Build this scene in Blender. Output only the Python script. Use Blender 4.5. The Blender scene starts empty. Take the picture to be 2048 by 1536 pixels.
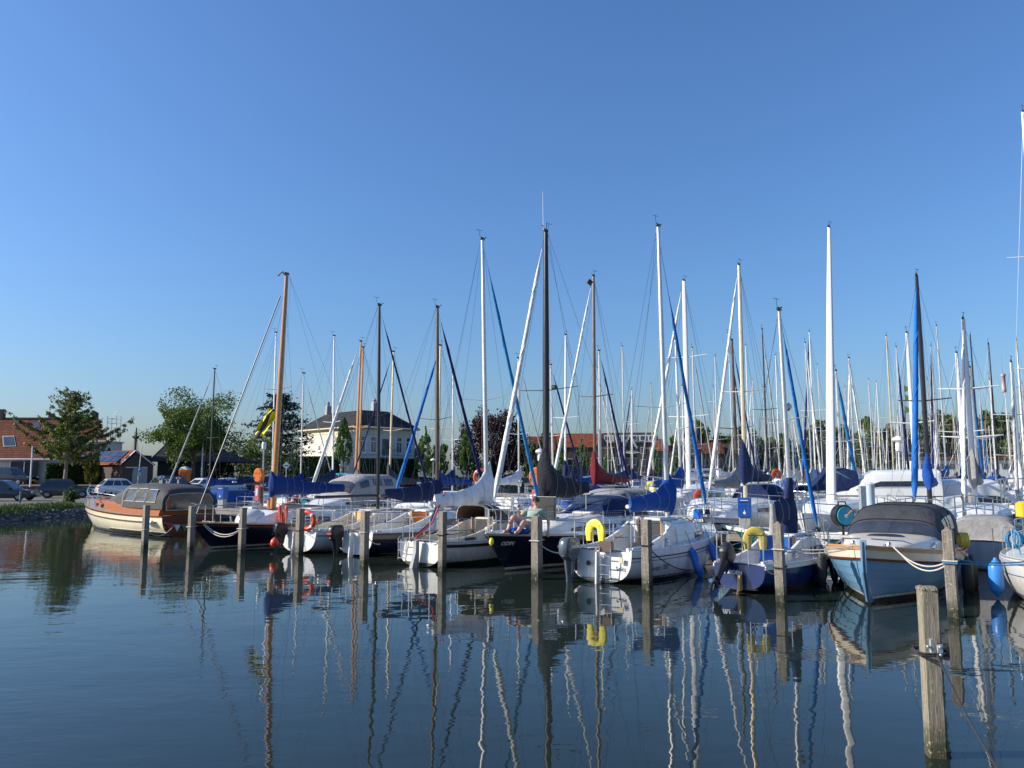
import bpy, bmesh, math, random
from mathutils import Vector, Matrix, noise
from mathutils.geometry import tessellate_polygon

R = math.radians
PI = math.pi
sc = bpy.context.scene
COL = sc.collection
RND = random.Random(7)

# ------------------------------------------------------------------ camera
CAM_H = 2.4
F_PX = 1539.0
PITCH = math.atan(179 / F_PX)
cd = bpy.data.cameras.new('camera')
cd.sensor_width = 36
cd.lens = 36 * F_PX / 2048
cd.clip_start = 0.05
cd.clip_end = 3000
cam = bpy.data.objects.new('camera', cd)
cam.location = (0, 0, CAM_H)
cam.rotation_euler = (PI / 2 + PITCH, 0, 0)
COL.objects.link(cam)
sc.camera = cam

# ------------------------------------------------------------------ sky, sun, exposure
SUN_EL = R(28)
SUN_AZ = R(267)      # compass style: 0 = +Y, 90 = +X  -> sun stands to the left, a little behind the camera
sun_dir = Vector((math.sin(SUN_AZ) * math.cos(SUN_EL), math.cos(SUN_AZ) * math.cos(SUN_EL), math.sin(SUN_EL)))
w = bpy.data.worlds.new('World')
sc.world = w
w.use_nodes = True
wn = w.node_tree
wn.nodes.clear()
sky = wn.nodes.new('ShaderNodeTexSky')
sky.sky_type = 'NISHITA'
sky.sun_disc = False
sky.sun_elevation = SUN_EL
sky.sun_rotation = SUN_AZ
sky.altitude = 0
sky.air_density = 1.4
sky.dust_density = 1.2
sky.ozone_density = 10
bg = wn.nodes.new('ShaderNodeBackground')
bg.inputs['Strength'].default_value = 0.115
wo = wn.nodes.new('ShaderNodeOutputWorld')
wb = wn.nodes.new('ShaderNodeVectorMath')     # the camera's white balance
wb.operation = 'MULTIPLY'
wb.inputs[1].default_value = (1.0, .985, 1.05)
wn.links.new(sky.outputs[0], wb.inputs[0])
wn.links.new(wb.outputs[0], bg.inputs[0])
wn.links.new(bg.outputs[0], wo.inputs[0])
sl = bpy.data.lights.new('sun', 'SUN')
sl.energy = 5.0
sl.angle = R(0.53)
sl.color = (1.0, 0.93, 0.82)
so = bpy.data.objects.new('sun', sl)
so.rotation_euler = (-sun_dir).to_track_quat('-Z', 'Y').to_euler()
so.location = (0, 0, 60)
COL.objects.link(so)
sc.view_settings.view_transform = 'Standard'
sc.view_settings.look = 'None'
sc.view_settings.gamma = 1
sc.view_settings.use_curve_mapping = False
sc.view_settings.exposure = 0.5
sc.cycles.max_bounces = 6
sc.cycles.diffuse_bounces = 2
sc.cycles.glossy_bounces = 4
sc.cycles.transmission_bounces = 4
sc.cycles.transparent_max_bounces = 8
sc.cycles.use_denoising = True
sc.cycles.sample_clamp_indirect = 6


# ------------------------------------------------------------------ image-measured positions (2048 px wide photograph)
def ray(x, y):
 u = (x - 1024) / F_PX
 v = (768 - y) / F_PX
 return Vector((u, math.cos(PITCH) - v * math.sin(PITCH), math.sin(PITCH) + v * math.cos(PITCH)))


def P(x, y, Y):
 d = ray(x, y)
 return Vector((0, 0, CAM_H)) + d * (Y / d.y)


def PZ(x, y, z=0.0):
 d = ray(x, y)
 return Vector((0, 0, CAM_H)) + d * ((z - CAM_H) / d.z)


# ------------------------------------------------------------------ materials
MATS = {}


def nn(nt, t, **kw):
 n = nt.nodes.new(t)
 for k, v in kw.items():
  setattr(n, k, v)
 return n


def c4(c):
 return (c[0], c[1], c[2], 1.0)


def mk(name, col, rough=.5, metal=0, var=.12, scale=4, bump=0, bscale=25, coat=0, spec=.5, stretch=None, col2=None,
  alpha=1, trans=0, detail=4):
 if name in MATS:
  return MATS[name]
 m = bpy.data.materials.new(name)
 m.use_nodes = True
 nt = m.node_tree
 b = nt.nodes['Principled BSDF']
 b.inputs['Roughness'].default_value = rough
 b.inputs['Metallic'].default_value = metal
 b.inputs['Specular IOR Level'].default_value = spec
 b.inputs['Coat Weight'].default_value = coat
 b.inputs['Coat Roughness'].default_value = .08
 b.inputs['Transmission Weight'].default_value = trans
 b.inputs['Alpha'].default_value = alpha
 tc = nn(nt, 'ShaderNodeTexCoord')
 mp = nn(nt, 'ShaderNodeMapping')
 nt.links.new(tc.outputs['Object'], mp.inputs[0])
 if stretch:
  mp.inputs['Scale'].default_value = stretch
 if var > 0 or col2:
  no = nn(nt, 'ShaderNodeTexNoise')
  no.inputs['Scale'].default_value = scale
  no.inputs['Detail'].default_value = detail
  no.inputs['Roughness'].default_value = .65
  nt.links.new(mp.outputs[0], no.inputs['Vector'])
  rp = nn(nt, 'ShaderNodeValToRGB')
  rp.color_ramp.elements[0].position = .32
  rp.color_ramp.elements[1].position = .7
  if col2:
   rp.color_ramp.elements[0].color = c4(col)
   rp.color_ramp.elements[1].color = c4(col2)
  else:
   rp.color_ramp.elements[0].color = c4([max(0, x * (1 - var)) for x in col])
   rp.color_ramp.elements[1].color = c4([min(1, x * (1 + var)) for x in col])
  nt.links.new(no.outputs[0], rp.inputs[0])
  nt.links.new(rp.outputs[0], b.inputs['Base Color'])
  # a little gloss variation
  mr = nn(nt, 'ShaderNodeMapRange')
  mr.inputs['To Min'].default_value = max(.02, rough - .08)
  mr.inputs['To Max'].default_value = min(1, rough + .1)
  nt.links.new(no.outputs[0], mr.inputs[0])
  nt.links.new(mr.outputs[0], b.inputs['Roughness'])
 else:
  b.inputs['Base Color'].default_value = c4(col)
 if bump:
  n2 = nn(nt, 'ShaderNodeTexNoise')
  n2.inputs['Scale'].default_value = bscale
  n2.inputs['Detail'].default_value = 4
  nt.links.new(mp.outputs[0], n2.inputs['Vector'])
  bp = nn(nt, 'ShaderNodeBump')
  bp.inputs['Strength'].default_value = min(1, bump)
  bp.inputs['Distance'].default_value = .03
  nt.links.new(n2.outputs[0], bp.inputs['Height'])
  nt.links.new(bp.outputs[0], b.inputs['Normal'])
 MATS[name] = m
 return m


def mk_hull(name, bands, rough=.22, var=.05, streak=.16):
 """painted hull: bands = [(z_from, colour), ...] bottom to top in boat heights, plus run-off streaks and grime at the waterline"""
 if name in MATS:
  return MATS[name]
 m = bpy.data.materials.new(name)
 m.use_nodes = True
 nt = m.node_tree
 b = nt.nodes['Principled BSDF']
 b.inputs['Roughness'].default_value = rough
 b.inputs['Coat Weight'].default_value = .3
 b.inputs['Coat Roughness'].default_value = .06
 tc = nn(nt, 'ShaderNodeTexCoord')
 sp = nn(nt, 'ShaderNodeSeparateXYZ')
 nt.links.new(tc.outputs['Object'], sp.inputs[0])
 mr = nn(nt, 'ShaderNodeMapRange')
 mr.inputs['From Min'].default_value = -1
 mr.inputs['From Max'].default_value = 2
 nt.links.new(sp.outputs[2], mr.inputs[0])
 rp = nn(nt, 'ShaderNodeValToRGB')
 rp.color_ramp.interpolation = 'CONSTANT'
 els = rp.color_ramp.elements
 while len(els) > 1:
  els.remove(els[-1])
 els[0].position = 0
 els[0].color = c4(bands[0][1])
 for z, c in bands[1:]:
  e = els.new((z + 1) / 3)
  e.color = c4(c)
 nt.links.new(mr.outputs[0], rp.inputs[0])
 mp = nn(nt, 'ShaderNodeMapping')
 mp.inputs['Scale'].default_value = (5, 5, .5)
 nt.links.new(tc.outputs['Object'], mp.inputs[0])
 no = nn(nt, 'ShaderNodeTexNoise')
 no.inputs['Scale'].default_value = 2.2
 no.inputs['Detail'].default_value = 6
 nt.links.new(mp.outputs[0], no.inputs['Vector'])
 r2 = nn(nt, 'ShaderNodeMapRange')
 r2.inputs['From Min'].default_value = .35
 r2.inputs['From Max'].default_value = .75
 r2.inputs['To Min'].default_value = 1 + var
 r2.inputs['To Max'].default_value = 1 - streak
 nt.links.new(no.outputs[0], r2.inputs[0])
 mx = nn(nt, 'ShaderNodeVectorMath', operation='SCALE')
 nt.links.new(rp.outputs[0], mx.inputs[0])
 nt.links.new(r2.outputs[0], mx.inputs['Scale'])
 # scum line just above the water, ragged
 ma = nn(nt, 'ShaderNodeMath', operation='MULTIPLY_ADD')
 ma.inputs[1].default_value = -.22
 nt.links.new(no.outputs[0], ma.inputs[0])
 nt.links.new(sp.outputs[2], ma.inputs[2])
 m3 = nn(nt, 'ShaderNodeMapRange')
 m3.inputs['From Min'].default_value = -.10
 m3.inputs['From Max'].default_value = .06
 m3.inputs['To Min'].default_value = .55
 m3.inputs['To Max'].default_value = 0
 nt.links.new(ma.outputs[0], m3.inputs[0])
 mi = nn(nt, 'ShaderNodeMix', data_type='RGBA')
 nt.links.new(m3.outputs[0], mi.inputs['Factor'])
 nt.links.new(mx.outputs[0], mi.inputs[6])
 mi.inputs[7].default_value = (.10, .085, .045, 1)
 nt.links.new(mi.outputs[2], b.inputs['Base Color'])
 n3 = nn(nt, 'ShaderNodeTexNoise')
 n3.inputs['Scale'].default_value = 1.3
 nt.links.new(tc.outputs['Object'], n3.inputs['Vector'])
 bp = nn(nt, 'ShaderNodeBump')
 bp.inputs['Strength'].default_value = .05
 bp.inputs['Distance'].default_value = .1
 nt.links.new(n3.outputs[0], bp.inputs['Height'])
 nt.links.new(bp.outputs[0], b.inputs['Normal'])
 MATS[name] = m
 return m


def mk_fabric(name, col, rough=.75, var=.16):
 """sail cloth / canvas with creases"""
 if name in MATS:
  return MATS[name]
 m = mk(name, col, rough, 0, var, 3.5, 0, 20, spec=.25)
 nt = m.node_tree
 b = nt.nodes['Principled BSDF']
 tc = nn(nt, 'ShaderNodeTexCoord')
 n1 = nn(nt, 'ShaderNodeTexNoise')
 n1.inputs['Scale'].default_value = 5
 n1.inputs['Detail'].default_value = 3
 n1.inputs['Distortion'].default_value = 1.2
 nt.links.new(tc.outputs['Object'], n1.inputs['Vector'])
 n2 = nn(nt, 'ShaderNodeTexNoise')
 n2.inputs['Scale'].default_value = 22
 nt.links.new(tc.outputs['Object'], n2.inputs['Vector'])
 b1 = nn(nt, 'ShaderNodeBump')
 b1.inputs['Strength'].default_value = .3
 b1.inputs['Distance'].default_value = .08
 nt.links.new(n1.outputs[0], b1.inputs['Height'])
 b2 = nn(nt, 'ShaderNodeBump')
 b2.inputs['Strength'].default_value = .25
 b2.inputs['Distance'].default_value = .015
 nt.links.new(n2.outputs[0], b2.inputs['Height'])
 nt.links.new(b1.outputs[0], b2.inputs['Normal'])
 nt.links.new(b2.outputs[0], b.inputs['Normal'])
 return m


def low_spec(m, v=.15):
 m.node_tree.nodes['Principled BSDF'].inputs['Specular IOR Level'].default_value = v


def mk_wood(name, c1, c2, rough=.45, stretch=(14, 14, 1.2), bump=.3, coat=0, green=None):
 if name in MATS:
  return MATS[name]
 m = bpy.data.materials.new(name)
 m.use_nodes = True
 nt = m.node_tree
 b = nt.nodes['Principled BSDF']
 b.inputs['Coat Weight'].default_value = coat
 b.inputs['Roughness'].default_value = rough
 tc = nn(nt, 'ShaderNodeTexCoord')
 mp = nn(nt, 'ShaderNodeMapping')
 mp.inputs['Scale'].default_value = stretch
 nt.links.new(tc.outputs['Object'], mp.inputs[0])
 no = nn(nt, 'ShaderNodeTexNoise')
 no.inputs['Scale'].default_value = 3
 no.inputs['Detail'].default_value = 7
 no.inputs['Roughness'].default_value = .7
 no.inputs['Distortion'].default_value = .6
 nt.links.new(mp.outputs[0], no.inputs['Vector'])
 rp = nn(nt, 'ShaderNodeValToRGB')
 rp.color_ramp.elements[0].position = .33
 rp.color_ramp.elements[1].position = .66
 rp.color_ramp.elements[0].color = c4(c1)
 rp.color_ramp.elements[1].color = c4(c2)
 nt.links.new(no.outputs[0], rp.inputs[0])
 out = rp.outputs[0]
 if green:
  # algae and lichen near the water: a wet stain with its own ragged outline, and lichen spots
  sp = nn(nt, 'ShaderNodeSeparateXYZ')
  nt.links.new(tc.outputs['Object'], sp.inputs[0])
  n2 = nn(nt, 'ShaderNodeTexNoise')
  n2.inputs['Scale'].default_value = 9
  n2.inputs['Detail'].default_value = 5
  nt.links.new(tc.outputs['Object'], n2.inputs['Vector'])
  ma = nn(nt, 'ShaderNodeMath', operation='MULTIPLY_ADD')
  ma.inputs[1].default_value = -.35
  nt.links.new(n2.outputs[0], ma.inputs[0])
  nt.links.new(sp.outputs[2], ma.inputs[2])
  mr = nn(nt, 'ShaderNodeMapRange')
  mr.inputs['From Min'].default_value = -.06
  mr.inputs['From Max'].default_value = .16
  mr.inputs['To Min'].default_value = .95
  mr.inputs['To Max'].default_value = 0
  nt.links.new(ma.outputs[0], mr.inputs[0])
  mx = nn(nt, 'ShaderNodeMix', data_type='RGBA')
  nt.links.new(mr.outputs[0], mx.inputs['Factor'])
  nt.links.new(out, mx.inputs[6])
  mx.inputs[7].default_value = c4(green)
  out = mx.outputs[2]
  n4 = nn(nt, 'ShaderNodeTexNoise')
  n4.inputs['Scale'].default_value = 28
  n4.inputs['Detail'].default_value = 3
  nt.links.new(tc.outputs['Object'], n4.inputs['Vector'])
  m4 = nn(nt, 'ShaderNodeMapRange')
  m4.inputs['From Min'].default_value = .60
  m4.inputs['From Max'].default_value = .68
  m4.inputs['To Max'].default_value = .7
  nt.links.new(n4.outputs[0], m4.inputs[0])
  mx2 = nn(nt, 'ShaderNodeMix', data_type='RGBA')
  nt.links.new(m4.outputs[0], mx2.inputs['Factor'])
  nt.links.new(out, mx2.inputs[6])
  mx2.inputs[7].default_value = (.42, .42, .25, 1)
  out = mx2.outputs[2]
 nt.links.new(out, b.inputs['Base Color'])
 bp = nn(nt, 'ShaderNodeBump')
 bp.inputs['Strength'].default_value = bump
 bp.inputs['Distance'].default_value = .02
 nt.links.new(no.outputs[0], bp.inputs['Height'])
 nt.links.new(bp.outputs[0], b.inputs['Normal'])
 MATS[name] = m
 return m


white = (.80, .80, .77)
M = dict(
 gel=mk('white_gelcoat', (.70, .70, .67), .25, var=.05, scale=2, coat=.3),
 cream=mk('cream_gelcoat', (.66, .60, .47), .3, var=.06, scale=2, coat=.3),
 nonslip=mk('nonslip_deck', (.52, .53, .52), .7, var=.1, scale=6, bump=.2, bscale=120),
 steel=mk('stainless_steel', (.62, .63, .64), .22, 1, .05),
 alu=mk('silver_aluminium', (.60, .60, .60), .34, .75, .08, 6),
 whitespar=mk('white_painted_spar', (.68, .68, .66), .3, 0, .04, 5),
 blackspar=mk('black_anodised_spar', (.022, .022, .026), .3, .2, .1),
 brownspar=mk('bronze_anodised_spar', (.10, .075, .055), .36, .45, .15),
 beigespar=mk('champagne_anodised_spar', (.50, .42, .29), .36, .45, .1),
 greyspar=mk('dull_grey_spar', (.40, .40, .39), .42, .5, .1),
 woodspar=mk_wood('varnished_spar', (.36, .14, .035), (.56, .26, .07), .25, (20, 20, 1), .05, .6),
 wire=mk('rigging_wire', (.16, .17, .18), .4, .6, 0),
 rope=mk('pale_rope', (.58, .54, .46), .9, var=.2, scale=60, bump=.5, bscale=140),
 darkrope=mk('dark_rope', (.03, .03, .035), .9, var=.2, scale=60, bump=.5, bscale=140),
 bluerope=mk('blue_rope', (.05, .24, .42), .85, var=.2, scale=60, bump=.5, bscale=140),
 glass=mk('dark_window', (.025, .03, .035), .06, var=.3, scale=1.5, spec=.8),
 house_glass=mk('house_window', (.05, .065, .08), .05, var=.3, scale=1.2, spec=.8),
 vinyl=mk('clear_vinyl_window', (.035, .042, .055), .10, var=.35, scale=2.5, bump=.35, bscale=6, spec=.8),
 black=mk('black_plastic', (.018, .018, .02), .4, var=.2),
 rubber=mk('black_rubber', (.025, .025, .027), .6, var=.2),
 mahog=mk_wood('varnished_mahogany', (.22, .055, .010), (.40, .125, .02), .35, (1.2, 14, 14), .05, 0),
 darkmahog=mk_wood('dark_mahogany', (.10, .025, .012), (.19, .05, .02), .2, (1.2, 14, 14), .05, .7),
 teak=mk_wood('teak', (.36, .19, .08), (.50, .29, .13), .5, (2, 20, 20), .15),
 ply=mk_wood('pale_plywood', (.62, .38, .12), (.78, .52, .20), .5, (8, 8, 1.2), .1),
 pile=mk_wood('weathered_pile', (.10, .085, .068), (.33, .285, .235), .85, (16, 16, .9), .7, 0, (.022, .026, .012)),
 oldpile=mk_wood('lichen_pile', (.13, .11, .075), (.38, .33, .245), .9, (22, 22, 1.1), 1, 0, (.05, .05, .02)),
 plank=mk_wood('jetty_plank', (.19, .165, .14), (.34, .30, .26), .85, (2, 16, 16), .4),
 jbeam=mk_wood('jetty_beam', (.14, .12, .10), (.30, .26, .21), .85, (1, 10, 10), .4),
 concrete=mk('concrete', (.36, .35, .33), .85, var=.18, scale=3, bump=.3, bscale=40),
 orange=mk('orange_plastic', (.80, .20, .025), .4, var=.08),
 redorange=mk('red_orange_vinyl', (.72, .075, .02), .35, var=.1),
 red=mk('red_plastic', (.50, .03, .03), .4, var=.1),
 pink=mk('faded_red_box', (.62, .16, .15), .5, var=.12),
 yellow=mk('yellow_vinyl', (.82, .70, .06), .5, var=.07, bump=.15, bscale=14),
 dullyellow=mk('faded_yellow_vinyl', (.62, .46, .07), .55, var=.12, bump=.15, bscale=14),
 blue=mk('blue_plastic', (.015, .11, .44), .35, var=.08),
 pedblue=mk('pedestal_blue', (.010, .085, .36), .4, var=.06),
 fenderblue=mk('fender_blue', (.012, .12, .48), .28, var=.1, coat=.2),
 fenderlight=mk('fender_light_blue', (.04, .22, .60), .35, var=.1),
 fendernavy=mk('fender_navy', (.012, .02, .06), .3, var=.15),
 teal=mk('teal_plastic', (.03, .42, .50), .4, var=.08),
 grey=mk('grey_plastic', (.33, .34, .34), .5, var=.1),
 midgrey=mk('pedestal_grey', (.38, .37, .35), .6, var=.1),
 galv=mk('galvanised_steel', (.48, .50, .51), .45, .6, .15, 12),
 tyre=mk('tyre', (.02, .02, .02), .8, var=.2),
 skin=mk('skin', (.56, .31, .22), .5, var=.08),
 hair=mk('dark_hair', (.045, .03, .022), .6, var=.2, bump=.6, bscale=80),
 mesh=mk('netting', (.45, .46, .47), .7, var=.1),
 outgrey=mk('outboard_grey', (.085, .105, .125), .22, .1, .08, coat=.5),
 whiteprint=mk('white_print', (.80, .80, .80), .5, var=0),
 darkprint=mk('dark_print', (.03, .035, .06), .5, var=0),
)
low_spec(M['mahog'])
FAB = dict(
 navy=mk_fabric('navy_canvas', (.010, .022, .075)),
 blue=mk_fabric('blue_canvas', (.006, .035, .17)),
 royal=mk_fabric('royal_blue_canvas', (.008, .065, .29)),
 steelblue=mk_fabric('steel_blue_canvas', (.012, .05, .14)),
 black=mk_fabric('black_canvas', (.012, .014, .022)),
 white=mk_fabric('white_canvas', (.70, .70, .70)),
 grey=mk_fabric('grey_canvas', (.30, .29, .28)),
 charcoal=mk_fabric('charcoal_canvas', (.050, .052, .058)),
 taupe=mk_fabric('taupe_canvas', (.062, .061, .062)),
 maroon=mk_fabric('maroon_canvas', (.145, .008, .016)),
 cream=mk_fabric('cream_canvas', (.62, .56, .42)),
 brown=mk_fabric('brown_canvas', (.10, .065, .035)),
 sailwhite=mk_fabric('rolled_sail_white', (.72, .70, .64)),
 sailblue=mk_fabric('rolled_sail_blue', (.012, .13, .42)),
 sailteal=mk_fabric('rolled_sail_sky_blue', (.02, .18, .42)),
 saildark=mk_fabric('rolled_sail_navy', (.008, .012, .09)),
 sailgrey=mk_fabric('rolled_sail_grey', (.42, .41, .40)),
)


# ------------------------------------------------------------------ mesh builder
class MB:
 def __init__(s):
  s.v = []
  s.f = []
  s.mi = []

 def add(s, vs, fs, mi=0):
  o = len(s.v)
  s.v += [tuple(p) for p in vs]
  s.f += [tuple(i + o for i in f) for f in fs]
  s.mi += [mi] * len(fs)
  return s

 def box(s, c, d, rz=0, mat=None, mi=0, taper=1.0):
  hx, hy, hz = d[0] / 2, d[1] / 2, d[2] / 2
  vs = []
  for z in (-1, 1):
   k = taper if z > 0 else 1
   for x, y in ((-1, -1), (1, -1), (1, 1), (-1, 1)):
    vs.append(Vector((x * hx * k, y * hy * k, z * hz)))
  if rz:
   m = Matrix.Rotation(rz, 3, 'Z')
   vs = [m @ v for v in vs]
  vs = [v + Vector(c) for v in vs]
  if mat is not None:
   vs = [mat @ v for v in vs]
  return s.add(vs, [(3, 2, 1, 0), (4, 5, 6, 7), (0, 1, 5, 4), (1, 2, 6, 5), (2, 3, 7, 6), (3, 0, 4, 7)], mi)

 def bbox(s, c, d, b=.02, rz=0, mat=None, mi=0):
  """box with chamfered vertical edges and top/bottom bevel"""
  hx, hy, hz = d[0] / 2, d[1] / 2, d[2] / 2
  b = min(b, hx * .9, hy * .9, hz * .9)
  rings = []
  for z, k in ((-hz, b), (-hz + b, 0), (hz - b, 0), (hz, b)):
   ax, ay = hx - k, hy - k
   q = b
   rings.append([Vector((ax - q, -ay, z)), Vector((ax, -ay + q, z)), Vector((ax, ay - q, z)), Vector((ax - q, ay, z)),
       Vector((-ax + q, ay, z)), Vector((-ax, ay - q, z)), Vector((-ax, -ay + q, z)), Vector((-ax + q, -ay, z))])
  if rz:
   m = Matrix.Rotation(rz, 3, 'Z')
   rings = [[m @ v for v in r] for r in rings]
  rings = [[v + Vector(c) for v in r] for r in rings]
  if mat is not None:
   rings = [[mat @ v for v in r] for r in rings]
  return s.loft(rings, mi=mi)

 def loft(s, rings, close=True, cap=(True, True), mi=0):
  n = len(rings[0])
  vs = [p for r in rings for p in r]
  fs = []
  for i in range(len(rings) - 1):
   for j in range(n if close else n - 1):
    k = (j + 1) % n
    fs.append((i * n + j, i * n + k, (i + 1) * n + k, (i + 1) * n + j))
  if cap[0]:
   fs.append(tuple(range(n))[::-1])
  if cap[1]:
   fs.append(tuple(range((len(rings) - 1) * n, len(rings) * n)))
  return s.add(vs, fs, mi)

 def tube(s, pts, r, n=6, cap=True, mi=0, flat=1.0):
  pts = [Vector(p) for p in pts]
  m = len(pts)
  rr = r if isinstance(r, (list, tuple)) else [r] * m
  t0 = (pts[1] - pts[0]).normalized()
  a = Vector((0, 0, 1)) if abs(t0.z) < .9 else Vector((1, 0, 0))
  nrm = t0.cross(a).normalized()
  rings = []
  for i in range(m):
   t = (pts[min(i + 1, m - 1)] - pts[max(i - 1, 0)])
   t = t.normalized() if t.length > 1e-9 else t0
   nrm = (nrm - t * nrm.dot(t))
   nrm = nrm.normalized() if nrm.length > 1e-6 else t.orthogonal().normalized()
   b = t.cross(nrm)
   rings.append([pts[i] + (nrm * math.cos(2 * PI * j / n) + b * math.sin(2 * PI * j / n) * flat) * rr[i] for j in range(n)])
  return s.loft(rings, True, (cap, cap), mi)

 def lathe(s, prof, n=12, mat=None, mi=0):
  rings = []
  for r, z in prof:
   ring = [Vector((r * math.cos(2 * PI * j / n), r * math.sin(2 * PI * j / n), z)) for j in range(n)]
   if mat is not None:
    ring = [mat @ v for v in ring]
   rings.append(ring)
  return s.loft(rings, True, (True, True), mi)

 def torus(s, c, R0, r, n=20, k=8, mat=None, a0=0, a1=2 * PI, mi=0, squash=1):
  full = abs(a1 - a0 - 2 * PI) < 1e-4
  rings = []
  cnt = n if full else n + 1
  for i in range(cnt):
   a = a0 + (a1 - a0) * i / n
   ring = []
   for j in range(k):
    b = 2 * PI * j / k
    v = Vector(((R0 + r * math.cos(b)) * math.cos(a), r * math.sin(b) * squash, (R0 + r * math.cos(b)) * math.sin(a)))
    ring.append(v)
   rings.append(ring)
  if full:
   rings.append(rings[0])
  M4 = mat if mat is not None else Matrix.Translation(c)
  rings = [[M4 @ v for v in rg] for rg in rings]
  return s.loft(rings, True, (not full, not full), mi)

 def prism(s, poly, d0, d1, axis='y', mat=None, mi=0):
  """2-d polygon extruded along an axis; poly = (a, b) pairs: axis y -> (x, z); x -> (y, z); z -> (x, y)"""
  def mp(a, b, d):
   return Vector((a, d, b)) if axis == 'y' else Vector((d, a, b)) if axis == 'x' else Vector((a, b, d))
  r0 = [mp(a, b, d0) for a, b in poly]
  r1 = [mp(a, b, d1) for a, b in poly]
  if mat is not None:
   r0 = [mat @ v for v in r0]
   r1 = [mat @ v for v in r1]
  return s.loft([r0, r1], mi=mi)

 def strip(s, a, b, mi=0):
  n = len(a)
  return s.add(list(a) + list(b), [(i, i + 1, n + i + 1, n + i) for i in range(n - 1)], mi)

 def slab(s, a, b, off, mi=0):
  """strip between two polylines, given thickness along off(i) vectors"""
  off = [Vector(off)] * len(a) if not isinstance(off, list) else off
  a = [Vector(p) for p in a]
  b = [Vector(p) for p in b]
  rings = [[a[i] + off[i], b[i] + off[i], b[i], a[i]] for i in range(len(a))]
  return s.loft(rings, mi=mi)

 def mesh(s, name, mats, smooth=True, angle=38, fix=True):
  me = bpy.data.meshes.new(name)
  me.from_pydata(s.v, [], s.f)
  if not isinstance(mats, (list, tuple)):
   mats = [mats]
  for m in mats:
   me.materials.append(m)
  if len(mats) > 1:
   me.polygons.foreach_set('material_index', s.mi)
  if fix:
   bm = bmesh.new()
   bm.from_mesh(me)
   bmesh.ops.recalc_face_normals(bm, faces=bm.faces)
   bm.to_mesh(me)
   bm.free()
  if smooth:
   me.polygons.foreach_set('use_smooth', [True] * len(me.polygons))
   me.set_sharp_from_angle(angle=R(angle))
  me.update()
  return me

 def build(s, name, mats, parent=None, smooth=True, angle=38, fix=True, loc=None, rz=0):
  return link(name, s.mesh(name, mats, smooth, angle, fix), parent, loc, rz)


def link(name, me, parent=None, loc=None, rz=0, scale=None, mat=None):
 o = bpy.data.objects.new(name, me)
 COL.objects.link(o)
 if parent:
  o.parent = parent
 if loc is not None:
  o.location = loc
 if rz:
  o.rotation_euler = (0, 0, rz)
 if scale is not None:
  o.scale = scale
 if mat is not None:
  o.material_slots[0].link = 'OBJECT'
  o.material_slots[0].material = mat
 return o


LABELS = {}


def tag(o, label=None, cat=None, group=None, kind=None):
 if label:
  o['label'] = label
 if cat:
  o['category'] = cat
 if group:
  o['group'] = group
 if kind:
  o['kind'] = kind
 return o


def thing(name, label, cat, loc=(0, 0, 0), rz=0, group=None):
 o = bpy.data.objects.new(name, None)
 o.empty_display_size = .2
 COL.objects.link(o)
 o.location = loc
 o.rotation_euler = (0, 0, rz)
 return tag(o, label, cat, group)


def copy_tree(o, parent=None):
 c = o.copy()
 COL.objects.link(c)
 c.parent = parent
 for ch in o.children:
  copy_tree(ch, c)
 return c


def text_mesh(body, size, shear=0, bold=0, align='LEFT'):
 cu = bpy.data.curves.new('lettering', 'FONT')
 cu.body = body
 cu.size = size
 cu.shear = shear
 cu.offset = bold
 cu.align_x = align
 cu.resolution_u = 3
 ob = bpy.data.objects.new('lettering', cu)
 COL.objects.link(ob)
 dg = bpy.context.evaluated_depsgraph_get()
 me = bpy.data.meshes.new_from_object(ob.evaluated_get(dg))
 bpy.data.objects.remove(ob)
 bpy.data.curves.remove(cu)
 return me


def lettering(body, size, mat, parent, fn, shear=0, bold=0, name='lettering', align='LEFT', thick=.003):
 """flat text whose vertices are carried onto a surface by fn(u, v, out)"""
 me = text_mesh(body, size, shear, bold, align)
 vs = [(v.co.x, v.co.y) for v in me.vertices]
 fs = [tuple(p.vertices) for p in me.polygons]
 bpy.data.meshes.remove(me)
 mb = MB()
 mb.add([fn(a, b, thick) for a, b in vs], fs)
 return mb.build(name, mat, parent, smooth=False, fix=False)


def catenary(a, b, sag, n=14):
 a, b = Vector(a), Vector(b)
 return [a.lerp(b, i / n) - Vector((0, 0, sag * 4 * (i / n) * (1 - i / n))) for i in range(n + 1)]


def smooth01(x):
 x = max(0, min(1, x))
 return x * x * (3 - 2 * x)


def lerp(a, b, t):
 return a + (b - a) * t


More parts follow.
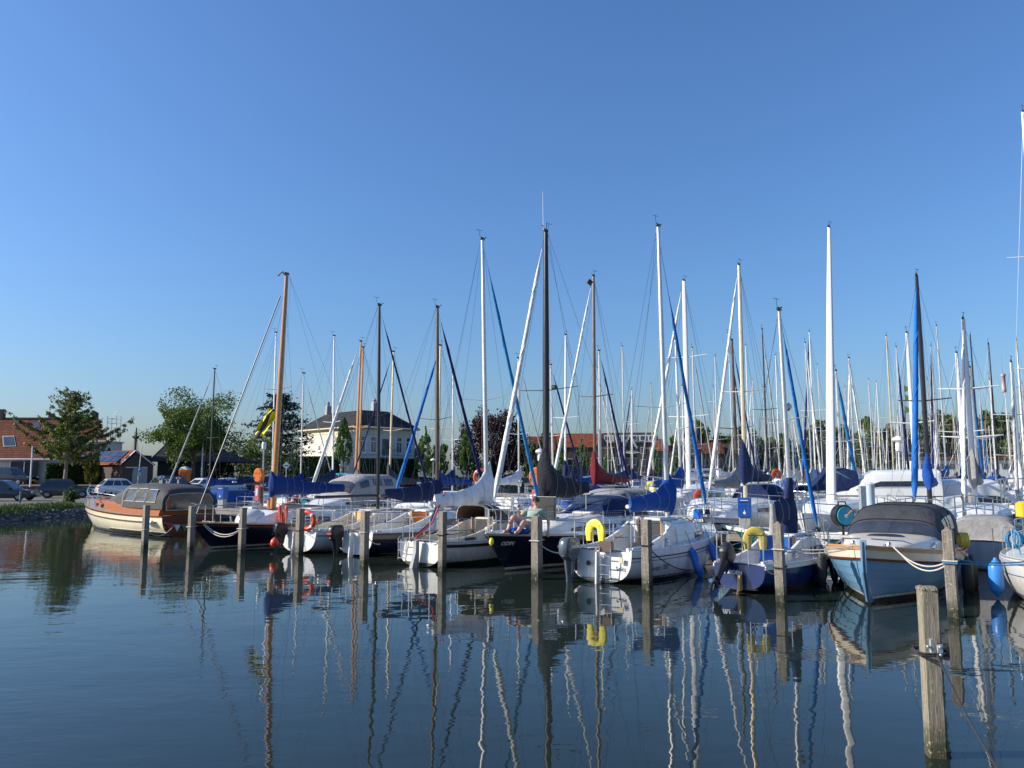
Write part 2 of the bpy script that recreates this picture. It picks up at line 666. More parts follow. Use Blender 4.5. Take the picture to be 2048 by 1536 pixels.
# ================================================================== boat building
class Hull:
 def __init__(s, L, B, fb, tw=.68, tm=.42, p=2.1, depth=.42, tz=.03, brake=.8, trake=0.0, pe=(2.6, 1.15), qe=(1.9, 1.0), bf=1.0):
  s.L, s.B, s.fb, s.tw, s.tm, s.p, s.depth, s.tz, s.brake, s.trake, s.pe, s.qe, s.bf = L, B, fb, tw, tm, p, depth, tz, brake, trake, pe, qe, bf

 def sheer(s, t):
  a, b, c = s.fb
  return a * (t - .5) * (t - 1) * 2 - b * t * (t - 1) * 4 + c * t * (t - .5) * 2

 def half(s, t):
  if t < s.tm:
   k = s.tw + (1 - s.tw) * math.sin(PI / 2 * t / s.tm)
  else:
   u = (t - s.tm) / (1 - s.tm)
   k = max(0.0, 1 - u ** s.p) ** s.bf
  return max(s.B / 2 * k, .018)

 def zk(s, t):
  z = lerp(s.tz, -s.depth, smooth01(t / .4))
  return z * (1 - .55 * max(0, (t - .62) / .38) ** 2)

 def S(s, t, q, out=0.0):
  zs, zk = s.sheer(t), s.zk(t)
  k = t * t
  pe, qe = lerp(s.pe[0], s.pe[1], k), lerp(s.qe[0], s.qe[1], k)
  y = s.half(t) * (1 - (1 - q) ** pe)
  z = zk + (zs - zk) * q ** qe
  zr = (z - s.zk(1)) / (s.sheer(1) - s.zk(1))
  x = t * s.L - s.brake * t ** 3 * (1 - zr) + s.trake * (1 - t) ** 5 * zr
  if out:
   y += out
  return Vector((x, y, z))

 def q_at(s, t, z):
  zs, zk = s.sheer(t), s.zk(t)
  qe = lerp(s.qe[0], s.qe[1], t * t)
  return max(0, min(1, (z - zk) / (zs - zk))) ** (1 / qe)

 def surf(s, x, z):
  t = max(0, min(1, x / s.L))
  for _ in range(7):
   q = s.q_at(t, z)
   t = max(0, min(1, t + (x - s.S(t, q).x) / s.L))
  return s.S(t, s.q_at(t, z)).y

 def edge(s, t, side, inset=.05, dz=0):
  return Vector((s.S(t, 1).x - (inset if t > .985 else 0), side * max(0, s.half(t) - inset), s.sheer(t) + dz))

 def mesh(s, mb, nt=26, nq=10, mi=0):
  rings = []
  for i in range(nt + 1):
   t = 1 - (1 - i / nt) ** 1.25
   port = [s.S(t, 1 - j / nq) for j in range(nq + 1)]
   star = [Vector((p.x, -p.y, p.z)) for p in port[-2::-1]]
   rings.append(port + star)
  mb.loft(rings, close=False, cap=(True, False), mi=mi)
  return mb

 def deck(s, mb, cockpit=None, nt=24, camber=.05, dz=-.01, mi=0):
  def row(t, ya, yb, n=6):
   h = s.half(t) - .004
   x = s.S(t, 1).x
   out = []
   for j in range(n + 1):
    y = lerp(ya, yb, j / n)
    out.append(Vector((x, y, s.sheer(t) + dz + camber * (1 - (y / max(h, .02)) ** 2) * min(1, h / .6))))
   return out

  def sheet(t0, t1, fa, fb, n):
   rows = [row(lerp(t0, t1, i / n), fa(lerp(t0, t1, i / n)), fb(lerp(t0, t1, i / n))) for i in range(n + 1)]
   mb.loft(rows, close=False, cap=(False, False), mi=mi)
  h = lambda t: s.half(t) - .004
  if cockpit:
   c0, c1, cw = cockpit
   if c0 > 0:
    sheet(0, c0, lambda t: -h(t), h, 3)
   sheet(c1, 1, lambda t: -h(t), h, nt)
   sheet(c0, c1, lambda t: cw, h, 8)
   sheet(c0, c1, lambda t: -h(t), lambda t: -cw, 8)
  else:
   sheet(0, 1, lambda t: -h(t), h, nt)
  return mb

 def well(s, mb, c, depth=.5, seat=.22, fw=.25, mi=0):
  c0, c1, cw = c
  rings = []
  for i in range(5):
   t = lerp(c0, c1, i / 4)
   x = t * s.L
   z = s.sheer(t) + .03
   zf = s.sheer((c0 + c1) / 2) - depth
   zs = zf + seat
   rings.append([Vector((x, cw, z)), Vector((x, cw, zs)), Vector((x, fw, zs)), Vector((x, fw, zf)), Vector((x, -fw, zf)),
       Vector((x, -fw, zs)), Vector((x, -cw, zs)), Vector((x, -cw, z))])
  mb.loft(rings, close=False, cap=(False, False), mi=mi)
  for r in (rings[0], rings[-1]):
   mb.add(r, [tuple(range(8))], mi)
  return mb

 def band(s, mb, d0, d1, t0=0.0, t1=1.0, out=.006, n=24, mi=0, sides=(1, -1), absz=False):
  """raised strip on the topsides between d0 and d1 below the sheer (or at heights d0..d1)"""
  for sd in sides:
   rings = []
   for i in range(n + 1):
    t = lerp(t0, t1, i / n)
    za = d0 if absz else s.sheer(t) - d0
    zb = d1 if absz else s.sheer(t) - d1
    qa, qb = s.q_at(t, za), s.q_at(t, zb)
    a, b = s.S(t, qa), s.S(t, qb)
    rings.append([Vector((a.x, sd * (a.y + out), a.z)), Vector((b.x, sd * (b.y + out), b.z)),
        Vector((b.x, sd * (b.y - .01), b.z)), Vector((a.x, sd * (a.y - .01), a.z))])
   mb.loft(rings, mi=mi)
  return mb


def cab_section(x, w, h, zb):
 pts = [(w, 0), (w * .955, h * .62), (w * .86, h * .88), (w * .62, h * .99), (w * .3, h * 1.035), (0, h * 1.05)]
 ring = [Vector((x, y, zb + z)) for y, z in pts]
 return ring + [Vector((x, -p.y, p.z)) for p in ring[-2::-1]]


def interp(st, x):
 for a, b in zip(st, st[1:]):
  if a[0] <= x <= b[0]:
   t = (x - a[0]) / (b[0] - a[0])
   return [lerp(p, q, t) for p, q in zip(a, b)]
 return list(st[0] if x < st[0][0] else st[-1])


class Cabin:
 """coachroof given by stations (x, half width, height) above a base line zb(x)"""

 def __init__(s, st, zb):
  s.st, s.zb = st, zb

 def mesh(s, mb, mi=0):
  xs = []
  for a, b in zip(s.st, s.st[1:]):
   xs += [lerp(a[0], b[0], i / 4) for i in range(4)]
  xs.append(s.st[-1][0])
  rings = [cab_section(*interp(s.st, x), s.zb(x)) for x in xs]
  return mb.loft(rings, close=False, cap=(True, True), mi=mi)

 def side(s, x, g, sd=1, out=0.0):
  x, w, h = interp(s.st, x)
  return Vector((x, sd * (lerp(w, w * .955, g) + out), s.zb(x) + h * .62 * g))

 def top(s, x, y=0):
  x, w, h = interp(s.st, x)
  return s.zb(x) + h * 1.05

 def window(s, parent, xs, g0, g1, mat, name='window', frame=None, sides=(1, -1)):
  """xs list of x; g0,g1 lists (height fraction of the side) -> one pane each side"""
  for sd in sides:
   lo = [s.side(x, g, sd, .004) for x, g in zip(xs, g0)]
   hi = [s.side(x, g, sd, .004) for x, g in zip(xs, g1)]
   mb = MB().slab(lo, hi, (0, sd * .008, 0))
   o = mb.build(name, mat, parent)
   if frame:
    loop = [s.side(x, g, sd, .012) for x, g in zip(xs, g0)] + [s.side(x, g, sd, .012) for x, g in list(zip(xs, g1))[::-1]]
    MB().tube(loop + [loop[0]], .011, 4).build('window_frame', frame, o)


def tubes(name, mat, parent, paths, r=.012, n=6):
 mb = MB()
 for p in paths:
  mb.tube(p, r, n)
 return mb.build(name, mat, parent)


def pulpit(root, H, t0=.84, h=.58, r=.013):
 a = [H.edge(t, 1, .06, h + .02 * (t - t0)) for t in (t0, .9, .95, .985)]
 b = [H.edge(t, -1, .06, h + .02 * (t - t0)) for t in (.985, .95, .9, t0)]
 path = [H.edge(t0, 1, .06, 0)] + a + [Vector((H.L + .03, 0, H.sheer(1) + h + .04))] + b + [H.edge(t0, -1, .06, 0)]
 mid = [p - Vector((0, 0, h * .5)) for p in a] + [Vector((H.L - .05, 0, H.sheer(1) + h * .5))] + [p - Vector((0, 0, h * .5)) for p in b]
 legs = [[H.edge(.93, sd, .06, 0), H.edge(.93, sd, .06, h)] for sd in (1, -1)] + [[H.edge(.985, sd, .04, 0), H.edge(.985, sd, .06, h)] for sd in (1, -1)]
 return tubes('pulpit', M['steel'], root, [path, mid] + legs, r)


def pushpit(root, H, t1=.2, h=.6, r=.013, gap=0.0):
 xs = [lerp(t1, .012, k) for k in (0, .3, .6, .9)]
 paths = []
 for sd in (1, -1):
  up = [H.edge(t, sd, .06, h) for t in xs]
  end = Vector((.05, sd * gap, H.sheer(0) + h))
  paths.append([H.edge(t1, sd, .06, 0)] + up + [end])
  paths.append([p - Vector((0, 0, h * .48)) for p in up] + [end - Vector((0, 0, h * .48))])
  for t in (.1, .012):
   paths.append([H.edge(t, sd, .06, 0), H.edge(t, sd, .06, h)])
  if gap:
   paths.append([Vector((.05, sd * gap, H.sheer(0))), end])
 return tubes('pushpit', M['steel'], root, paths, r)


def lifelines(root, H, t0=.2, t1=.84, n=3, h=.56):
 for sd in (1, -1):
  for i in range(1, n + 1):
   t = lerp(t0, t1, i / (n + 1))
   tubes('stanchion', M['steel'], root, [[H.edge(t, sd, .06, 0), H.edge(t, sd, .06, h)]], .011, 5)
  mb = MB()
  for hh in (h, h * .5):
   mb.tube([H.edge(lerp(t0, t1, i / 10), sd, .06, hh) for i in range(11)], .0045, 4)
  mb.build('lifeline', M['steel'], root)


def sail_cover(root, mat, mx, bz, bl, hm=.95, hb=.24, wd=.12, drop=.10, sag=0.0, seed=0, rise=0.0, name='sail_cover', k=5.0, nu=18):
 """canvas cover over a flaked mainsail: tall at the mast, sweeping down along the boom (towards -x)"""
 mb = MB()
 rings = []
 n = 14
 for i in range(nu + 1):
  u = (i / nu) ** 1.35
  x = mx + .13 - u * bl
  e = math.exp(-k * u)
  top = bz + hb * (1 - .35 * u) + (hm - hb) * e + rise * u
  bot = bz - drop * (1 + 1.2 * math.exp(-9 * u)) - sag * math.sin(PI * min(1, u * 1.1)) + rise * u
  wdt = wd * (1 - .45 * u) * (1 + .35 * math.exp(-9 * u))
  if i == 0 or i == nu:
   wdt *= .5
  ring = []
  for j in range(n):
   th = 2 * PI * j / n
   cz = math.cos(th)
   pinch = 1 - .55 * max(0, cz) ** 1.5 * (1 - .5 * e)
   nz = noise.noise(Vector((x * 2.3 + seed * 9, th * 1.1, seed))) * .05 + noise.noise(Vector((x * 6 + seed, th * 2.2, seed + 3))) * .022
   y = (wdt * math.sin(th)) * pinch * (1 + nz * 4) + .02 * noise.noise(Vector((x * 3, seed, 0)))
   z = lerp(bot, top, (cz + 1) / 2) + nz * .7
   ring.append(Vector((x, y, z)))
  rings.append(ring)
 mb.loft(rings)
 o = mb.build(name, mat, root, angle=60)
 if nu > 15:
  for i in (5, 9, 14):
   c = sum(rings[i], Vector()) / n
   MB().tube([c + (p - c) * 1.03 for p in rings[i]] + [c + (rings[i][0] - c) * 1.03], .005, 4).build('tie', M['grey'], o)
  MB().tube([r[3] + (r[3] - sum(r, Vector()) / n) * .02 for r in rings], .006, 4).build('seam', mat, o)
 return o


def rolled_sail(root, mat, a, b, r=.06, name='furled_jib', n=8, seg=30, seed=0, head=.12):
 a, b = Vector(a), Vector(b)
 pts, rr = [], []
 for i in range(seg + 1):
  u = i / seg
  pts.append(a.lerp(b, u) - Vector((0, 0, .05 * math.sin(PI * u))))
  k = min(1, .35 + u * 14) * (1 if u < 1 - head else max(.22, (1 - u) / head))
  k *= (1 - .38 * u)
  rr.append(r * k * (1 + .12 * noise.noise(Vector((u * 22, seed, 1)))))
 mb = MB()
 mb.tube(pts, rr, n)
 # spiral edge of the rolled cloth
 d = (b - a).normalized()
 s1 = d.orthogonal().normalized()
 s2 = d.cross(s1)
 sp = []
 for i in range(seg * 3):
  u = .03 + .9 * i / (seg * 3)
  k = rr[min(seg, int(u * seg))]
  th = u * 24 + seed
  p = a.lerp(b, u) - Vector((0, 0, .05 * math.sin(PI * u)))
  sp.append(p + (s1 * math.cos(th) + s2 * math.sin(th)) * k * .93)
 mb.tube(sp, r * .16, 4)
 return mb.build(name, mat, root, angle=60)


def masthead(mast, x, z, kind, seed=0):
 mb = MB()
 mb.bbox((x, 0, z + .03), (.2, .07, .09), .02)
 if kind < 0:
  mb.build('masthead_fitting', M['black'], mast)
  return
 mb.tube([(x - .1, 0, z + .05), (x - .15, 0, z + .16), (x - .15, 0, z + .26)], .006, 4)
 mb.tube([(x - .25, .04, z + .26), (x - .05, -.03, z + .26)], .006, 4)
 mb.tube([(x + .08, 0, z + .05), (x + .2, .02, z + .11)], .006, 4)
 mb.lathe([(.02, 0), (.024, .015), (.015, .03)], 6, Matrix.Translation((x + .2, .02, z + .10)))
 if kind > 1:
  mb.tube([(x + .03, .03, z + .06), (x + .03, .03, z + .25)], .02, 6)
 o = mb.build('masthead_fitting', M['black'], mast)
 if kind > 1:
  MB().tube([(x + .06, -.04, z + .05), (x + .07, -.05, z + (1.15 if kind > 1 else .7))], [.010, .005], 5).build('antenna', M['whitespar'], mast)


def rig(root, H, mx, ztop, zbase, spar, rad=.065, rake=.15, boom=2.6, bz=None, cover=None, jib=None, spread=(.5,), spread_len=.75,
  chain=.5, head=1, boom_mat=None, seed=0, backstay=True, wire_r=.0045, sweep=-.12, frac=.97, forestay=True, boomrise=0.0, tack=None,
  flat=.75):
 """mast, boom, sail cover, furled headsail and standing rigging in boat coordinates (bow at +x, boom to -x)"""
 L = H.L
 X = lambda z: mx - rake * (z - zbase) / (ztop - zbase)
 n = 10
 pts = [(X(lerp(zbase, ztop, i / n)), 0, lerp(zbase, ztop, i / n)) for i in range(n + 1)]
 mb = MB().tube(pts, [rad * (1 if i < 7 else lerp(1, .68, (i - 6) / 4)) for i in range(n + 1)], 12, flat=flat)
 mast = mb.build('mast', spar, root)
 masthead(mast, X(ztop), ztop, head, seed)
 bp = MB().bbox((mx, 0, zbase + .02), (.24, .2, .06), .02)
 bp.build('mast_step', M['steel'], mast)
 h = ztop - zbase
 ends = []
 for fz in spread:
  z = zbase + h * fz
  for sd in (1, -1):
   e = Vector((X(z) + sweep, sd * spread_len * (1.1 - .35 * fz), z + .07))
   ends.append((fz, sd, e))
   MB().tube([(X(z), 0, z), e], [.022, .014], 6, flat=.6).build('spreader', spar if spar not in (M['woodspar'],) else M['woodspar'], mast)
 hc = H.half(mx / L)
 zd = H.sheer(mx / L)
 ztj = zbase + h * frac
 for sd in (1, -1):
  cp = Vector((mx - .15, sd * (hc - .04), zd))
  mid = [e for f, d, e in ends if d == sd]
  MB().tube([cp] + mid + [(X(ztj), sd * .03, ztj)], wire_r, 4).build('shroud', M['wire'], root)
  if spread:
   z = zbase + h * spread[0] * .98
   MB().tube([cp + Vector((-.25, 0, 0)), (X(z), sd * .05, z)], wire_r, 4).build('shroud', M['wire'], root)
 if tack is None:
  tack = Vector((L - .12, 0, H.sheer(1) + .05))
 tack = Vector(tack)
 jh = Vector((X(ztj) + rad, 0, ztj))
 if forestay:
  MB().tube([tack, jh], wire_r * 1.1, 4).build('forestay', M['wire'], root)
 if backstay:
  zz = ztop - .02
  MB().tube([(.08, .0, H.sheer(0) + .05), (X(ztop) - rad, 0, zz)], wire_r, 4).build('backstay', M['wire'], root)
 # halyards slapping down the mast
 MB().tube([(X(ztop) - rad * 1.5, .03, ztop - .1), (mx - rad * 1.8, .05, zbase + .5)], wire_r * .9, 4).build('halyard', M['rope'], mast)
 if jib:
  j = dict(mat=FAB['sailwhite'], r=.07, a=.07, b=.96)
  j.update(jib)
  pa, pb = tack.lerp(jh, j['a']), tack.lerp(jh, j['b'])
  rolled_sail(root, j['mat'], pa, pb, j['r'], seed=seed)
  MB().lathe([(.02, 0), (.075, .0), (.08, .03), (.06, .07), (.08, .11), (.02, .13)], 10, Matrix.Translation(tack.lerp(jh, j['a'] * .45))).build('furling_drum', M['black'], root)
 if boom:
  bm = boom_mat or spar
  end = Vector((mx - boom, 0, bz + boomrise))
  bo = MB().tube([(mx - rad, 0, bz), end], .048, 8).build('boom', bm, root)
  MB().tube([end + Vector((.05, 0, 0)), (X(ztop) - rad * 1.2, 0, ztop - .06)], wire_r * .9, 4).build('topping_lift', M['wire'], root)
  MB().tube([end + Vector((.35, 0, -.05)), (max(.25, mx - boom + .35), 0, H.sheer(.1) + .1)], .012, 5).build('mainsheet', M['rope'], root)
  if cover:
   c = dict(mat=FAB['blue'], hm=.95, hb=.24, wd=.12)
   c.update(cover)
   cm = c.pop('mat')
   sail_cover(root, cm, mx, bz + .02, boom * c.pop('lenf', .97), seed=seed, rise=boomrise, **c)
 return mast


def outboard(root, H, y, z, cowl_mat, leg_mat, tilt=0, scale=1.0, x=-.08, word=None, wordmat=None, dark=None):
 """outboard motor clamped to the transom, hanging aft of it (-x)"""
 e = bpy.data.objects.new('outboard_motor', None)
 e.empty_display_size = .1
 COL.objects.link(e)
 e.parent = root
 e.location = (x, y, z)
 e.rotation_euler = (0, tilt, 0)
 e.scale = (scale,) * 3
 # cowl: rounded box lofted upwards
 rings = []
 for zz, lx, ly, cx in ((.11, .25, .13, -.18), (.14, .27, .142, -.185), (.30, .285, .15, -.19), (.40, .275, .145, -.185), (.46, .25, .13, -.175), (.50, .20, .10, -.16), (.512, .10, .05, -.14)):
  rings.append([Vector((cx + lx * math.copysign(abs(math.cos(a)) ** .42, math.cos(a)), ly * math.copysign(abs(math.sin(a)) ** .42, math.sin(a)), zz)) for a in [2 * PI * i / 16 for i in range(16)]])
 cw = MB().loft(rings).build('cowl', cowl_mat, e, angle=50)
 # dark lower tray
 rings = []
 for zz, lx, ly, cx in ((-.02, .13, .09, -.15), (.04, .20, .12, -.165), (.10, .26, .14, -.18), (.12, .25, .135, -.18)):
  rings.append([Vector((cx + lx * math.copysign(abs(math.cos(a)) ** .7, math.cos(a)), ly * math.copysign(abs(math.sin(a)) ** .7, math.sin(a)), zz)) for a in [2 * PI * i / 14 for i in range(14)]])
 MB().loft(rings).build('tray', dark or M['black'], e)
 leg = MB()
 rr = []
 for zz, lx, ly, cx in ((.0, .17, .115, -.16), (-.18, .14, .10, -.15), (-.36, .10, .075, -.15), (-.62, .095, .06, -.15), (-.74, .09, .04, -.15)):
  rr.append([Vector((cx + lx * math.cos(a), ly * math.sin(a), zz)) for a in [2 * PI * i / 10 for i in range(10)]])
 leg.loft(rr)
 leg.bbox((-.18, 0, -.64), (.34, .16, .014), .006)
 leg.tube([(-.02, 0, -.76), (-.1, 0, -.76), (-.25, 0, -.76), (-.33, 0, -.76)], [.012, .045, .04, .02], 8)
 leg.prism([(-.05, -.78), (-.22, -.78), (-.17, -.95), (-.11, -.95)], -.008, .008)
 leg.build('lower_leg', leg_mat, e)
 pr = MB()
 for k in range(3):
  a = 2 * PI * k / 3
  m = Matrix.Translation((-.33, 0, -.76)) @ Matrix.Rotation(a, 4, 'X')
  pr.add([m @ Vector(p) for p in ((-.03, -.03, .02), (.03, .03, .02), (.02, .05, .11), (-.03, -.04, .11))], [(0, 1, 2, 3)])
 pr.tube([(-.32, 0, -.76), (-.38, 0, -.76)], [.025, .012], 6)
 pr.build('propeller', M['steel'], e)
 br = MB()
 br.bbox((.0, .07, -.08), (.10, .02, .3), .008)
 br.bbox((.0, -.07, -.08), (.10, .02, .3), .008)
 br.tube([(.0, -.1, .02), (.0, .1, .02)], .022, 8)
 br.build('clamp_bracket', M['black'], e)
 MB().tube([(.05, .0, .10), (.25, .02, .2), (.5, .03, .32)], [.02, .02, .024], 7).build('tiller_handle', M['black'], e)
 if word:
  # name across the side of the cowl
  def fn(a, b, out):
   return Vector((-.36 + a, -(.152 + out), .28 + b))
  lettering(word, .085, wordmat or M['whiteprint'], e, fn, .2, .003)
  def fn2(a, b, out):
   return Vector((-.08 - a, (.152 + out), .28 + b))
  lettering(word, .085, wordmat or M['whiteprint'], e, fn2, .2, .003)
 return e


def rudder(root, H, mat, top=.0, depth=.5, chord=.32, y=0, tiller=True, x=-.02, band=None, th=.025):
 z0 = H.sheer(0) + top
 MB().prism([(x, z0), (x - .12, z0 - .02), (x - .13, z0 - .3), (x - chord, 0), (x - chord, -depth), (x, -depth)], y - th, y + th).build('rudder', mat, root)
 if tiller:
  MB().tube([(x - .12, y, z0 + .03), (x + .35, y, z0 + .12), (x + 1.1, y, z0 + .28)], [.025, .022, .018], 7).build('tiller', M['teak'], root)


def ladder(root, H, y, z0=.15, w=.26, x=-.09, h=None):
 h = h or H.sheer(0) + .12
 mb = MB()
 for sd in (-1, 1):
  mb.tube([(x + .07, y + sd * w / 2, h), (x, y + sd * w / 2, h - .05), (x, y + sd * w / 2, z0 + .04), (x + .03, y + sd * w / 2, z0)], .012, 6)
 o = mb.build('boarding_ladder', M['steel'], root)
 k = int((h - z0) / .2)
 for i in range(k):
  MB().tube([(x, y - w / 2, z0 + .09 + i * .2), (x, y + w / 2, z0 + .09 + i * .2)], .014, 5).build('rung', M['steel'], o)
 return o


def winch(root, p, s=1):
 MB().lathe([(.06 * s, 0), (.06 * s, .03 * s), (.04 * s, .06 * s), (.045 * s, .10 * s), (.055 * s, .12 * s), (.03 * s, .135 * s)], 10, Matrix.Translation(p)).build('winch', M['steel'], root)


def sprayhood(root, mat, x0, x1, w, zb, h, win=True, name='spray_hood', open_aft=True, wmat=None):
 """folding hood: hoops from the front (x1, low) to the aft hoop (x0, high)"""
 rings = []
 n = 12
 for u, hh in ((0, .06), (.25, .5), (.5, .82), (.75, .97), (1, 1.0)):
  x = lerp(x1, x0, u)
  ww = w * lerp(.88, 1, u)
  rings.append([Vector((x, ww * math.copysign(abs(math.cos(a)) ** .55, math.cos(a)), zb + h * hh * abs(math.sin(a)) ** .6)) for a in [PI * i / n for i in range(n + 1)]])
 out = MB()
 out.loft(rings, close=False, cap=(False, False))
 inner = [[Vector((p.x, p.y * .975, p.z - .012)) for p in r] for r in rings]
 out.loft(inner, close=False, cap=(False, False))
 o = out.build(name, mat, root)
 if win:
  a = [rings[1][i].lerp(rings[2][i], .15) + Vector((.012, 0, .012)) for i in range(4, 9)]
  b = [rings[2][i].lerp(rings[3][i], .2) + Vector((.012, 0, .012)) for i in range(4, 9)]
  MB().strip(a, b).build('window', wmat or M['vinyl'], o)
 MB().tube([p + Vector((0, 0, .005)) for p in rings[-1]], .014, 6).build('hoop', M['steel'], o)
 return o


def lines_thing(name, label, mat, paths, r=.011, cat='rope', group=None, n=6):
 mb = MB()
 for p in paths:
  mb.tube(p, r, n)
 o = mb.build(name, mat)
 return tag(o, label, cat, group)


def to_world(root, p):
 c, s = math.cos(root.rotation_euler.z), math.sin(root.rotation_euler.z)
 p = Vector(p)
 return Vector((root.location.x + c * p.x - s * p.y, root.location.y + s * p.x + c * p.y, root.location.z + p.z))


def fender(label, mat, top, L=.55, r=.11, tilt=(0, 0), line_to=None, end_mat=None, group='fenders hung along hulls', linemat=None):
 """sausage fender hanging from its eye at 'top'"""
 t = thing('fender', label, 'fender', top, 0, group)
 t.rotation_euler = (tilt[0], tilt[1], 0)
 prof = [(.018, 0), (.03, -.02), (.045, -.06), (r * .82, -.12), (r, -.19), (r, -.19 - L * .62), (r * .82, -L * .62 - .26), (.045, -L * .62 - .32), (.03, -L * .62 - .36), (.015, -L * .62 - .37)]
 MB().lathe(prof, 14).build('body', mat, t, angle=60)
 MB().lathe([(.046, -.055), (.056, -.075), (r * .6, -.125), (.03, -.13)], 12).build('end_cap', end_mat or mat, t)
 if line_to is not None:
  lo = Vector(line_to) - Vector(top)
  m = t.rotation_euler.to_matrix().inverted()
  MB().tube([(0, 0, -.01), m @ lo], .007, 5).build('lanyard', linemat or M['darkrope'], t)
 return t


def horseshoe(label, mat, loc, rz, s=1.0, tilt=0):
 """horseshoe lifebuoy, open side down; local y = out of the plane"""
 t = thing('horseshoe_buoy', label, 'lifebuoy', loc, rz)
 t.rotation_euler = (tilt, 0, rz)
 path, rr = [], []
 n = 20
 Rm = .168 * s
 path.append(Vector((Rm * .98, 0, -.22 * s)))
 for i in range(n + 1):
  a = -.18 + (PI + .36) * i / n
  path.append(Vector((Rm * math.cos(a), 0, Rm * 1.08 * math.sin(a))))
 path.append(Vector((-Rm * .98, 0, -.22 * s)))
 # rectangular-ish foam section
 rings = []
 m = len(path)
 for i, p in enumerate(path):
  tn = (path[min(i + 1, m - 1)] - path[max(i - 1, 0)]).normalized()
  side = Vector((tn.z, 0, -tn.x))
  k = .75 if i in (0, m - 1) else 1
  ring = []
  for j in range(10):
   a = 2 * PI * j / 10
   ring.append(p + side * (.098 * s * k * math.copysign(abs(math.cos(a)) ** .7, math.cos(a))) + Vector((0, .055 * s * k * math.copysign(abs(math.sin(a)) ** .7, math.sin(a)), 0)))
  rings.append(ring)
 MB().loft(rings).build('foam_cover', mat, t, angle=50)
 mb = MB()
 for q in (.30, .70):
  i = int(q * (m - 1))
  p, q2 = path[i], path[i + 1]
  tn = (q2 - p).normalized()
  side = Vector((tn.z, 0, -tn.x))
  mb.tube([p + side * .101 * s * math.cos(a) + Vector((0, .060 * s * math.sin(a), 0)) for a in [2 * PI * j / 10 for j in range(11)]], .005, 4)
 mb.build('seam', M['dullyellow'], t)
 return t


def ring_buoy(label, mat, loc, rz, R0=.27, r=.065, tilt=0, band=None):
 t = thing('ring_lifebuoy', label, 'lifebuoy', loc, rz)
 t.rotation_euler = (tilt, 0, rz)
 MB().torus((0, 0, 0), R0, r, 24, 10).build('ring', mat, t, angle=60)
 for k in range(4):
  a = PI / 4 + k * PI / 2
  MB().torus((0, 0, 0), R0, r * 1.06, 3, 10, a0=a - .12, a1=a + .12).build('band', band or M['whiteprint'], t)
 return t


# ================================================================== the setting
def water_material():
 m = bpy.data.materials.new('harbour_water')
 m.use_nodes = True
 nt = m.node_tree
 b = nt.nodes['Principled BSDF']
 b.inputs['Base Color'].default_value = (.014, .022, .017, 1)
 b.inputs['Roughness'].default_value = .015
 b.inputs['IOR'].default_value = 1.333
 b.inputs['Specular IOR Level'].default_value = .5
 tc = nn(nt, 'ShaderNodeTexCoord')

 def layer(scale, sx, sy, rot, detail=2, dist=0.0):
  mp = nn(nt, 'ShaderNodeMapping')
  mp.inputs['Scale'].default_value = (sx, sy, 1)
  mp.inputs['Rotation'].default_value = (0, 0, rot)
  nt.links.new(tc.outputs['Object'], mp.inputs[0])
  n = nn(nt, 'ShaderNodeTexNoise')
  n.inputs['Scale'].default_value = scale
  n.inputs['Detail'].default_value = detail
  n.inputs['Distortion'].default_value = dist
  nt.links.new(mp.outputs[0], n.inputs['Vector'])
  return n.outputs[0]
 swell = layer(.55, .8, 1.3, .3)
 wave = layer(1.9, .75, 1.3, -.25, 2, .3)
 ripple = layer(6.5, .6, 1.5, .15, 2, .4)
 patch = layer(.075, 1, 1.6, .6, 3)
 pr = nn(nt, 'ShaderNodeMapRange')
 pr.inputs['From Min'].default_value = .42
 pr.inputs['From Max'].default_value = .62
 pr.inputs['To Min'].default_value = .05
 pr.inputs['To Max'].default_value = 1.5
 nt.links.new(patch, pr.inputs[0])
 rm = nn(nt, 'ShaderNodeMath', operation='MULTIPLY')
 nt.links.new(ripple, rm.inputs[0])
 nt.links.new(pr.outputs[0], rm.inputs[1])
 prev = None
 for h, d in ((swell, .010), (wave, .0034), (rm.outputs[0], .0012)):
  bp = nn(nt, 'ShaderNodeBump')
  bp.inputs['Strength'].default_value = 1
  bp.inputs['Distance'].default_value = d
  nt.links.new(h, bp.inputs['Height'])
  if prev:
   nt.links.new(prev, bp.inputs['Normal'])
  prev = bp.outputs[0]
 nt.links.new(prev, b.inputs['Normal'])
 return m


def poly_sheet(name, pts, z, mat, kind='structure', thick=0):
 vs = [Vector((x, y, z)) for x, y in pts]
 tris = tessellate_polygon([vs])
 mb = MB()
 mb.add(vs, tris)
 if thick:
  mb.loft([[Vector((p.x, p.y, z - thick)) for p in vs], vs], cap=(False, False))
 o = mb.build(name, mat, smooth=False)
 return tag(o, kind=kind)


tag(MB().add([(-900, -60, 0), (900, -60, 0), (900, 1500, 0), (-900, 1500, 0)], [(0, 1, 2, 3)]).build('water', water_material(), smooth=False),
 'calm dark harbour water reflecting masts and sky', None, None, 'structure')

GZ = .5                     # quay level above the water
EDGE = [(-60, 8), (-30, 33), (-26.3, 39.7), (-25.2, 44.5), (-21.5, 60), (-13.5, 98), (-8, 106), (18, 126), (60, 148), (130, 166), (420, 182)]
asphalt = mk('quay_asphalt', (.115, .105, .095), .85, var=.22, scale=.6, bump=.15, bscale=30)
earth = mk('ground_grass', (.075, .10, .03), .9, var=.35, scale=.8, bump=.5, bscale=12, col2=(.12, .12, .05))
paving = mk('brick_paving', (.17, .125, .10), .85, var=.25, scale=3, bump=.2, bscale=20)
land = poly_sheet('ground', EDGE + [(900, 190), (900, 1500), (-900, 1500), (-900, 8)], GZ, earth)
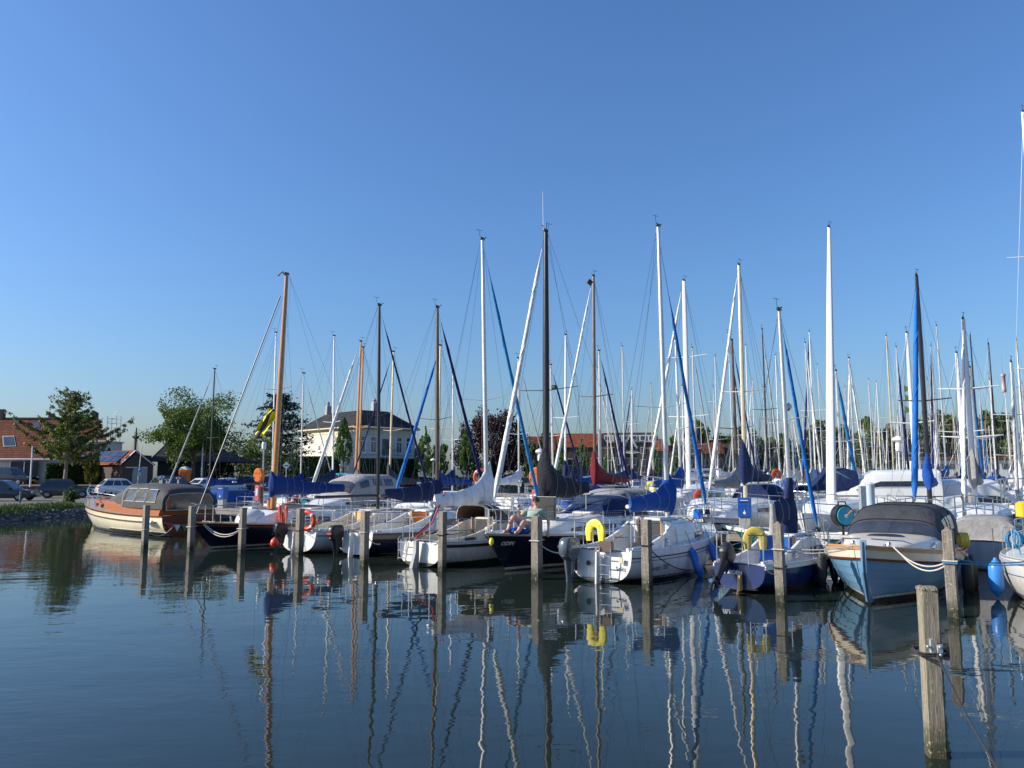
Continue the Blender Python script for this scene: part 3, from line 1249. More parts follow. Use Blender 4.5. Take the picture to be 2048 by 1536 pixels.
# bank: the slope from the quay edge into the water
a = [Vector((x, y, GZ)) for x, y in EDGE]
bk = []
for i, p in enumerate(a):
 d = (a[min(i + 1, len(a) - 1)] - a[max(i - 1, 0)]).normalized()
 bk.append(p + Vector((d.y, -d.x, 0)) * 1.1 + Vector((0, 0, -.75)))
bank_m = mk('bank_earth', (.06, .06, .035), .95, var=.4, scale=3, bump=.6, bscale=20)
tag(MB().strip(a, bk).build('bank', bank_m, smooth=False), kind='structure')


def along(f):
 """point and direction on the quay edge, f metres from (-30, 33)"""
 pts = EDGE[1:]
 for p, q in zip(pts, pts[1:]):
  p, q = Vector(p), Vector(q)
  l = (q - p).length
  if f <= l:
   return p.lerp(q, f / l), (q - p).normalized()
  f -= l
 return Vector(pts[-1]), Vector((1, 0))


# road strip behind the bank, pavement and a low brick retaining wall behind it
def offset_line(d, f0, f1, step=3):
 out = []
 f = f0
 while f <= f1 + 1e-6:
  p, t = along(f)
  nrm = Vector((-t.y, t.x))
  out.append(p + nrm * d)
  f += step
 return out


r0, r1 = offset_line(2.6, 0, 66), offset_line(15.5, 0, 66)
tag(MB().strip([Vector((p.x, p.y, GZ + .006)) for p in r0], [Vector((p.x, p.y, GZ + .006)) for p in r1]).build('road', asphalt, smooth=False), kind='structure')
k0, k1 = offset_line(2.3, 0, 66), offset_line(2.6, 0, 66)
kb = MB()
kb.loft([[Vector((p.x, p.y, GZ - .05)), Vector((p.x, p.y, GZ + .1)), Vector((q.x, q.y, GZ + .1)), Vector((q.x, q.y, GZ - .05))] for p, q in zip(k0, k1)])
tag(kb.build('kerb', M['concrete'], smooth=False), kind='structure')
# parking strip at the far end of the quay
tag(MB().add([(-40, 92, GZ + .01), (-14, 99.5, GZ + .01), (-7, 108, GZ + .01), (30, 137, GZ + .01), (24, 146, GZ + .01), (-36, 112, GZ + .01)], [(0, 1, 2, 3, 4, 5)]).build('parking_area', asphalt, smooth=False), kind='structure')
# raised gardens behind the road on the left
TZ = 1.35
garden = [(-33.5, 56), (-36.5, 67), (-36, 76), (-46, 130), (-200, 130), (-200, 50), (-50, 50)]
RW = [(-70, 57), (-52, 62), (-40.5, 66.5), (-33.2, 71.5), (-31.5, 80), (-31, 92)]
rw = MB()
brickw = mk('old_brick', (.13, .075, .05), .9, var=.3, scale=5, bump=.5, bscale=30)
for p, q in zip(RW, RW[1:]):
 p, q = Vector(p), Vector(q)
 d = (q - p).normalized()
 nrm = Vector((-d.y, d.x)) * .3
 rw.loft([[Vector((p.x, p.y, GZ - .1)), Vector((p.x, p.y, TZ)), Vector((p.x + nrm.x, p.y + nrm.y, TZ)), Vector((p.x + nrm.x, p.y + nrm.y, GZ - .1))],
    [Vector((q.x, q.y, GZ - .1)), Vector((q.x, q.y, TZ)), Vector((q.x + nrm.x, q.y + nrm.y, TZ)), Vector((q.x + nrm.x, q.y + nrm.y, GZ - .1))]])
tag(rw.build('retaining_wall', brickw, smooth=False), 'low dark brick retaining wall behind the cars on the left quay', 'wall')
poly_sheet('terrace', [(x - .1, y + .25) for x, y in RW] + [(-31, 98), (-200, 128), (-200, 57)], TZ - .02, paving)

# riprap stones on the left bank: too many and small to count
sb = MB()
rs = random.Random(3)
ico = [(0, 0, 1), (.89, 0, .45), (.28, .85, .45), (-.72, .53, .45), (-.72, -.53, .45), (.28, -.85, .45), (.72, .53, -.45), (-.28, .85, -.45), (-.89, 0, -.45), (-.28, -.85, -.45), (.72, -.53, -.45), (0, 0, -1)]
icf = [(0, 1, 2), (0, 2, 3), (0, 3, 4), (0, 4, 5), (0, 5, 1), (1, 6, 2), (2, 7, 3), (3, 8, 4), (4, 9, 5), (5, 10, 1), (6, 7, 2), (7, 8, 3), (8, 9, 4), (9, 10, 5), (10, 6, 1), (6, 11, 7), (7, 11, 8), (8, 11, 9), (9, 11, 10), (10, 11, 6)]
for i in range(1300):
 f = rs.uniform(4.5, 36)
 p, d = along(f)
 u = rs.random()
 o = Vector((d.y, -d.x)) * lerp(.35, 1.3, u)
 s = rs.uniform(.08, .19)
 c = Vector((p.x + o.x, p.y + o.y, GZ - .2 - .45 * u + .05))
 m = Matrix.Rotation(rs.uniform(0, 6), 3, 'Z') @ Matrix.Rotation(rs.uniform(0, 6), 3, 'X')
 sb.add([c + m @ Vector((v[0] * s * 1.3, v[1] * s, v[2] * s * .8)) for v in ico], icf)
tag(sb.build('bank_stones', mk('basalt_stone', (.085, .08, .072), .85, var=.45, scale=6, bump=.4, bscale=30), smooth=False, fix=False), kind='stuff')
# grass fringe on top of the bank
gb = MB()
for i in range(26000):
 f = rs.uniform(0, 60) if i % 3 else rs.uniform(0, 14)
 p, d = along(f)
 off = rs.gauss(-.6, .75) if f > 9.5 else rs.gauss(-.5, 1.0)
 nrm = Vector((d.y, -d.x))
 clump = noise.noise(Vector((f * .8, off, 0)))
 h = rs.uniform(.07, .22) * (1.2 + clump)
 if f < 9.0:
  h *= 1.5
 c = Vector((p.x + nrm.x * off, p.y + nrm.y * off, GZ - max(0, off) * .6))
 if off > .9 or off < -2.3:
  continue
 a_ = rs.uniform(0, PI)
 w_ = Vector((math.cos(a_), math.sin(a_), 0)) * .035
 tip = c + Vector((rs.gauss(0, .08), rs.gauss(0, .08), h))
 gb.add([c - w_, c + w_, tip], [(0, 1, 2)])
tag(gb.build('bank_grass', mk('grass', (.07, .13, .02), .8, var=.5, scale=2, col2=(.20, .23, .06)), smooth=False, fix=False), kind='stuff')


# ------------------------------------------------------------------ vegetation
def leaf_mat(name, c1, c2, scale=1.2):
 m = mk(name, c1, .6, 0, .3, scale, spec=.3, col2=c2)
 nt = m.node_tree
 b = nt.nodes['Principled BSDF']
 out = nt.nodes['Material Output']
 tr = nn(nt, 'ShaderNodeBsdfTranslucent')
 src = b.inputs['Base Color'].links[0].from_socket
 nt.links.new(src, tr.inputs[0])
 ms = nn(nt, 'ShaderNodeMixShader')
 ms.inputs[0].default_value = .3
 nt.links.new(b.outputs[0], ms.inputs[1])
 nt.links.new(tr.outputs[0], ms.inputs[2])
 nt.links.new(ms.outputs[0], out.inputs[0])
 return m


LEAF = dict(
 green=leaf_mat('leaf_green', (.055, .10, .013), (.15, .21, .035)),
 fresh=leaf_mat('leaf_fresh_green', (.06, .13, .015), (.13, .22, .035)),
 dark=leaf_mat('leaf_dark_green', (.025, .05, .014), (.06, .10, .028)),
 copper=leaf_mat('leaf_copper', (.020, .008, .010), (.055, .018, .016)),
 larch=leaf_mat('needle_larch', (.09, .12, .02), (.20, .235, .055)),
 cedar=leaf_mat('needle_cedar', (.014, .032, .022), (.035, .06, .035)),
 hedge=leaf_mat('leaf_hedge', (.018, .05, .012), (.05, .10, .022), 3),
 olive=leaf_mat('leaf_olive', (.06, .09, .02), (.13, .16, .045)),
 gold=leaf_mat('leaf_gold_green', (.09, .10, .012), (.17, .17, .02)),
)
bark = mk('bark', (.11, .085, .06), .9, var=.35, scale=5, bump=.8, bscale=18, stretch=(3, 3, .6))
palebark = mk('pale_bark', (.24, .20, .16), .9, var=.3, scale=5, bump=.6, bscale=18, stretch=(3, 3, .6))


def leaf(mb, c, s, rs, up=.3, asp=1.5):
 d = Vector((rs.gauss(0, 1), rs.gauss(0, 1), rs.gauss(0, 1) * .7 + up)).normalized()
 t = d.orthogonal().normalized()
 t = Matrix.Rotation(rs.uniform(0, 6.28), 3, d) @ t
 b = d.cross(t)
 mb.add([c + t * s * asp * .5, c + b * s * .5, c - t * s * asp * .5, c - b * s * .5], [(0, 1, 2, 3)])


def crown_mesh(name, mat, shape, n, leafsize, seed, clumps=60, csize=.24, hollow=.5, asp=1.5):
 """leaf faces gathered in clumps through a volume; shape(u) maps a unit-ball point to the crown"""
 rs = random.Random(seed)
 mb = MB()
 cs = []
 for i in range(clumps):
  d = Vector((rs.gauss(0, 1), rs.gauss(0, 1), rs.gauss(0, 1))).normalized()
  r = hollow + (1 - hollow) * rs.random() ** .7
  cs.append((d * r, rs.uniform(.65, 1.3)))
 per = n // clumps
 for c, k in cs:
  for j in range(int(per * k)):
   d = Vector((rs.gauss(0, 1), rs.gauss(0, 1), rs.gauss(0, .8)))
   d = d.normalized() * (rs.random() ** .45) * csize * k
   p = shape(c + d)
   leaf(mb, p, leafsize * rs.uniform(.6, 1.3), rs, .4, asp)
 return mb.mesh(name, mat, smooth=False, fix=False)


def trunk_mesh(name, mat, h, r, limbs, spread, seed, z1=None, lean=0):
 rs = random.Random(seed)
 mb = MB()
 top = Vector((lean, 0, h))
 mb.tube([(0, 0, -.1), (lean * .1, .03, h * .25), (lean * .4, -.05, h * .55), top], [r * 1.25, r, r * .75, r * .3], 8)
 for i in range(limbs):
  a = i * 2.4 + rs.uniform(-.4, .4)
  z = h * rs.uniform(.3, .8)
  q = Vector((lean * z / h, 0, z))
  e = q + Vector((math.cos(a), math.sin(a), rs.uniform(.5, 1.1))) * spread * rs.uniform(.55, 1)
  m = q.lerp(e, .5) + Vector((0, 0, -.08 * spread))
  mb.tube([q, m, e], [r * .45, r * .3, r * .1], 6)
 return mb.mesh(name, mat)


def tree(name, label, loc, crown_me, trunk_me, rz=0, s=(1, 1, 1), group=None, cat='tree'):
 t = thing(name, label, cat, loc, rz, group)
 t.scale = s
 link('crown', crown_me, t)
 link('trunk', trunk_me, t)
 return t


def ball(cx, cz, rx, rz_, amp=.18, seed=0, flatb=.75):
 def f(u):
  k = 1 + amp * noise.noise(u * 1.7 + Vector((seed, 0, 0))) * 2
  z = u.z * rz_ * (flatb if u.z < 0 else 1)
  return Vector((cx + u.x * rx * k, u.y * rx * k, cz + z * k))
 return f


def cone(h0, h1, r, seed=0):
 def f(u):
  t = max(0, min(1, (u.z + 1) / 2))
  k = r * (1 - t) ** .75 * (1 - .55 * (1 - t) ** 7) * (1 + .25 * noise.noise(u * 2.5 + Vector((seed, 0, 0))))
  q = math.hypot(u.x, u.y) + 1e-6
  m = min(1, q * 1.25)
  return Vector((u.x / q * k * m, u.y / q * k * m, lerp(h0, h1, t)))
 return f


# big broadleaf tree behind the cream cruiser
c = P(384, 960, 86)
tree('broadleaf_tree', 'spreading green tree behind the dark shed and street lamp', (c.x, c.y, TZ - .1),
  crown_mesh('crown', LEAF['green'], ball(.1, 5.9, 4.7, 3.9, .25, 3), 24000, .155, 11, 150, .23, .38),
  trunk_mesh('trunk', bark, 6.6, .24, 9, 3.6, 4, lean=.3))
# undergrowth between that tree and the cedar
for (px, py0, wpx, dd, sd, lab, lm) in ((466, 878, 34, 100, 5, 'rounded green bush behind the white parked cars, next to the spreading tree', 'olive'),
          (520, 868, 34, 104, 6, 'tall leafy bush in front of the dark cedar', 'green'),
          (438, 905, 22, 96, 8, 'dark low bush under the spreading tree', 'dark'),
          (590, 905, 26, 100, 9, 'dark green bush at the foot of the cedar, beside the villa hedge', 'dark')):
 c = P(px, 960, dd)
 h = P(px, py0, dd).z - GZ
 rw_ = wpx * dd / F_PX
 tree('bush', lab, (c.x, c.y, GZ), crown_mesh('crown', LEAF[lm], ball(0, h * .5, rw_ * 1.3, h * .52, .2, sd, 1), 2600, .22, sd, 40, .3, .5),
   trunk_mesh('trunk', bark, h * .5, .09, 4, h * .3, sd), cat='bush', group='bushes behind the quay')

# cedar: flat tiers of dark needles
c = P(556, 960, 110)
cb = MB()
tb = MB()
rs = random.Random(21)
H_ = 13.2
tb.tube([(0, 0, -.1), (.1, 0, 5), (.2, 0, 9), (.3, .1, H_ - .6)], [.38, .3, .2, .06], 9)
for i in range(48):
 z = lerp(2.2, H_ - .3, (i / 47) ** .9)
 a = i * 2.399
 Lb = lerp(5.6, .9, (z / H_) ** 2.2) * rs.uniform(.5, 1.1)
 e = Vector((math.cos(a) * Lb, math.sin(a) * Lb, z + Lb * rs.uniform(-.08, .2)))
 tb.tube([(.1, 0, z), e], [.09, .03], 5)
 for k in range(140):
  u = rs.uniform(.25, 1.05)
  p = Vector((.1, 0, z)).lerp(e, u) + Vector((rs.gauss(0, .5), rs.gauss(0, .5), rs.gauss(.0, .2)))
  leaf(cb, p, rs.uniform(.14, .3), rs, 1.2, 2.0)
t = thing('cedar_tree', 'dark layered cedar tree left of the pale villa', 'tree', (c.x, c.y, GZ))
cb.build('crown', LEAF['cedar'], t, smooth=False, fix=False)
tb.build('trunk', bark, t)

# larch on the left: thin, open, with long bare-tipped boughs
c = P(131, 940, 72)
cb = MB()
tb = MB()
rs = random.Random(33)
H_ = P(140, 778, 72).z - TZ
tb.tube([(0, 0, -.1), (.05, 0, 2.4), (.15, 0, 5), (.45, 0, H_ - .2)], [.19, .15, .11, .03], 8)
for i in range(84):
 z = lerp(2.3, H_ - .2, (i / 83) ** .85)
 a = i * 2.399 + rs.uniform(-.3, .3)
 Lb = lerp(4.2, 1.0, (z / H_) ** 1.6) * rs.uniform(.35, 1.1)
 if i in (14, 20, 26, 32):
  a = (0, PI, .3, PI + .2)[(i - 14) // 6]
  Lb = 5.2
 x0 = Vector((.3 * z / H_, 0, z))
 pts = [x0]
 for k in range(1, 6):
  u = k / 5
  pts.append(x0 + Vector((math.cos(a) * Lb * u, math.sin(a) * Lb * u, -.10 * Lb * math.sin(u * PI) + .30 * Lb * u * u)))
 tb.tube(pts, [.06, .045, .035, .028, .02, .012], 5)
 for k in range(int(Lb * 9)):
  u = rs.uniform(.15, 1)
  j = min(4, int(u * 5))
  q = pts[j].lerp(pts[j + 1], u * 5 - j)
  side = Vector((-math.sin(a), math.cos(a), 0)) * rs.uniform(-1, 1)
  tl = rs.uniform(.2, .75) * (1.1 - .5 * u)
  e = q + side * tl + Vector((math.cos(a) * .25, math.sin(a) * .25, rs.uniform(-.55, .15) * tl))
  tb.tube([q, e], [.012, .006], 3, cap=False)
  for m_ in range(int((15 if z < H_ * .72 else 9) * (1 - .45 * u))):
   p = q.lerp(e, rs.random()) + Vector((rs.gauss(0, .06), rs.gauss(0, .06), rs.gauss(-.05, .08)))
   leaf(cb, p, rs.uniform(.08, .17), rs, -.2, 1.8)
t = thing('larch_tree', 'thin larch with long open boughs in front of the red roofs', 'tree', (c.x, c.y, TZ))
cb.build('crown', LEAF['larch'], t, smooth=False, fix=False)
tb.build('trunk', palebark, t)

# copper beech
c = P(983, 960, 118)
h = P(983, 822, 118).z - GZ
tree('copper_beech', 'large dark purple copper beech behind the white sail cover', (c.x, c.y, GZ),
  crown_mesh('crown', LEAF['copper'], ball(0, h * .52, 5.5, h * .49, .14, 9, .9), 17000, .24, 5, 150, .22, .5),
  trunk_mesh('trunk', bark, h * .7, .32, 9, 3.4, 6), cat='tree')

# young pyramid trees along the quay street
PYR = [(686, 826, 21, 106, 'slim pyramid tree in front of the villa'), (850, 853, 27, 112, 'slim pyramid tree just right of the villa'),
  (932, 853, 20, 112, 'bright pyramid tree standing in front of the copper beech'), (1090, 846, 20, 116, 'pyramid tree just behind the thick black mast'),
  (1124, 866, 14, 124, 'pyramid tree in front of the long red roof'), (1165, 878, 20, 122, 'pyramid tree beside the orange wooden mast'), (1217, 894, 13, 126, 'narrow pyramid tree before the stepped gable'),
  (1312, 893, 15, 128, 'pyramid tree in front of the white dormer band'), (1352, 888, 13, 130, 'pyramid tree behind the tall white mast')]
pm = {}
for i, (px, pt, hw, dd, lab) in enumerate(PYR):
 c = P(px, 960, dd)
 h = P(px, pt, dd).z - GZ
 r_ = hw * dd / F_PX
 tree('pyramid_tree', lab, (c.x, c.y, GZ), crown_mesh('crown', LEAF['fresh'], cone(h * .2, h, r_ * 1.25, i), 3000 if i < 4 else 1900, .2, 50 + i, 60, .17, .35),
   trunk_mesh('trunk', bark, h * .5, .1, 4, r_, i), rz=i * 1.3, group='young street trees on the quay')

# trees on the horizon to the right: three crown shapes, many individuals
TLC = [crown_mesh('crown', LEAF['olive' if k == 2 else 'green' if k == 1 else 'olive'], ball(0, .60, .46, .40, .22, 30 + k, .95), 2600, .075, 70 + k, 46, .27, .4) for k in range(3)]
TLT = trunk_mesh('trunk', bark, .6, .03, 5, .25, 2)
TL = [(1384, 848, 15), (1412, 852, 18), (1444, 868, 16), (1474, 862, 16), (1497, 868, 16), (1522, 874, 18), (1552, 882, 16), (1580, 876, 18), (1606, 884, 14), (1634, 851, 22), (1662, 866, 15), (1694, 850, 22),
  (1722, 876, 16), (1752, 846, 20), (1776, 850, 18), (1802, 862, 18), (1830, 848, 18), (1858, 858, 16), (1893, 834, 24), (1922, 846, 16), (1950, 858, 16), (1976, 834, 26), (2008, 838, 22), (2034, 866, 18), (2062, 872, 18),
  (1352, 880, 10), (1120, 890, 12), (1060, 890, 14), (880, 895, 14), (862, 905, 12)]
ORD = ['first', 'second', 'third', 'fourth', 'fifth', 'sixth', 'seventh', 'eighth', 'ninth', 'tenth', 'eleventh', 'twelfth', 'thirteenth', 'fourteenth', 'fifteenth', 'sixteenth', 'seventeenth', 'eighteenth', 'nineteenth', 'twentieth',
  'twenty-first', 'twenty-second', 'twenty-third', 'twenty-fourth', 'twenty-fifth', 'twenty-sixth', 'twenty-seventh', 'twenty-eighth', 'twenty-ninth', 'thirtieth', 'thirty-first', 'thirty-second', 'thirty-third', 'thirty-fourth',
  'thirty-fifth', 'thirty-sixth', 'thirty-seventh', 'thirty-eighth', 'thirty-ninth', 'fortieth', 'forty-first', 'forty-second', 'forty-third', 'forty-fourth', 'forty-fifth', 'forty-sixth', 'forty-seventh', 'forty-eighth', 'forty-ninth', 'fiftieth']
order = sorted(range(len(TL)), key=lambda i: TL[i][0])
rank = {i: k for k, i in enumerate(order)}
for i, (px, pt, hw) in enumerate(TL):
 dd = 205 + (i * 37) % 34 if px > 1340 else 150
 c = P(px, 955, dd)
 h = P(px, pt, dd).z - GZ
 r_ = hw * dd / F_PX * 1.15
 s = (r_ / .46, r_ / .46, h)
 tree('horizon_tree', '%s from the left of the green trees on the horizon' % ORD[rank[i]], (c.x, c.y, GZ), TLC[i % 3], TLT, rz=i * 1.1, s=s, group='trees on the horizon')


def hedge(label, p0, p1, z0, h, th, mat, n, seed, leafs=.12):
 p0, p1 = Vector(p0), Vector(p1)
 d = p1 - p0
 ln = d.length
 t = thing('hedge', label, 'hedge', (p0.x, p0.y, z0), math.atan2(d.y, d.x))
 rs = random.Random(seed)
 mb = MB()
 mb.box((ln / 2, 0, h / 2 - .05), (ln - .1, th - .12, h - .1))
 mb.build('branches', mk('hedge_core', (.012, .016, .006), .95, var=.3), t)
 lb = MB()
 for i in range(n):
  f = rs.random()
  if f < .62:
   p = Vector((rs.uniform(0, ln), -th / 2 + rs.gauss(0, .04), rs.uniform(.02, h)))
  elif f < .85:
   p = Vector((rs.uniform(0, ln), rs.uniform(-th / 2, th / 2), h + rs.gauss(0, .04)))
  else:
   p = Vector((rs.choice((0, ln)) + rs.gauss(0, .04), rs.uniform(-th / 2, th / 2), rs.uniform(0, h)))
  leaf(lb, p, leafs * rs.uniform(.6, 1.3), rs, .3, 1.4)
 lb.build('foliage', mat, t, smooth=False, fix=False)
 return t


q = P(94, 968, 75.5)
q2 = P(232, 968, 77)
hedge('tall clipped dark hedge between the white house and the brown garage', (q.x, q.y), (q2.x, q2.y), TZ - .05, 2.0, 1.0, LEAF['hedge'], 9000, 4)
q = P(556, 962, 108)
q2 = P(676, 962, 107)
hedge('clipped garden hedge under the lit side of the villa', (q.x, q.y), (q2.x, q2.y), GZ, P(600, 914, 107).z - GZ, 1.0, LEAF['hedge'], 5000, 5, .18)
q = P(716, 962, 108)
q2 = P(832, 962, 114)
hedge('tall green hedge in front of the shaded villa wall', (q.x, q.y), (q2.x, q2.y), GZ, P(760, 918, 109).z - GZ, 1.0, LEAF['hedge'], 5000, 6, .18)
# clipped round bush in front of the solar panels
c = P(184, 940, 74.5)
tree('topiary_bush', 'rounded golden green clipped bush in front of the solar panels', (c.x, c.y, TZ),
  crown_mesh('crown', LEAF['gold'], ball(0, 1.55, .66, 1.6, .04, 1, .9), 3600, .10, 3, 80, .2, .75), trunk_mesh('trunk', bark, 1.0, .08, 3, .3, 2), cat='bush')
# tall weeds at the end of the stone bank
c = P(139, 1012, 47)
tree('reed_clump', 'tall weeds on the bank beside the cream cruiser bow', (c.x - .3, c.y + .6, GZ - .05),
  crown_mesh('crown', LEAF['olive'], ball(0, .5, .42, .55, .2, 1, .9), 1500, .07, 8, 60, .25, .3, 3.0), trunk_mesh('trunk', bark, .5, .02, 5, .3, 3), cat='plant')


# ================================================================== buildings
def mk_tiles(name, c1, c2, w=.28, h=.34):
 if name in MATS:
  return MATS[name]
 m = bpy.data.materials.new(name)
 m.use_nodes = True
 nt = m.node_tree
 b = nt.nodes['Principled BSDF']
 b.inputs['Roughness'].default_value = .75
 b.inputs['Specular IOR Level'].default_value = .15
 tc = nn(nt, 'ShaderNodeTexCoord')
 sp = nn(nt, 'ShaderNodeSeparateXYZ')
 nt.links.new(tc.outputs['Object'], sp.inputs[0])
 ad = nn(nt, 'ShaderNodeMath', operation='ADD')
 nt.links.new(sp.outputs[0], ad.inputs[0])
 nt.links.new(sp.outputs[1], ad.inputs[1])
 cb = nn(nt, 'ShaderNodeCombineXYZ')
 nt.links.new(sp.outputs[0], cb.inputs[0])
 nt.links.new(sp.outputs[2], cb.inputs[1])
 br = nn(nt, 'ShaderNodeTexBrick')
 br.offset = 0
 br.inputs['Scale'].default_value = 1
 br.inputs['Brick Width'].default_value = w
 br.inputs['Row Height'].default_value = h * .7
 br.inputs['Mortar Size'].default_value = .035
 br.inputs['Mortar Smooth'].default_value = .6
 br.inputs['Color1'].default_value = c4(c1)
 br.inputs['Color2'].default_value = c4(c2)
 br.inputs['Mortar'].default_value = c4([x * .35 for x in c1])
 nt.links.new(cb.outputs[0], br.inputs['Vector'])
 no = nn(nt, 'ShaderNodeTexNoise')
 no.inputs['Scale'].default_value = .9
 no.inputs['Detail'].default_value = 5
 nt.links.new(tc.outputs['Object'], no.inputs['Vector'])
 mr = nn(nt, 'ShaderNodeMapRange')
 mr.inputs['From Min'].default_value = .3
 mr.inputs['From Max'].default_value = .7
 mr.inputs['To Min'].default_value = .65
 mr.inputs['To Max'].default_value = 1.25
 nt.links.new(no.outputs[0], mr.inputs[0])
 sm = nn(nt, 'ShaderNodeVectorMath', operation='SCALE')
 nt.links.new(br.outputs[0], sm.inputs[0])
 nt.links.new(mr.outputs[0], sm.inputs['Scale'])
 nt.links.new(sm.outputs[0], b.inputs['Base Color'])
 bp = nn(nt, 'ShaderNodeBump')
 bp.invert = True
 bp.inputs['Strength'].default_value = .8
 bp.inputs['Distance'].default_value = .05
 nt.links.new(br.outputs['Fac'], bp.inputs['Height'])
 nt.links.new(bp.outputs[0], b.inputs['Normal'])
 MATS[name] = m
 return m


redtile = mk_tiles('red_roof_tiles', (.20, .048, .018), (.11, .030, .014))
brighttile = mk_tiles('orange_roof_tiles', (.30, .082, .032), (.22, .06, .026))
darkslate = mk_tiles('dark_slate', (.042, .042, .046), (.030, .030, .034), .4, .5)
browntile = mk_tiles('brown_roof_tiles', (.085, .055, .045), (.06, .042, .036))
wallwhite = mk('white_render', (.66, .66, .64), .85, var=.07, scale=1.5)
wallcream = mk('pale_stucco', (.64, .60, .51), .85, var=.06, scale=1)
creamtrim = mk('cream_trim', (.62, .54, .36), .7, var=.06)
whitewood = mk('white_paint', (.76, .76, .74), .5, var=.05)
brownwall = mk('brown_boards', (.075, .052, .045), .8, var=.2, scale=4)
greenwall = mk('dark_green_boards', (.012, .024, .018), .7, var=.2, scale=4)
darkwall = mk('dark_brick_wall', (.085, .06, .05), .9, var=.3, scale=4, bump=.3)
garage_grey = mk('grey_garage_door', (.30, .31, .30), .5, var=.06)
darkdoor = mk('dark_blue_door', (.018, .022, .03), .5, var=.1)
solar = mk('solar_panel', (.012, .018, .035), .12, var=.2, scale=3, spec=.8)


def quadslab(pts, th=.12, mb=None):
 """thick slab from 4+ coplanar corner points"""
 pts = [Vector(p) for p in pts]
 n = (pts[1] - pts[0]).cross(pts[2] - pts[0]).normalized() * th
 mb = mb or MB()
 mb.loft([[p - n for p in pts], pts])
 return mb


def rel(o, pts):
 return [Vector(p) - Vector(o) for p in pts]


# --- left house: white lower wall, steep red roof
o = P(20, 968, 77)
o.z = TZ
hs = thing('red_roof_house', 'white house with steep red tiled roof and skylight at the left edge', 'house', o)
E0, E1 = P(-90, 918, 76), P(103, 917, 76)
T0, T1 = P(-90, 846, 80), P(42, 848, 80)
E1.z = E0.z
T1.z = T0.z
rf = quadslab(rel(o, [E0, E1, T1, T0]), .15).build('roof', redtile, hs, smooth=False)
W0, W1 = P(-90, 960, 76.6), P(94, 960, 76.6)
wz = E0.z - o.z - .05
MB().box(((W0.x + W1.x) / 2 - o.x, 76.75 - o.y + 2.5, wz / 2), (W1.x - W0.x, 5, wz)).build('wall', wallwhite, hs)
g = MB()
MB().bbox(((E0.x + E1.x) / 2 - o.x, 75.9 - o.y, E0.z - o.z - .03), (E1.x - E0.x, .16, .18), .03).build('gutter', whitewood, hs)
for (xa, xb) in ((27, 51), (55, 80)):
 A, B = P(xa, 927, 76.6), P(xb, 927, 76.6)
 d_ = MB().box(((A.x + B.x) / 2 - o.x, 76.6 - .42 - o.y + .04, 1.12), (B.x - A.x, .08, 2.2)).build('door', darkdoor, hs)
 MB().bbox((A.x - o.x, 76.13 - o.y, 1.15), (.1, .1, 2.3), .01).build('frame', whitewood, d_)
# skylight in the roof slope
nrm = (E1 - E0).cross(T0 - E0).normalized()
def onroof(px, py, lift=.06, A=None, N=None):
 A = A or E0
 N = N or nrm
 d = ray(px, py)
 t = (A - Vector((0, 0, CAM_H))).dot(N) / d.dot(N)
 return Vector((0, 0, CAM_H)) + d * t + N * lift * (-1 if N.y > 0 else 1)
sk = [onroof(7, 894), onroof(33, 893), onroof(28, 872), onroof(5, 873)]
s_ = quadslab(rel(o, sk), .1).build('skylight', M['grey'], hs, smooth=False)
cc = sum(sk, Vector()) / 4
quadslab(rel(o, [cc + (p - cc) * .82 + Vector((0, -.05, .02)) for p in sk]), .03).build('pane', M['house_glass'], s_, smooth=False)
# --- longer house behind with dormers
o2 = P(140, 960, 84)
o2.z = TZ
h2 = thing('dormer_house', 'long red roofed house with three white dormers behind the larch', 'house', o2)
A0, A1 = P(-60, 907, 81), P(224, 906, 81)
B0, B1 = P(-60, 834, 86), P(196, 838, 86)
A0.z = A1.z
B0.z = B1.z
quadslab(rel(o2, [A0, A1, B1, B0]), .15).build('roof', redtile, h2, smooth=False)
C1 = Vector((A1.x * 91 / 81 - .3, 91, A1.z))
quadslab(rel(o2, [B0, B1, C1, Vector((A0.x, 91, A0.z))]), -.15).build('roof', redtile, h2, smooth=False)
MB().tube(rel(o2, [B0 + Vector((0, 0, .05)), B1 + Vector((0, 0, .05))]), .14, 6).build('ridge_tiles', darkslate, h2)
MB().box(((A0.x + A1.x) / 2 - o2.x, 86 - o2.y, (A1.z - o2.z) / 2), (A1.x - A0.x - .6, 9.2, A1.z - o2.z - .1)).build('wall', darkwall, h2)
quadslab(rel(o2, [A1 + Vector((-.3, 0, -.1)), C1 + Vector((-.3, 0, -.1)), B1 + Vector((-.3, 0, -.2))]), .1).build('gable', darkwall, h2, smooth=False)
for k, (xa, xb) in enumerate(((93, 124), (146, 172), (188, 213))):
 a_, b_ = P(xa, 905, 81.3), P(xb, 905, 81.3)
 top = P(xa, 884, 81.3).z
 d_ = MB()
 d_.box(((a_.x + b_.x) / 2 - o2.x, 82.9 - o2.y, (a_.z + top) / 2 - o2.z), (b_.x - a_.x, 3.2, top - a_.z))
 dm = d_.build('dormer', whitewood, h2)
 MB().bbox(((a_.x + b_.x) / 2 - o2.x, 82.8 - o2.y, top - o2.z + .06), (b_.x - a_.x + .35, 3.7, .14), .03).build('dormer_roof', whitewood, dm)
 for j in range(2):
  xx = lerp(a_.x, b_.x, .27 + .46 * j) - o2.x
  MB().box((xx, 81.28 - o2.y, (a_.z + top) / 2 - o2.z), ((b_.x - a_.x) * .36, .06, (top - a_.z) * .74)).build('pane', M['house_glass'], dm)
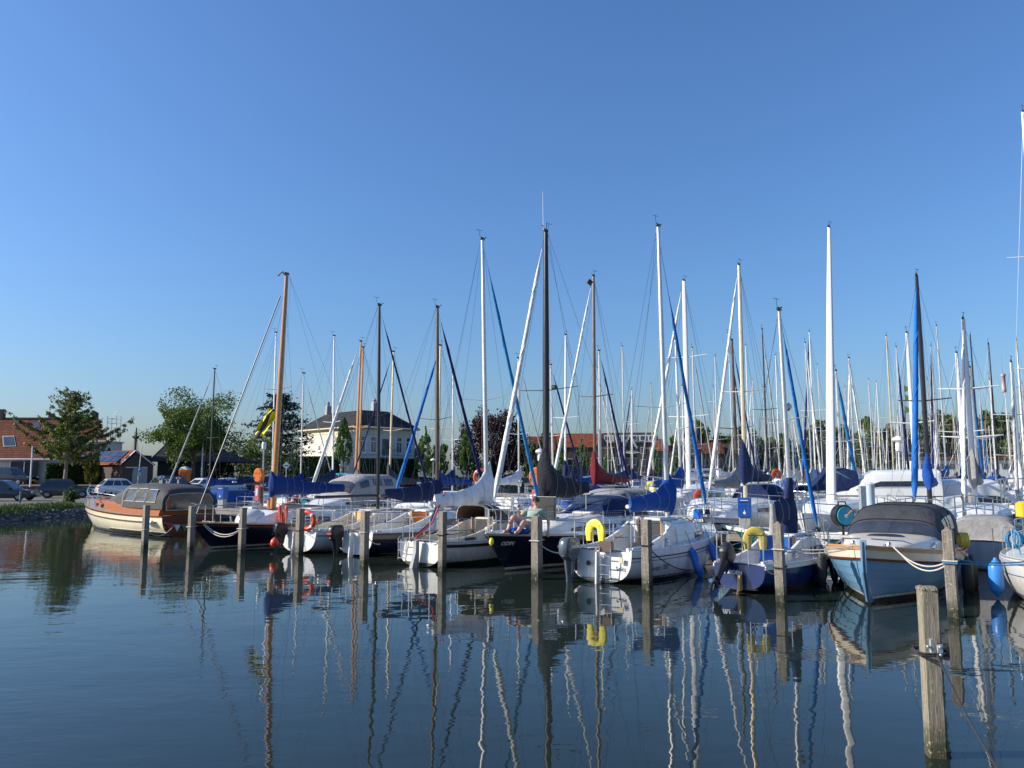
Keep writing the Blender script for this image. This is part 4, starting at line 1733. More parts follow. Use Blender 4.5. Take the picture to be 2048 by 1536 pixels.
for (px, py, dd, nm) in ((4, 832, 85, 'chimney'), (190, 838, 87, 'chimney'), (103, 840, 87, 'chimney')):
 p = P(px, py, dd)
 MB().bbox((p.x - o2.x, p.y - o2.y, p.z - o2.z + .2), (.55, .5, 1.1), .04).build(nm, darkwall, h2)
for px, py in ((33, 846), (74, 850)):
 NR = (A1 - A0).cross(B0 - A0).normalized()
 s4 = [onroof(px - 6, py + 5, .05, A0, NR), onroof(px + 7, py + 5, .05, A0, NR), onroof(px + 4, py - 5, .05, A0, NR), onroof(px - 7, py - 5, .05, A0, NR)]
 quadslab(rel(o2, s4), .06).build('skylight', M['house_glass'], h2, smooth=False)
# --- scaffold tower at the gable
o3 = P(222, 950, 92)
o3.z = TZ
sf = thing('scaffold_tower', 'thin metal scaffold tower rising behind the red roofs', 'scaffold', o3)
zt = P(222, 832, 92).z - TZ
for x in (-.55, .55):
 for y in (-.5, .5):
  MB().tube([(x, y, 0), (x, y, zt)], .035, 5).build('pole', M['galv'], sf)
for k in range(int(zt / .55)):
 z = .4 + k * .55
 for y in (-.5, .5):
  MB().tube([(-.55, y, z), (.55, y, z)], .022, 4).build('rung', M['galv'], sf)
 if k % 3 == 0:
  MB().tube([(-.55, -.5, z), (.55, -.5, z + 1.5)], .022, 4).build('brace', M['galv'], sf)
# small crane-like pole far behind
o3 = P(268, 940, 98)
mp_ = thing('ship_mast', 'old ship mast with top platform behind the brown garage', 'mast', (o3.x, o3.y, TZ))
zt = P(268, 855, 98).z - TZ
zp = P(268, 874, 98).z - TZ
MB().tube([(0, 0, 0), (0, 0, zp), (.02, 0, zt)], [.2, .16, .07], 8).build('pole', M['brownspar'], mp_)
MB().lathe([(.15, zp - .3), (.45, zp), (.45, zp + .12), (.2, zp + .14)], 8).build('platform', M['black'], mp_)
mb = MB()
for sd in (-1, 1):
 mb.tube([(sd * .4, 0, zp), (0, 0, zt - .3)], .03, 4)
 mb.tube([(sd * 1.1, 0, 0), (0, 0, zt - .6)], .025, 4)
mb.build('stay', M['wire'], mp_)
# --- garage with brown gable and solar panels
o4 = P(272, 966, 75)
o4.z = TZ - .55
gr = thing('brown_garage', 'brown gabled garage with grey door and white barge boards', 'garage', o4)
AP, AB = P(272, 902, 74.6), P(166, 903, 81)
AB.z = AP.z
LE, LB = P(240, 931, 74.2), P(136, 930, 79.5)
LB.z = LE.z
RE, RB = P(309, 931, 75.2), P(250, 931, 82)
RE.z = LE.z
RB.z = LE.z
r1 = quadslab(rel(o4, [LE, AP, AB, LB]), -.12).build('roof', brighttile, gr, smooth=False)
quadslab(rel(o4, [RE, AP, AB, RB]), .12).build('roof', brighttile, gr, smooth=False)
inn = .16
base = [Vector((LE.x + inn, LE.y + .1, o4.z)), Vector((RE.x - inn, RE.y + .1, o4.z)), RE + Vector((-inn, .1, 0)), AP + Vector((0, .1, -.15)), LE + Vector((inn, .1, 0))]
quadslab(rel(o4, base), .15).build('gable_wall', brownwall, gr, smooth=False)
quadslab(rel(o4, [Vector((LE.x + inn, LE.y + .1, o4.z)), LE + Vector((inn, .1, 0)), LB + Vector((inn, 0, 0)), Vector((LB.x + inn, LB.y, o4.z))]), .12).build('side_wall', brownwall, gr, smooth=False)
for q in (LE, RE):
 MB().tube(rel(o4, [q + Vector((0, -.08, .02)), AP + Vector((0, -.08, .03))]), .10, 4, flat=.5).build('barge_board', whitewood, gr)
dl, dr = P(250, 964, 74.5), P(294, 964, 75.0)
dz = P(270, 935, 74.7).z
dp = [Vector((dl.x, dl.y - .02, o4.z)), Vector((dr.x, dr.y - .02, o4.z)), Vector((dr.x, dr.y - .02, dz)), Vector((dl.x, dl.y - .02, dz))]
dd_ = quadslab(rel(o4, dp), .06).build('garage_door', garage_grey, gr, smooth=False)
MB().tube(rel(o4, [dp[3] + Vector((0, -.06, 0)), dp[2] + Vector((0, -.06, 0))]), .05, 4).build('frame', whitewood, dd_)
NP = (LE - AP).cross(AB - AP).normalized()
NP = NP if NP.z > 0 else -NP
pan = 0
for k in range(6):
 for j in range(2):
  f0, f1 = .07 + k * .15, .07 + k * .15 + .14
  g0, g1 = .10 + j * .36, .10 + j * .36 + .34
  def rp_(f, g_):
   return AP.lerp(AB, f).lerp(LE.lerp(LB, f), g_) + NP * .22
  if k >= 4 and j == 1:
   continue
  quadslab(rel(o4, [rp_(f0, g0), rp_(f1, g0), rp_(f1, g1), rp_(f0, g1)]), .04).build('solar_panel', solar, r1, smooth=False)
# --- dark shed with hip roof
o5 = P(345, 965, 88)
o5.z = TZ - .6
sh = thing('dark_shed', 'dark green timber shed with big dark hip roof behind the garage', 'shed', o5)
EL, ER = P(296, 922, 86), P(420, 925, 88)
ER.z = EL.z
RL, RR_ = P(335, 884, 92), P(395, 884, 93)
RR_.z = RL.z
BL, BR = Vector((EL.x + 1, 98, EL.z)), Vector((ER.x + 2, 99, EL.z))
mb = MB()
for f in ([EL, ER, RR_, RL], [EL, RL, BL], [ER, BR, RR_], [BL, RL, RR_, BR]):
 quadslab(rel(o5, f), .1, mb)
mb.build('roof', darkslate, sh, smooth=False)
quadslab(rel(o5, [Vector((EL.x + .8, EL.y + .6, o5.z)), Vector((ER.x - .8, ER.y + .6, o5.z)), ER + Vector((-.8, .6, 0)), EL + Vector((.8, .6, 0))]), .12).build('wall', greenwall, sh, smooth=False)
quadslab(rel(o5, [Vector((EL.x + .8, EL.y + .6, o5.z)), EL + Vector((.8, .6, 0)), BL + Vector((.8, 0, 0)), Vector((BL.x + .8, BL.y, o5.z))]), .12).build('wall', greenwall, sh, smooth=False)
p = P(343, 913, 87)
MB().lathe([(.2, p.z - o5.z - .2), (.2, p.z - o5.z + .55), (.24, p.z - o5.z + .6)], 8, Matrix.Translation((p.x - o5.x, p.y - o5.y, 0))).build('flue', mk('cream_pipe', (.55, .5, .4), .6), sh)
# --- portable toilet
c = P(369, 960, 84)
pt = thing('portable_toilet', 'orange portable toilet with white roof beside the dark shed', 'toilet', (c.x, c.y, TZ - .5))
MB().bbox((0, 0, .98), (.95, .95, 1.96), .05).build('cabin', M['orange'], pt)
MB().lathe([(.62, 1.96), (.58, 2.1), (.35, 2.25), (.05, 2.3)], 4, Matrix.Rotation(PI / 4, 4, 'Z')).build('roof', whitewood, pt)
MB().bbox((-.05, -.49, .95), (.6, .04, 1.6), .01).build('door', mk('dark_orange', (.60, .12, .02), .5), pt)
# --- white villa
C0 = Vector((-22.4, 110.0, GZ + .25))
vr = math.atan2(.69, .724)
vi = thing('villa', 'large pale two storey villa with dark flat-topped hip roof', 'villa', C0, vr)
VX, VY = 10.6, 16.2
VE = P(710, 853, 110).z - C0.z
MB().box((VX / 2, VY / 2, VE / 2), (VX, VY, VE)).build('wall', wallcream, vi)
MB().box((VX / 2, VY / 2, VE - .55), (VX + .10, VY + .10, .62)).build('frieze', creamtrim, vi)
MB().box((VX / 2, VY / 2, VE * .47), (VX + .12, VY + .12, .18)).build('string_course', wallwhite, vi)
MB().box((VX / 2, VY / 2, .4), (VX + .14, VY + .14, .8)).build('plinth', M['concrete'], vi)
MB().bbox((VX / 2, VY / 2, VE - .06), (VX + 1.2, VY + 1.2, .26), .08).build('cornice', creamtrim, vi)
VT = P(716, 824, 118).z - C0.z
rfv = MB().loft([[Vector((-.5, -.5, VE + .07)), Vector((VX + .5, -.5, VE + .07)), Vector((VX + .5, VY + .5, VE + .07)), Vector((-.5, VY + .5, VE + .07))],
     [Vector((3, 3, VT)), Vector((VX - 3, 3, VT)), Vector((VX - 3, VY - 3, VT)), Vector((3, VY - 3, VT))]]).build('roof', darkslate, vi, smooth=False)
for (x, y) in ((3.2, 13.2), (5.4, 3.4)):
 ch = MB().bbox((x, y, VT + .5), (.8, .8, 1.5), .05)
 ch.lathe([(.34, VT + 1.25), (.22, VT + 1.5), (.36, VT + 1.62), (.05, VT + 2.0)], 8, Matrix.Translation((x, y, 0)))
 ch.build('chimney', M['concrete'], rfv)


def vwin(face, u, z, w_, h_, arch=True):
 """window on face 'f' (y = 0 plane) or 's' (x = 0 plane)"""
 def T(a, b, d):
  return Vector((u + a, -d, z + b)) if face == 'f' else Vector((-d, u + a, z + b))
 def pane(x0, x1, z0, z1, d0, d1, nm, mt, par):
  q = MB().loft([[T(x0, z0, d0), T(x1, z0, d0), T(x1, z1, d0), T(x0, z1, d0)], [T(x0, z0, d1), T(x1, z0, d1), T(x1, z1, d1), T(x0, z1, d1)]])
  return q.build(nm, mt, par)
 f = pane(-w_ / 2 - .14, w_ / 2 + .14, -h_ / 2 - .1, h_ / 2 + .14, .0, .05, 'window', whitewood, vi)
 for a in (-1, 1):
  pane(a * w_ / 4 - w_ * .20, a * w_ / 4 + w_ * .20, -h_ / 2 + .06, h_ * .18, .03, .07, 'pane', M['house_glass'], f)
 pane(-w_ * .44, w_ * .44, h_ * .24, h_ / 2 - .03, .03, .07, 'pane', M['house_glass'], f)
 pane(-w_ / 2 - .28, w_ / 2 + .28, -h_ / 2 - .25, -h_ / 2 - .1, .0, .18, 'sill', wallwhite, f)
 if arch:
  pane(-w_ / 2 - .25, w_ / 2 + .25, h_ / 2 + .14, h_ / 2 + .32, .0, .12, 'hood', creamtrim, f)


for u in (1.2, 3.1, 7.6, 9.4):
 vwin('f', u, VE * .70, .95, 2.3)
 vwin('f', u, VE * .26, 1.0, 2.4)
for u in (2.2, 4.6):
 vwin('s', u, VE * .68, .95, 2.3)
for u in (3.0, 9.5, 12.5):
 vwin('s', u, VE * .26, .95, 2.3)
vwin('s', 9.9, VE * .66, .5, .8, False)
# balcony on the shaded front
bal = MB()
bal.box((5.3, -.75, VE * .49), (2.6, 1.5, .18))
bal.box((4.2, -1.3, VE * .24), (.22, .22, VE * .48))
bal.box((6.4, -1.3, VE * .24), (.22, .22, VE * .48))
bo_ = bal.build('balcony', wallwhite, vi)
mb = MB()
for k in range(14):
 mb.tube([(4.1 + k * .185, -1.45, VE * .5), (4.1 + k * .185, -1.45, VE * .5 + .95)], .025, 4)
mb.tube([(4.0, -1.45, VE * .5 + .95), (6.6, -1.45, VE * .5 + .95)], .04, 4)
mb.build('railing', M['wire'], bo_)
MB().box((5.3, -.03, VE * .66), (1.3, .1, 2.4)).build('balcony_door', M['house_glass'], vi)
# --- row of old red roofed houses on the far quay


def gable_house(label, pxl, pxr, apex_y, eave_y, dd, depth, roofm, wallm, front=True, name='quay_house', chim=0.5):
 a_, b_ = P(pxl, eave_y, dd), P(pxr, eave_y, dd)
 c = (a_ + b_) / 2
 w_ = (b_.x - a_.x)
 ez = a_.z - GZ
 az = P((pxl + pxr) / 2, apex_y, dd).z - GZ
 t = thing(name, label, 'house', (c.x, dd, GZ), -.12)
 if front:     # gable towards the water
  MB().loft([[Vector((-w_ / 2, 0, 0)), Vector((w_ / 2, 0, 0)), Vector((w_ / 2, 0, ez)), Vector((0, 0, az - .1)), Vector((-w_ / 2, 0, ez))],
     [Vector((-w_ / 2, depth, 0)), Vector((w_ / 2, depth, 0)), Vector((w_ / 2, depth, ez)), Vector((0, depth, az - .1)), Vector((-w_ / 2, depth, ez))]]).build('wall', wallm, t, smooth=False)
  for sd in (-1, 1):
   f = [Vector((sd * (w_ / 2 + .25), -.2, ez - .2)), Vector((0, -.2, az)), Vector((0, depth, az)), Vector((sd * (w_ / 2 + .25), depth, ez - .2))]
   quadslab(f, .14 * -sd).build('roof', roofm, t, smooth=False)
 else:
  MB().loft([[Vector((-w_ / 2, 0, 0)), Vector((-w_ / 2, 0, ez)), Vector((-w_ / 2, depth / 2, az - .1)), Vector((-w_ / 2, depth, ez)), Vector((-w_ / 2, depth, 0))],
     [Vector((w_ / 2, 0, 0)), Vector((w_ / 2, 0, ez)), Vector((w_ / 2, depth / 2, az - .1)), Vector((w_ / 2, depth, ez)), Vector((w_ / 2, depth, 0))]]).build('wall', wallm, t, smooth=False)
  quadslab([Vector((-w_ / 2 - .2, -.3, ez - .15)), Vector((w_ / 2 + .2, -.3, ez - .15)), Vector((w_ / 2 + .2, depth / 2, az)), Vector((-w_ / 2 - .2, depth / 2, az))], .14).build('roof', roofm, t, smooth=False)
  quadslab([Vector((-w_ / 2 - .2, depth + .3, ez - .15)), Vector((-w_ / 2 - .2, depth / 2, az)), Vector((w_ / 2 + .2, depth / 2, az)), Vector((w_ / 2 + .2, depth + .3, ez - .15))], -.14).build('roof', roofm, t, smooth=False)
 nw = max(2, int(w_ / 1.9))
 for fl in range(max(1, int(ez / 2.7))):
  for k in range(nw):
   x = -w_ / 2 + w_ * (k + .5) / nw
   z = 1.5 + fl * 2.7
   if z + .7 > ez:
    continue
   f = MB().box((x, -.03, z), (1.05, .1, 1.45)).build('window', whitewood, t)
   MB().box((x, -.06, z + .03), (.85, .1, 1.2)).build('pane', M['house_glass'], f)
 if chim is not None:
  MB().bbox((w_ * (chim - .5), depth * .5, az + .2), (.6, .6, 1.3), .04).build('chimney', darkwall, t)
 return t, w_, ez, az


gable_house('wide quay house with long plain red roof', 1106, 1196, 866, 893, 158, 9, brighttile, darkwall, False, chim=.2)
gable_house('low brown quay house left of the long red roof', 1056, 1108, 872, 905, 150, 8, redtile, darkwall, False, chim=.8)
gable_house('narrow gabled quay house right of the red sail mast', 1190, 1220, 872, 898, 148, 9, brighttile, darkwall)
gable_house('gabled quay house with dark front between two pyramid trees', 1220, 1246, 873, 902, 149, 9, brighttile, darkwall)
t_, w__, ez_, az_ = gable_house('stepped gable quay house with orange roof', 1246, 1274, 872, 900, 150, 9, brighttile, darkwall)
for k in range(6):
 for sd in (-1, 1):
  f = (k + .5) / 6
  MB().box((sd * w__ / 2 * (1 - f), -.12, lerp(ez_, az_, f) + .25), (w__ / 12 + .1, .3, .55)).build('gable_step', wallwhite, t_)
tt, w__, ez_, az_ = gable_house('tall brown roofed house with white dormer band', 1206, 1312, 864, 884, 168, 10, browntile, darkwall, False, chim=None)
for k in range(6):
 dm = MB().box((-w__ / 2 + w__ * (k + .5) / 6, 1.6, ez_ + .9), (w__ / 6 * .86, 2.2, 1.3)).build('dormer', whitewood, tt)
 MB().box((-w__ / 2 + w__ * (k + .5) / 6, .47, ez_ + .9), (w__ / 6 * .5, .08, .8)).build('pane', M['house_glass'], dm)
gable_house('small red roofed house right of the white dormer band', 1308, 1336, 878, 900, 156, 8, brighttile, darkwall, False, chim=.3)
gable_house('brown terrace house with red roof patch beyond the white masts', 1394, 1446, 884, 906, 168, 9, redtile, darkwall, False, chim=.1)
gable_house('grey brown terrace house behind the beige mast', 1446, 1512, 886, 908, 170, 9, browntile, darkwall, False, chim=.7)
gable_house('dark quay house half hidden by the tall white mast', 1340, 1392, 890, 912, 165, 9, browntile, darkwall, False, chim=.6)
# harbour building on the right horizon
c = P(1912, 950, 190)
hb_ = thing('harbour_building', 'low white harbour building with red roof edge below the horizon trees', 'building', (c.x, c.y, GZ), -.2)
MB().box((0, 0, 2.6), (22, 8, 5.2)).build('wall', wallwhite, hb_)
MB().bbox((0, 0, 5.5), (23, 9, .7), .1).build('roof', brighttile, hb_)
for k in range(9):
 MB().box((-9.6 + k * 2.4, -4.02, 3.6), (1.7, .1, 1.3)).build('window', M['house_glass'], hb_)

# ================================================================== cars
CARM = {}
PAINT = dict(black=mk('car_black', (.012, .013, .016), .25, .1, .1, coat=.8), navy=mk('car_navy', (.014, .022, .040), .25, .2, .1, coat=.8),
    grey=mk('car_grey', (.055, .055, .055), .28, .3, .1, coat=.8), silver=mk('car_silver', (.45, .46, .47), .3, .5, .06, coat=.8),
    white=mk('car_white', (.72, .73, .74), .25, 0, .04, coat=.8), red=mk('car_red', (.32, .02, .02), .25, .1, .08, coat=.8),
    cyan=mk('van_cyan', (.012, .33, .58), .3, 0, .06, coat=.6), blue=mk('car_blue', (.02, .07, .22), .25, .2, .08, coat=.8))


def car_parts(kind):
 """template meshes for one body style, length along +x, wheels on z = 0"""
 if kind in CARM:
  return CARM[kind]
 L, W, Hh = dict(hatch=(3.9, 1.70, 1.48), sedan=(4.5, 1.78, 1.44), suv=(4.5, 1.84, 1.68), van=(4.7, 1.88, 1.95), pickup=(5.0, 1.86, 1.8))[kind]
 hx = L / 2
 belt = Hh * (.58 if kind != 'van' else .54)
 st = dict(
  hatch=[(-hx, .40, .62), (-hx + .06, .26, belt), (-hx * .55, .20, belt + .02), (hx * .2, .20, belt), (hx * .45, .20, belt - .04), (hx * .8, .22, belt - .09), (hx - .1, .25, belt - .17), (hx, .36, .56)],
  sedan=[(-hx, .40, .66), (-hx + .08, .28, belt + .02), (-hx * .55, .20, belt + .03), (hx * .2, .20, belt), (hx * .45, .20, belt - .04), (hx * .8, .22, belt - .09), (hx - .1, .25, belt - .15), (hx, .36, .54)],
  suv=[(-hx, .45, .72), (-hx + .06, .32, belt), (-hx * .5, .26, belt + .02), (hx * .2, .26, belt), (hx * .48, .26, belt - .03), (hx * .82, .28, belt - .1), (hx - .08, .3, belt - .2), (hx, .45, .62)],
  van=[(-hx, .4, .8), (-hx + .04, .26, belt), (-hx * .5, .22, belt), (hx * .3, .22, belt), (hx * .6, .22, belt - .04), (hx * .85, .24, belt - .2), (hx - .06, .26, belt - .38), (hx, .4, .6)],
  pickup=[(-hx, .5, .8), (-hx + .05, .36, belt), (-hx * .4, .3, belt), (hx * .2, .3, belt), (hx * .48, .3, belt), (hx * .85, .32, belt - .06), (hx - .06, .34, belt - .15), (hx, .5, .68)])[kind]
 rings = []
 for x, zb, zt in st:
  k = .86 if abs(x) > hx - .03 else .96 if abs(x) > hx * .78 else 1
  w_ = W / 2 * k
  rings.append([Vector((x, y, z)) for y, z in ((-w_ * .92, zb), (-w_, lerp(zb, zt, .3)), (-w_, lerp(zb, zt, .75)), (-w_ * .93, zt), (0, zt + .03), (w_ * .93, zt), (w_, lerp(zb, zt, .75)), (w_, lerp(zb, zt, .3)), (w_ * .92, zb))])
 body = MB().loft(rings).mesh('body', PAINT['black'], angle=45)
 # greenhouse
 gx = dict(hatch=(-hx * .93, -hx * .62, hx * .08, hx * .45), sedan=(-hx * .72, -hx * .36, hx * .1, hx * .46), suv=(-hx * .95, -hx * .72, hx * .08, hx * .42), van=(-hx * .97, -hx * .9, hx * .35, hx * .68), pickup=(-hx * .25, -hx * .16, hx * .12, hx * .4))[kind]
 wb, wt = W / 2 * .92, W / 2 * .74
 if kind == 'van':
  wt = W / 2 * .85
 lowr = [Vector((gx[0], -wb, belt - .02)), Vector((gx[3], -wb, belt - .05)), Vector((gx[3], wb, belt - .05)), Vector((gx[0], wb, belt - .02))]
 m1 = [Vector((lerp(gx[0], gx[1], .85), -wt * 1.04, Hh - .12)), Vector((lerp(gx[3], gx[2], .8), -wt * 1.04, Hh - .12)), Vector((lerp(gx[3], gx[2], .8), wt * 1.04, Hh - .12)), Vector((lerp(gx[0], gx[1], .85), wt * 1.04, Hh - .12))]
 t1 = [Vector((gx[1], -wt * .9, Hh - .03)), Vector((gx[2], -wt * .9, Hh - .03)), Vector((gx[2], wt * .9, Hh - .03)), Vector((gx[1], wt * .9, Hh - .03))]
 t2 = [Vector((lerp(gx[1], gx[2], .2), -wt * .55, Hh)), Vector((lerp(gx[1], gx[2], .8), -wt * .55, Hh)), Vector((lerp(gx[1], gx[2], .8), wt * .55, Hh)), Vector((lerp(gx[1], gx[2], .2), wt * .55, Hh))]
 cabn = MB().loft([lowr, m1, t1, t2]).mesh('cabin', PAINT['black'], angle=30)

 def face(a, b, c, d, m0=.08, m1_=.92, n0=.12, n1=.9, out=.012):
  q = lambda u, v: a.lerp(b, u).lerp(d.lerp(c, u), v)
  pts = [q(m0, n0), q(m1_, n0), q(m1_, n1), q(m0, n1)]
  nr = (pts[1] - pts[0]).cross(pts[2] - pts[0]).normalized()
  mid = sum(pts, Vector()) / 4
  if nr.dot(mid - Vector((0, 0, Hh * .6))) < 0:
   nr = -nr
  return [p + nr * out for p in pts]
 ws = MB().add(face(lowr[1], lowr[2], m1[2], m1[1], .06, .94, .1, .95), [(0, 1, 2, 3)]).mesh('windscreen', M['glass'], False)
 rwn = MB().add(face(lowr[3], lowr[0], m1[0], m1[3], .1, .9, .2, .9), [(0, 1, 2, 3)]).mesh('rear_window', M['glass'], False)
 sides = []
 for (a_, b_, c_, d_) in ((lowr[0], lowr[1], m1[1], m1[0]), (lowr[3], lowr[2], m1[2], m1[3])):
  mb = MB()
  splits = ((.06, .34), (.37, .62), (.65, .93)) if kind in ('hatch', 'suv', 'sedan') else ((.62, .93),) if kind == 'van' else ((.1, .9),)
  if kind == 'van':
   splits = ((.08, .36), (.40, .66), (.70, .95))
  for u0, u1 in splits:
   mb.add(face(a_, b_, c_, d_, u0, u1, .1, .9), [(0, 1, 2, 3)])
  sides.append(mb.mesh('side_windows', M['glass'], False))
 tyre = MB().torus((0, 0, 0), .235, .085, 18, 8).mesh('tyre', M['tyre'])
 rim = MB()
 rim.lathe([(.2, -.06), (.205, .06), (.06, .075), (.03, .08)], 12, Matrix.Rotation(PI / 2, 4, 'X'))
 rimm = rim.mesh('rim', M['grey'])
 CARM[kind] = dict(L=L, W=W, H=Hh, body=body, cabin=cabn, ws=ws, rw=rwn, sides=sides, tyre=tyre, rim=rimm, belt=belt, hx=hx)
 return CARM[kind]


headl = mk('headlamp', (.7, .72, .74), .1, .3, 0, spec=.8)
taill = mk('tail_lamp', (.25, .01, .01), .2, 0, 0, spec=.8)
plate_y = mk('yellow_number_plate', (.72, .48, .03), .5, var=0)
HLM = MB().bbox((0, 0, 0), (.16, .34, .15), .04).mesh('headlight', headl)
TLM = MB().bbox((0, 0, 0), (.10, .26, .18), .03).mesh('tail_light', taill)
NPM = MB().bbox((0, 0, 0), (.025, .52, .12), .006).mesh('number_plate', plate_y)
MIR = MB().bbox((0, 0, 0), (.12, .2, .13), .03).mesh('mirror', M['black'])


def car(label, loc, rz, kind, paint, group=None, cat='car', detail=True):
 T = car_parts(kind)
 t = thing('parked_' + ('van' if kind == 'van' else 'car'), label, 'van' if kind == 'van' else 'car', loc, rz, group)
 link('body', T['body'], t, mat=PAINT[paint])
 link('cabin', T['cabin'], t, mat=PAINT[paint])
 link('windscreen', T['ws'], t)
 link('rear_window', T['rw'], t)
 for s_ in T['sides']:
  link('side_windows', s_, t)
 hx, W = T['hx'], T['W']
 for x in (-hx * .60, hx * .62):
  for sd in (-1, 1):
   wtl = link('tyre', T['tyre'], t, (x, sd * (W / 2 - .09), .32))
   wtl.name = 'wheel'
   link('rim', T['rim'], wtl, rz=0 if sd < 0 else PI)
 for sd in (-1, 1):
  link('headlight', HLM, t, (hx - .1, sd * W * .36, T['belt'] * .72))
  link('tail_light', TLM, t, (-hx + .06, sd * W * .40, T['belt'] * .86))
  link('mirror', MIR, t, (hx * .36, sd * (W / 2 + .05), T['belt'] + .06))
 link('number_plate', NPM, t, (-hx - .01, 0, .62))
 link('number_plate', NPM, t, (hx + .005, 0, .45))
 return t


def at(px, py, dd, z=None):
 p = P(px, py, dd)
 return Vector((p.x, p.y, GZ + .012 if z is None else z))


grp = 'cars parked along the quay'
car('dark pickup with high bonnet in front of the white house doors', at(20, 970, 73, TZ - .02), R(-4), 'suv', 'black', grp)
car('dark blue car cut off by the left edge of the picture', at(5, 995, 54), R(8), 'sedan', 'navy', grp)
car('small dark grey hatchback with yellow rear plate on the left quay', at(131, 992, 61), R(24), 'hatch', 'grey', grp)
car('white hatchback behind the cream cruiser bow', at(243, 990, 66.5), R(38), 'hatch', 'white', grp)
car('black car with pale roof just behind the cruiser hood', at(352, 975, 70), R(52), 'suv', 'grey', grp)
car('white estate car right of the black car with pale roof', at(412, 970, 79), R(60), 'sedan', 'white', grp)
car('white sedan seen from the front, above the blue sail covers', at(452, 972, 84), R(-110), 'sedan', 'white', grp)
car('dark grey suv left of the orange lifebuoy container', at(497, 972, 88), R(-112), 'suv', 'grey', grp)
car('black suv behind the blue sail covers', at(566, 970, 96), R(-110), 'suv', 'black', grp)
car('silver car between the black suv and the cyan van', at(622, 970, 100), R(-112), 'sedan', 'silver', grp)
car('white car just left of the cyan van', at(654, 969, 104), R(70), 'hatch', 'white', grp)
car('bright cyan van parked below the villa', at(695, 968, 104), R(-40), 'van', 'cyan', grp)
car('white van behind the twin varnished masts', at(742, 967, 112), R(-45), 'van', 'white', grp)
car('silver suv parked in front of the villa hedge', at(786, 968, 112), R(-116), 'suv', 'silver', grp)
car('silver estate car, next right of the silver suv', at(806, 967, 113), R(-116), 'sedan', 'silver', grp)
car('dark red car half hidden by the blue rolled sail', at(834, 968, 112), R(-118), 'hatch', 'red', grp)
car('white car left of the dark brown mast', at(862, 968, 112), R(-118), 'sedan', 'white', grp)
car('dark estate car right of the dark brown mast', at(907, 970, 108), R(-30), 'suv', 'black', grp)
car('pale silver car next to the white sail cover', at(930, 967, 114), R(-120), 'sedan', 'silver', grp)
car('white camper van under the copper beech', at(1022, 960, 122), R(-30), 'van', 'white', grp)
car('light blue car in front of the white camper van', at(1002, 968, 116), R(-120), 'hatch', 'blue', grp)
car('red car below the white camper van', at(1030, 968, 117), R(-122), 'hatch', 'red', grp)

# bollards along the road
for k, px in enumerate((40, 127)):
 p = P(px, 1003, 50.5)
 MBL = MB().lathe([(.06, 0), (.06, .72), (.05, .78), (.0, .8)], 8)
 tag(MBL.build('bollard', M['pile'], loc=(p.x, p.y, GZ - .05)), ['thin dark bollard in front of the dark blue car', 'thin dark bollard in front of the grey hatchback'][k], 'bollard', 'bollards on the quay edge')
# white flagpole in front of the white house
p0, p1 = P(60, 974, 66), P(65, 892, 66)
tag(MB().tube([p0, p1], [.07, .05], 8).build('flagpole', whitewood), 'plain white pole leaning slightly in front of the white house', 'pole')


def lamp_post(label, px, top, foot_y, dd, arm=-1.0, mat=None):
 b = P(px, foot_y, dd)
 zt = P(px, top, dd).z
 t = thing('street_lamp', label, 'street lamp', (b.x, b.y, GZ))
 h = zt - GZ
 MB().tube([(0, 0, 0), (0, 0, h * .9), (arm * .12, 0, h * .97), (arm * .5, 0, h), (arm, 0, h)], [.09, .07, .06, .05, .045], 8).build('post', mat or M['galv'], t)
 MB().bbox((arm * 1.2, 0, h - .02), (.6, .2, .1), .03).build('lamp_head', M['galv'], t)
 return t


lamp_post('grey street lamp with bent arm in front of the spreading tree', 402, 814, 975, 84, -1.2)
lamp_post('street lamp with bent arm against the copper beech', 937, 856, 968, 112, -.7)
for (px, top, lab) in ((1082, 905, 'round headed lamp post left of the thick black mast'), (866, 918, 'short lamp post behind the dark brown mast')):
 b = P(px, 968, 108)
 h = P(px, top, 108).z - GZ
 t = thing('street_lamp', lab, 'street lamp', (b.x, b.y, GZ))
 MB().tube([(0, 0, 0), (0, 0, h - .3)], [.08, .05], 7).build('post', M['galv'], t)
 MB().lathe([(.1, h - .3), (.38, h - .22), (.4, h - .12), (.25, h + .02), (.05, h + .1)], 12).build('lamp_head', whitewood, t)
# parking sign
b = P(277, 968, 70)
t = thing('parking_sign', 'blue parking sign with white letter on a grey post by the garage', 'sign', (b.x, b.y, GZ))
zt = P(277, 890, 70).z - GZ
MB().tube([(-.15, 0, 0), (.12, 0, zt + .0)], .035, 6).build('post', M['galv'], t)
zs = P(277, 939, 70).z - GZ
s_ = MB().bbox((.05, -.06, zs), (.36, .03, .42), .01).build('sign_plate', M['blue'], t)
lettering('P', .36, M['whiteprint'], s_, lambda a_, b_, o_: Vector((-.06 + a_, -.078 - o_, zs - .13 + b_)), 0, .01, 'letter')
MB().bbox((.05, -.06, zs - .42), (.32, .03, .34), .01).build('sub_plate', M['grey'], t)
# diamond shaped berth sign on the quay, between the wooden mast and the grey mast
b = P(572, 960, 70)
t = thing('diamond_sign', 'white diamond sign with dark stripe right of the wooden mast', 'sign', (b.x, b.y, GZ))
zc = P(572, 931, 70).z - GZ
MB().tube([(0, 0, 0), (0, 0, zc)], .03, 6).build('post', M['galv'], t)
MB().loft([[Vector((0, y, zc - .34)), Vector((.34, y, zc)), Vector((0, y, zc + .34)), Vector((-.34, y, zc))] for y in (-.06, -.03)]).build('sign_plate', whitewood, t)
MB().box((0, -.068, zc), (.40, .01, .09)).build('stripe', M['darkprint'], t)


# ================================================================== front row
JA = R(35)


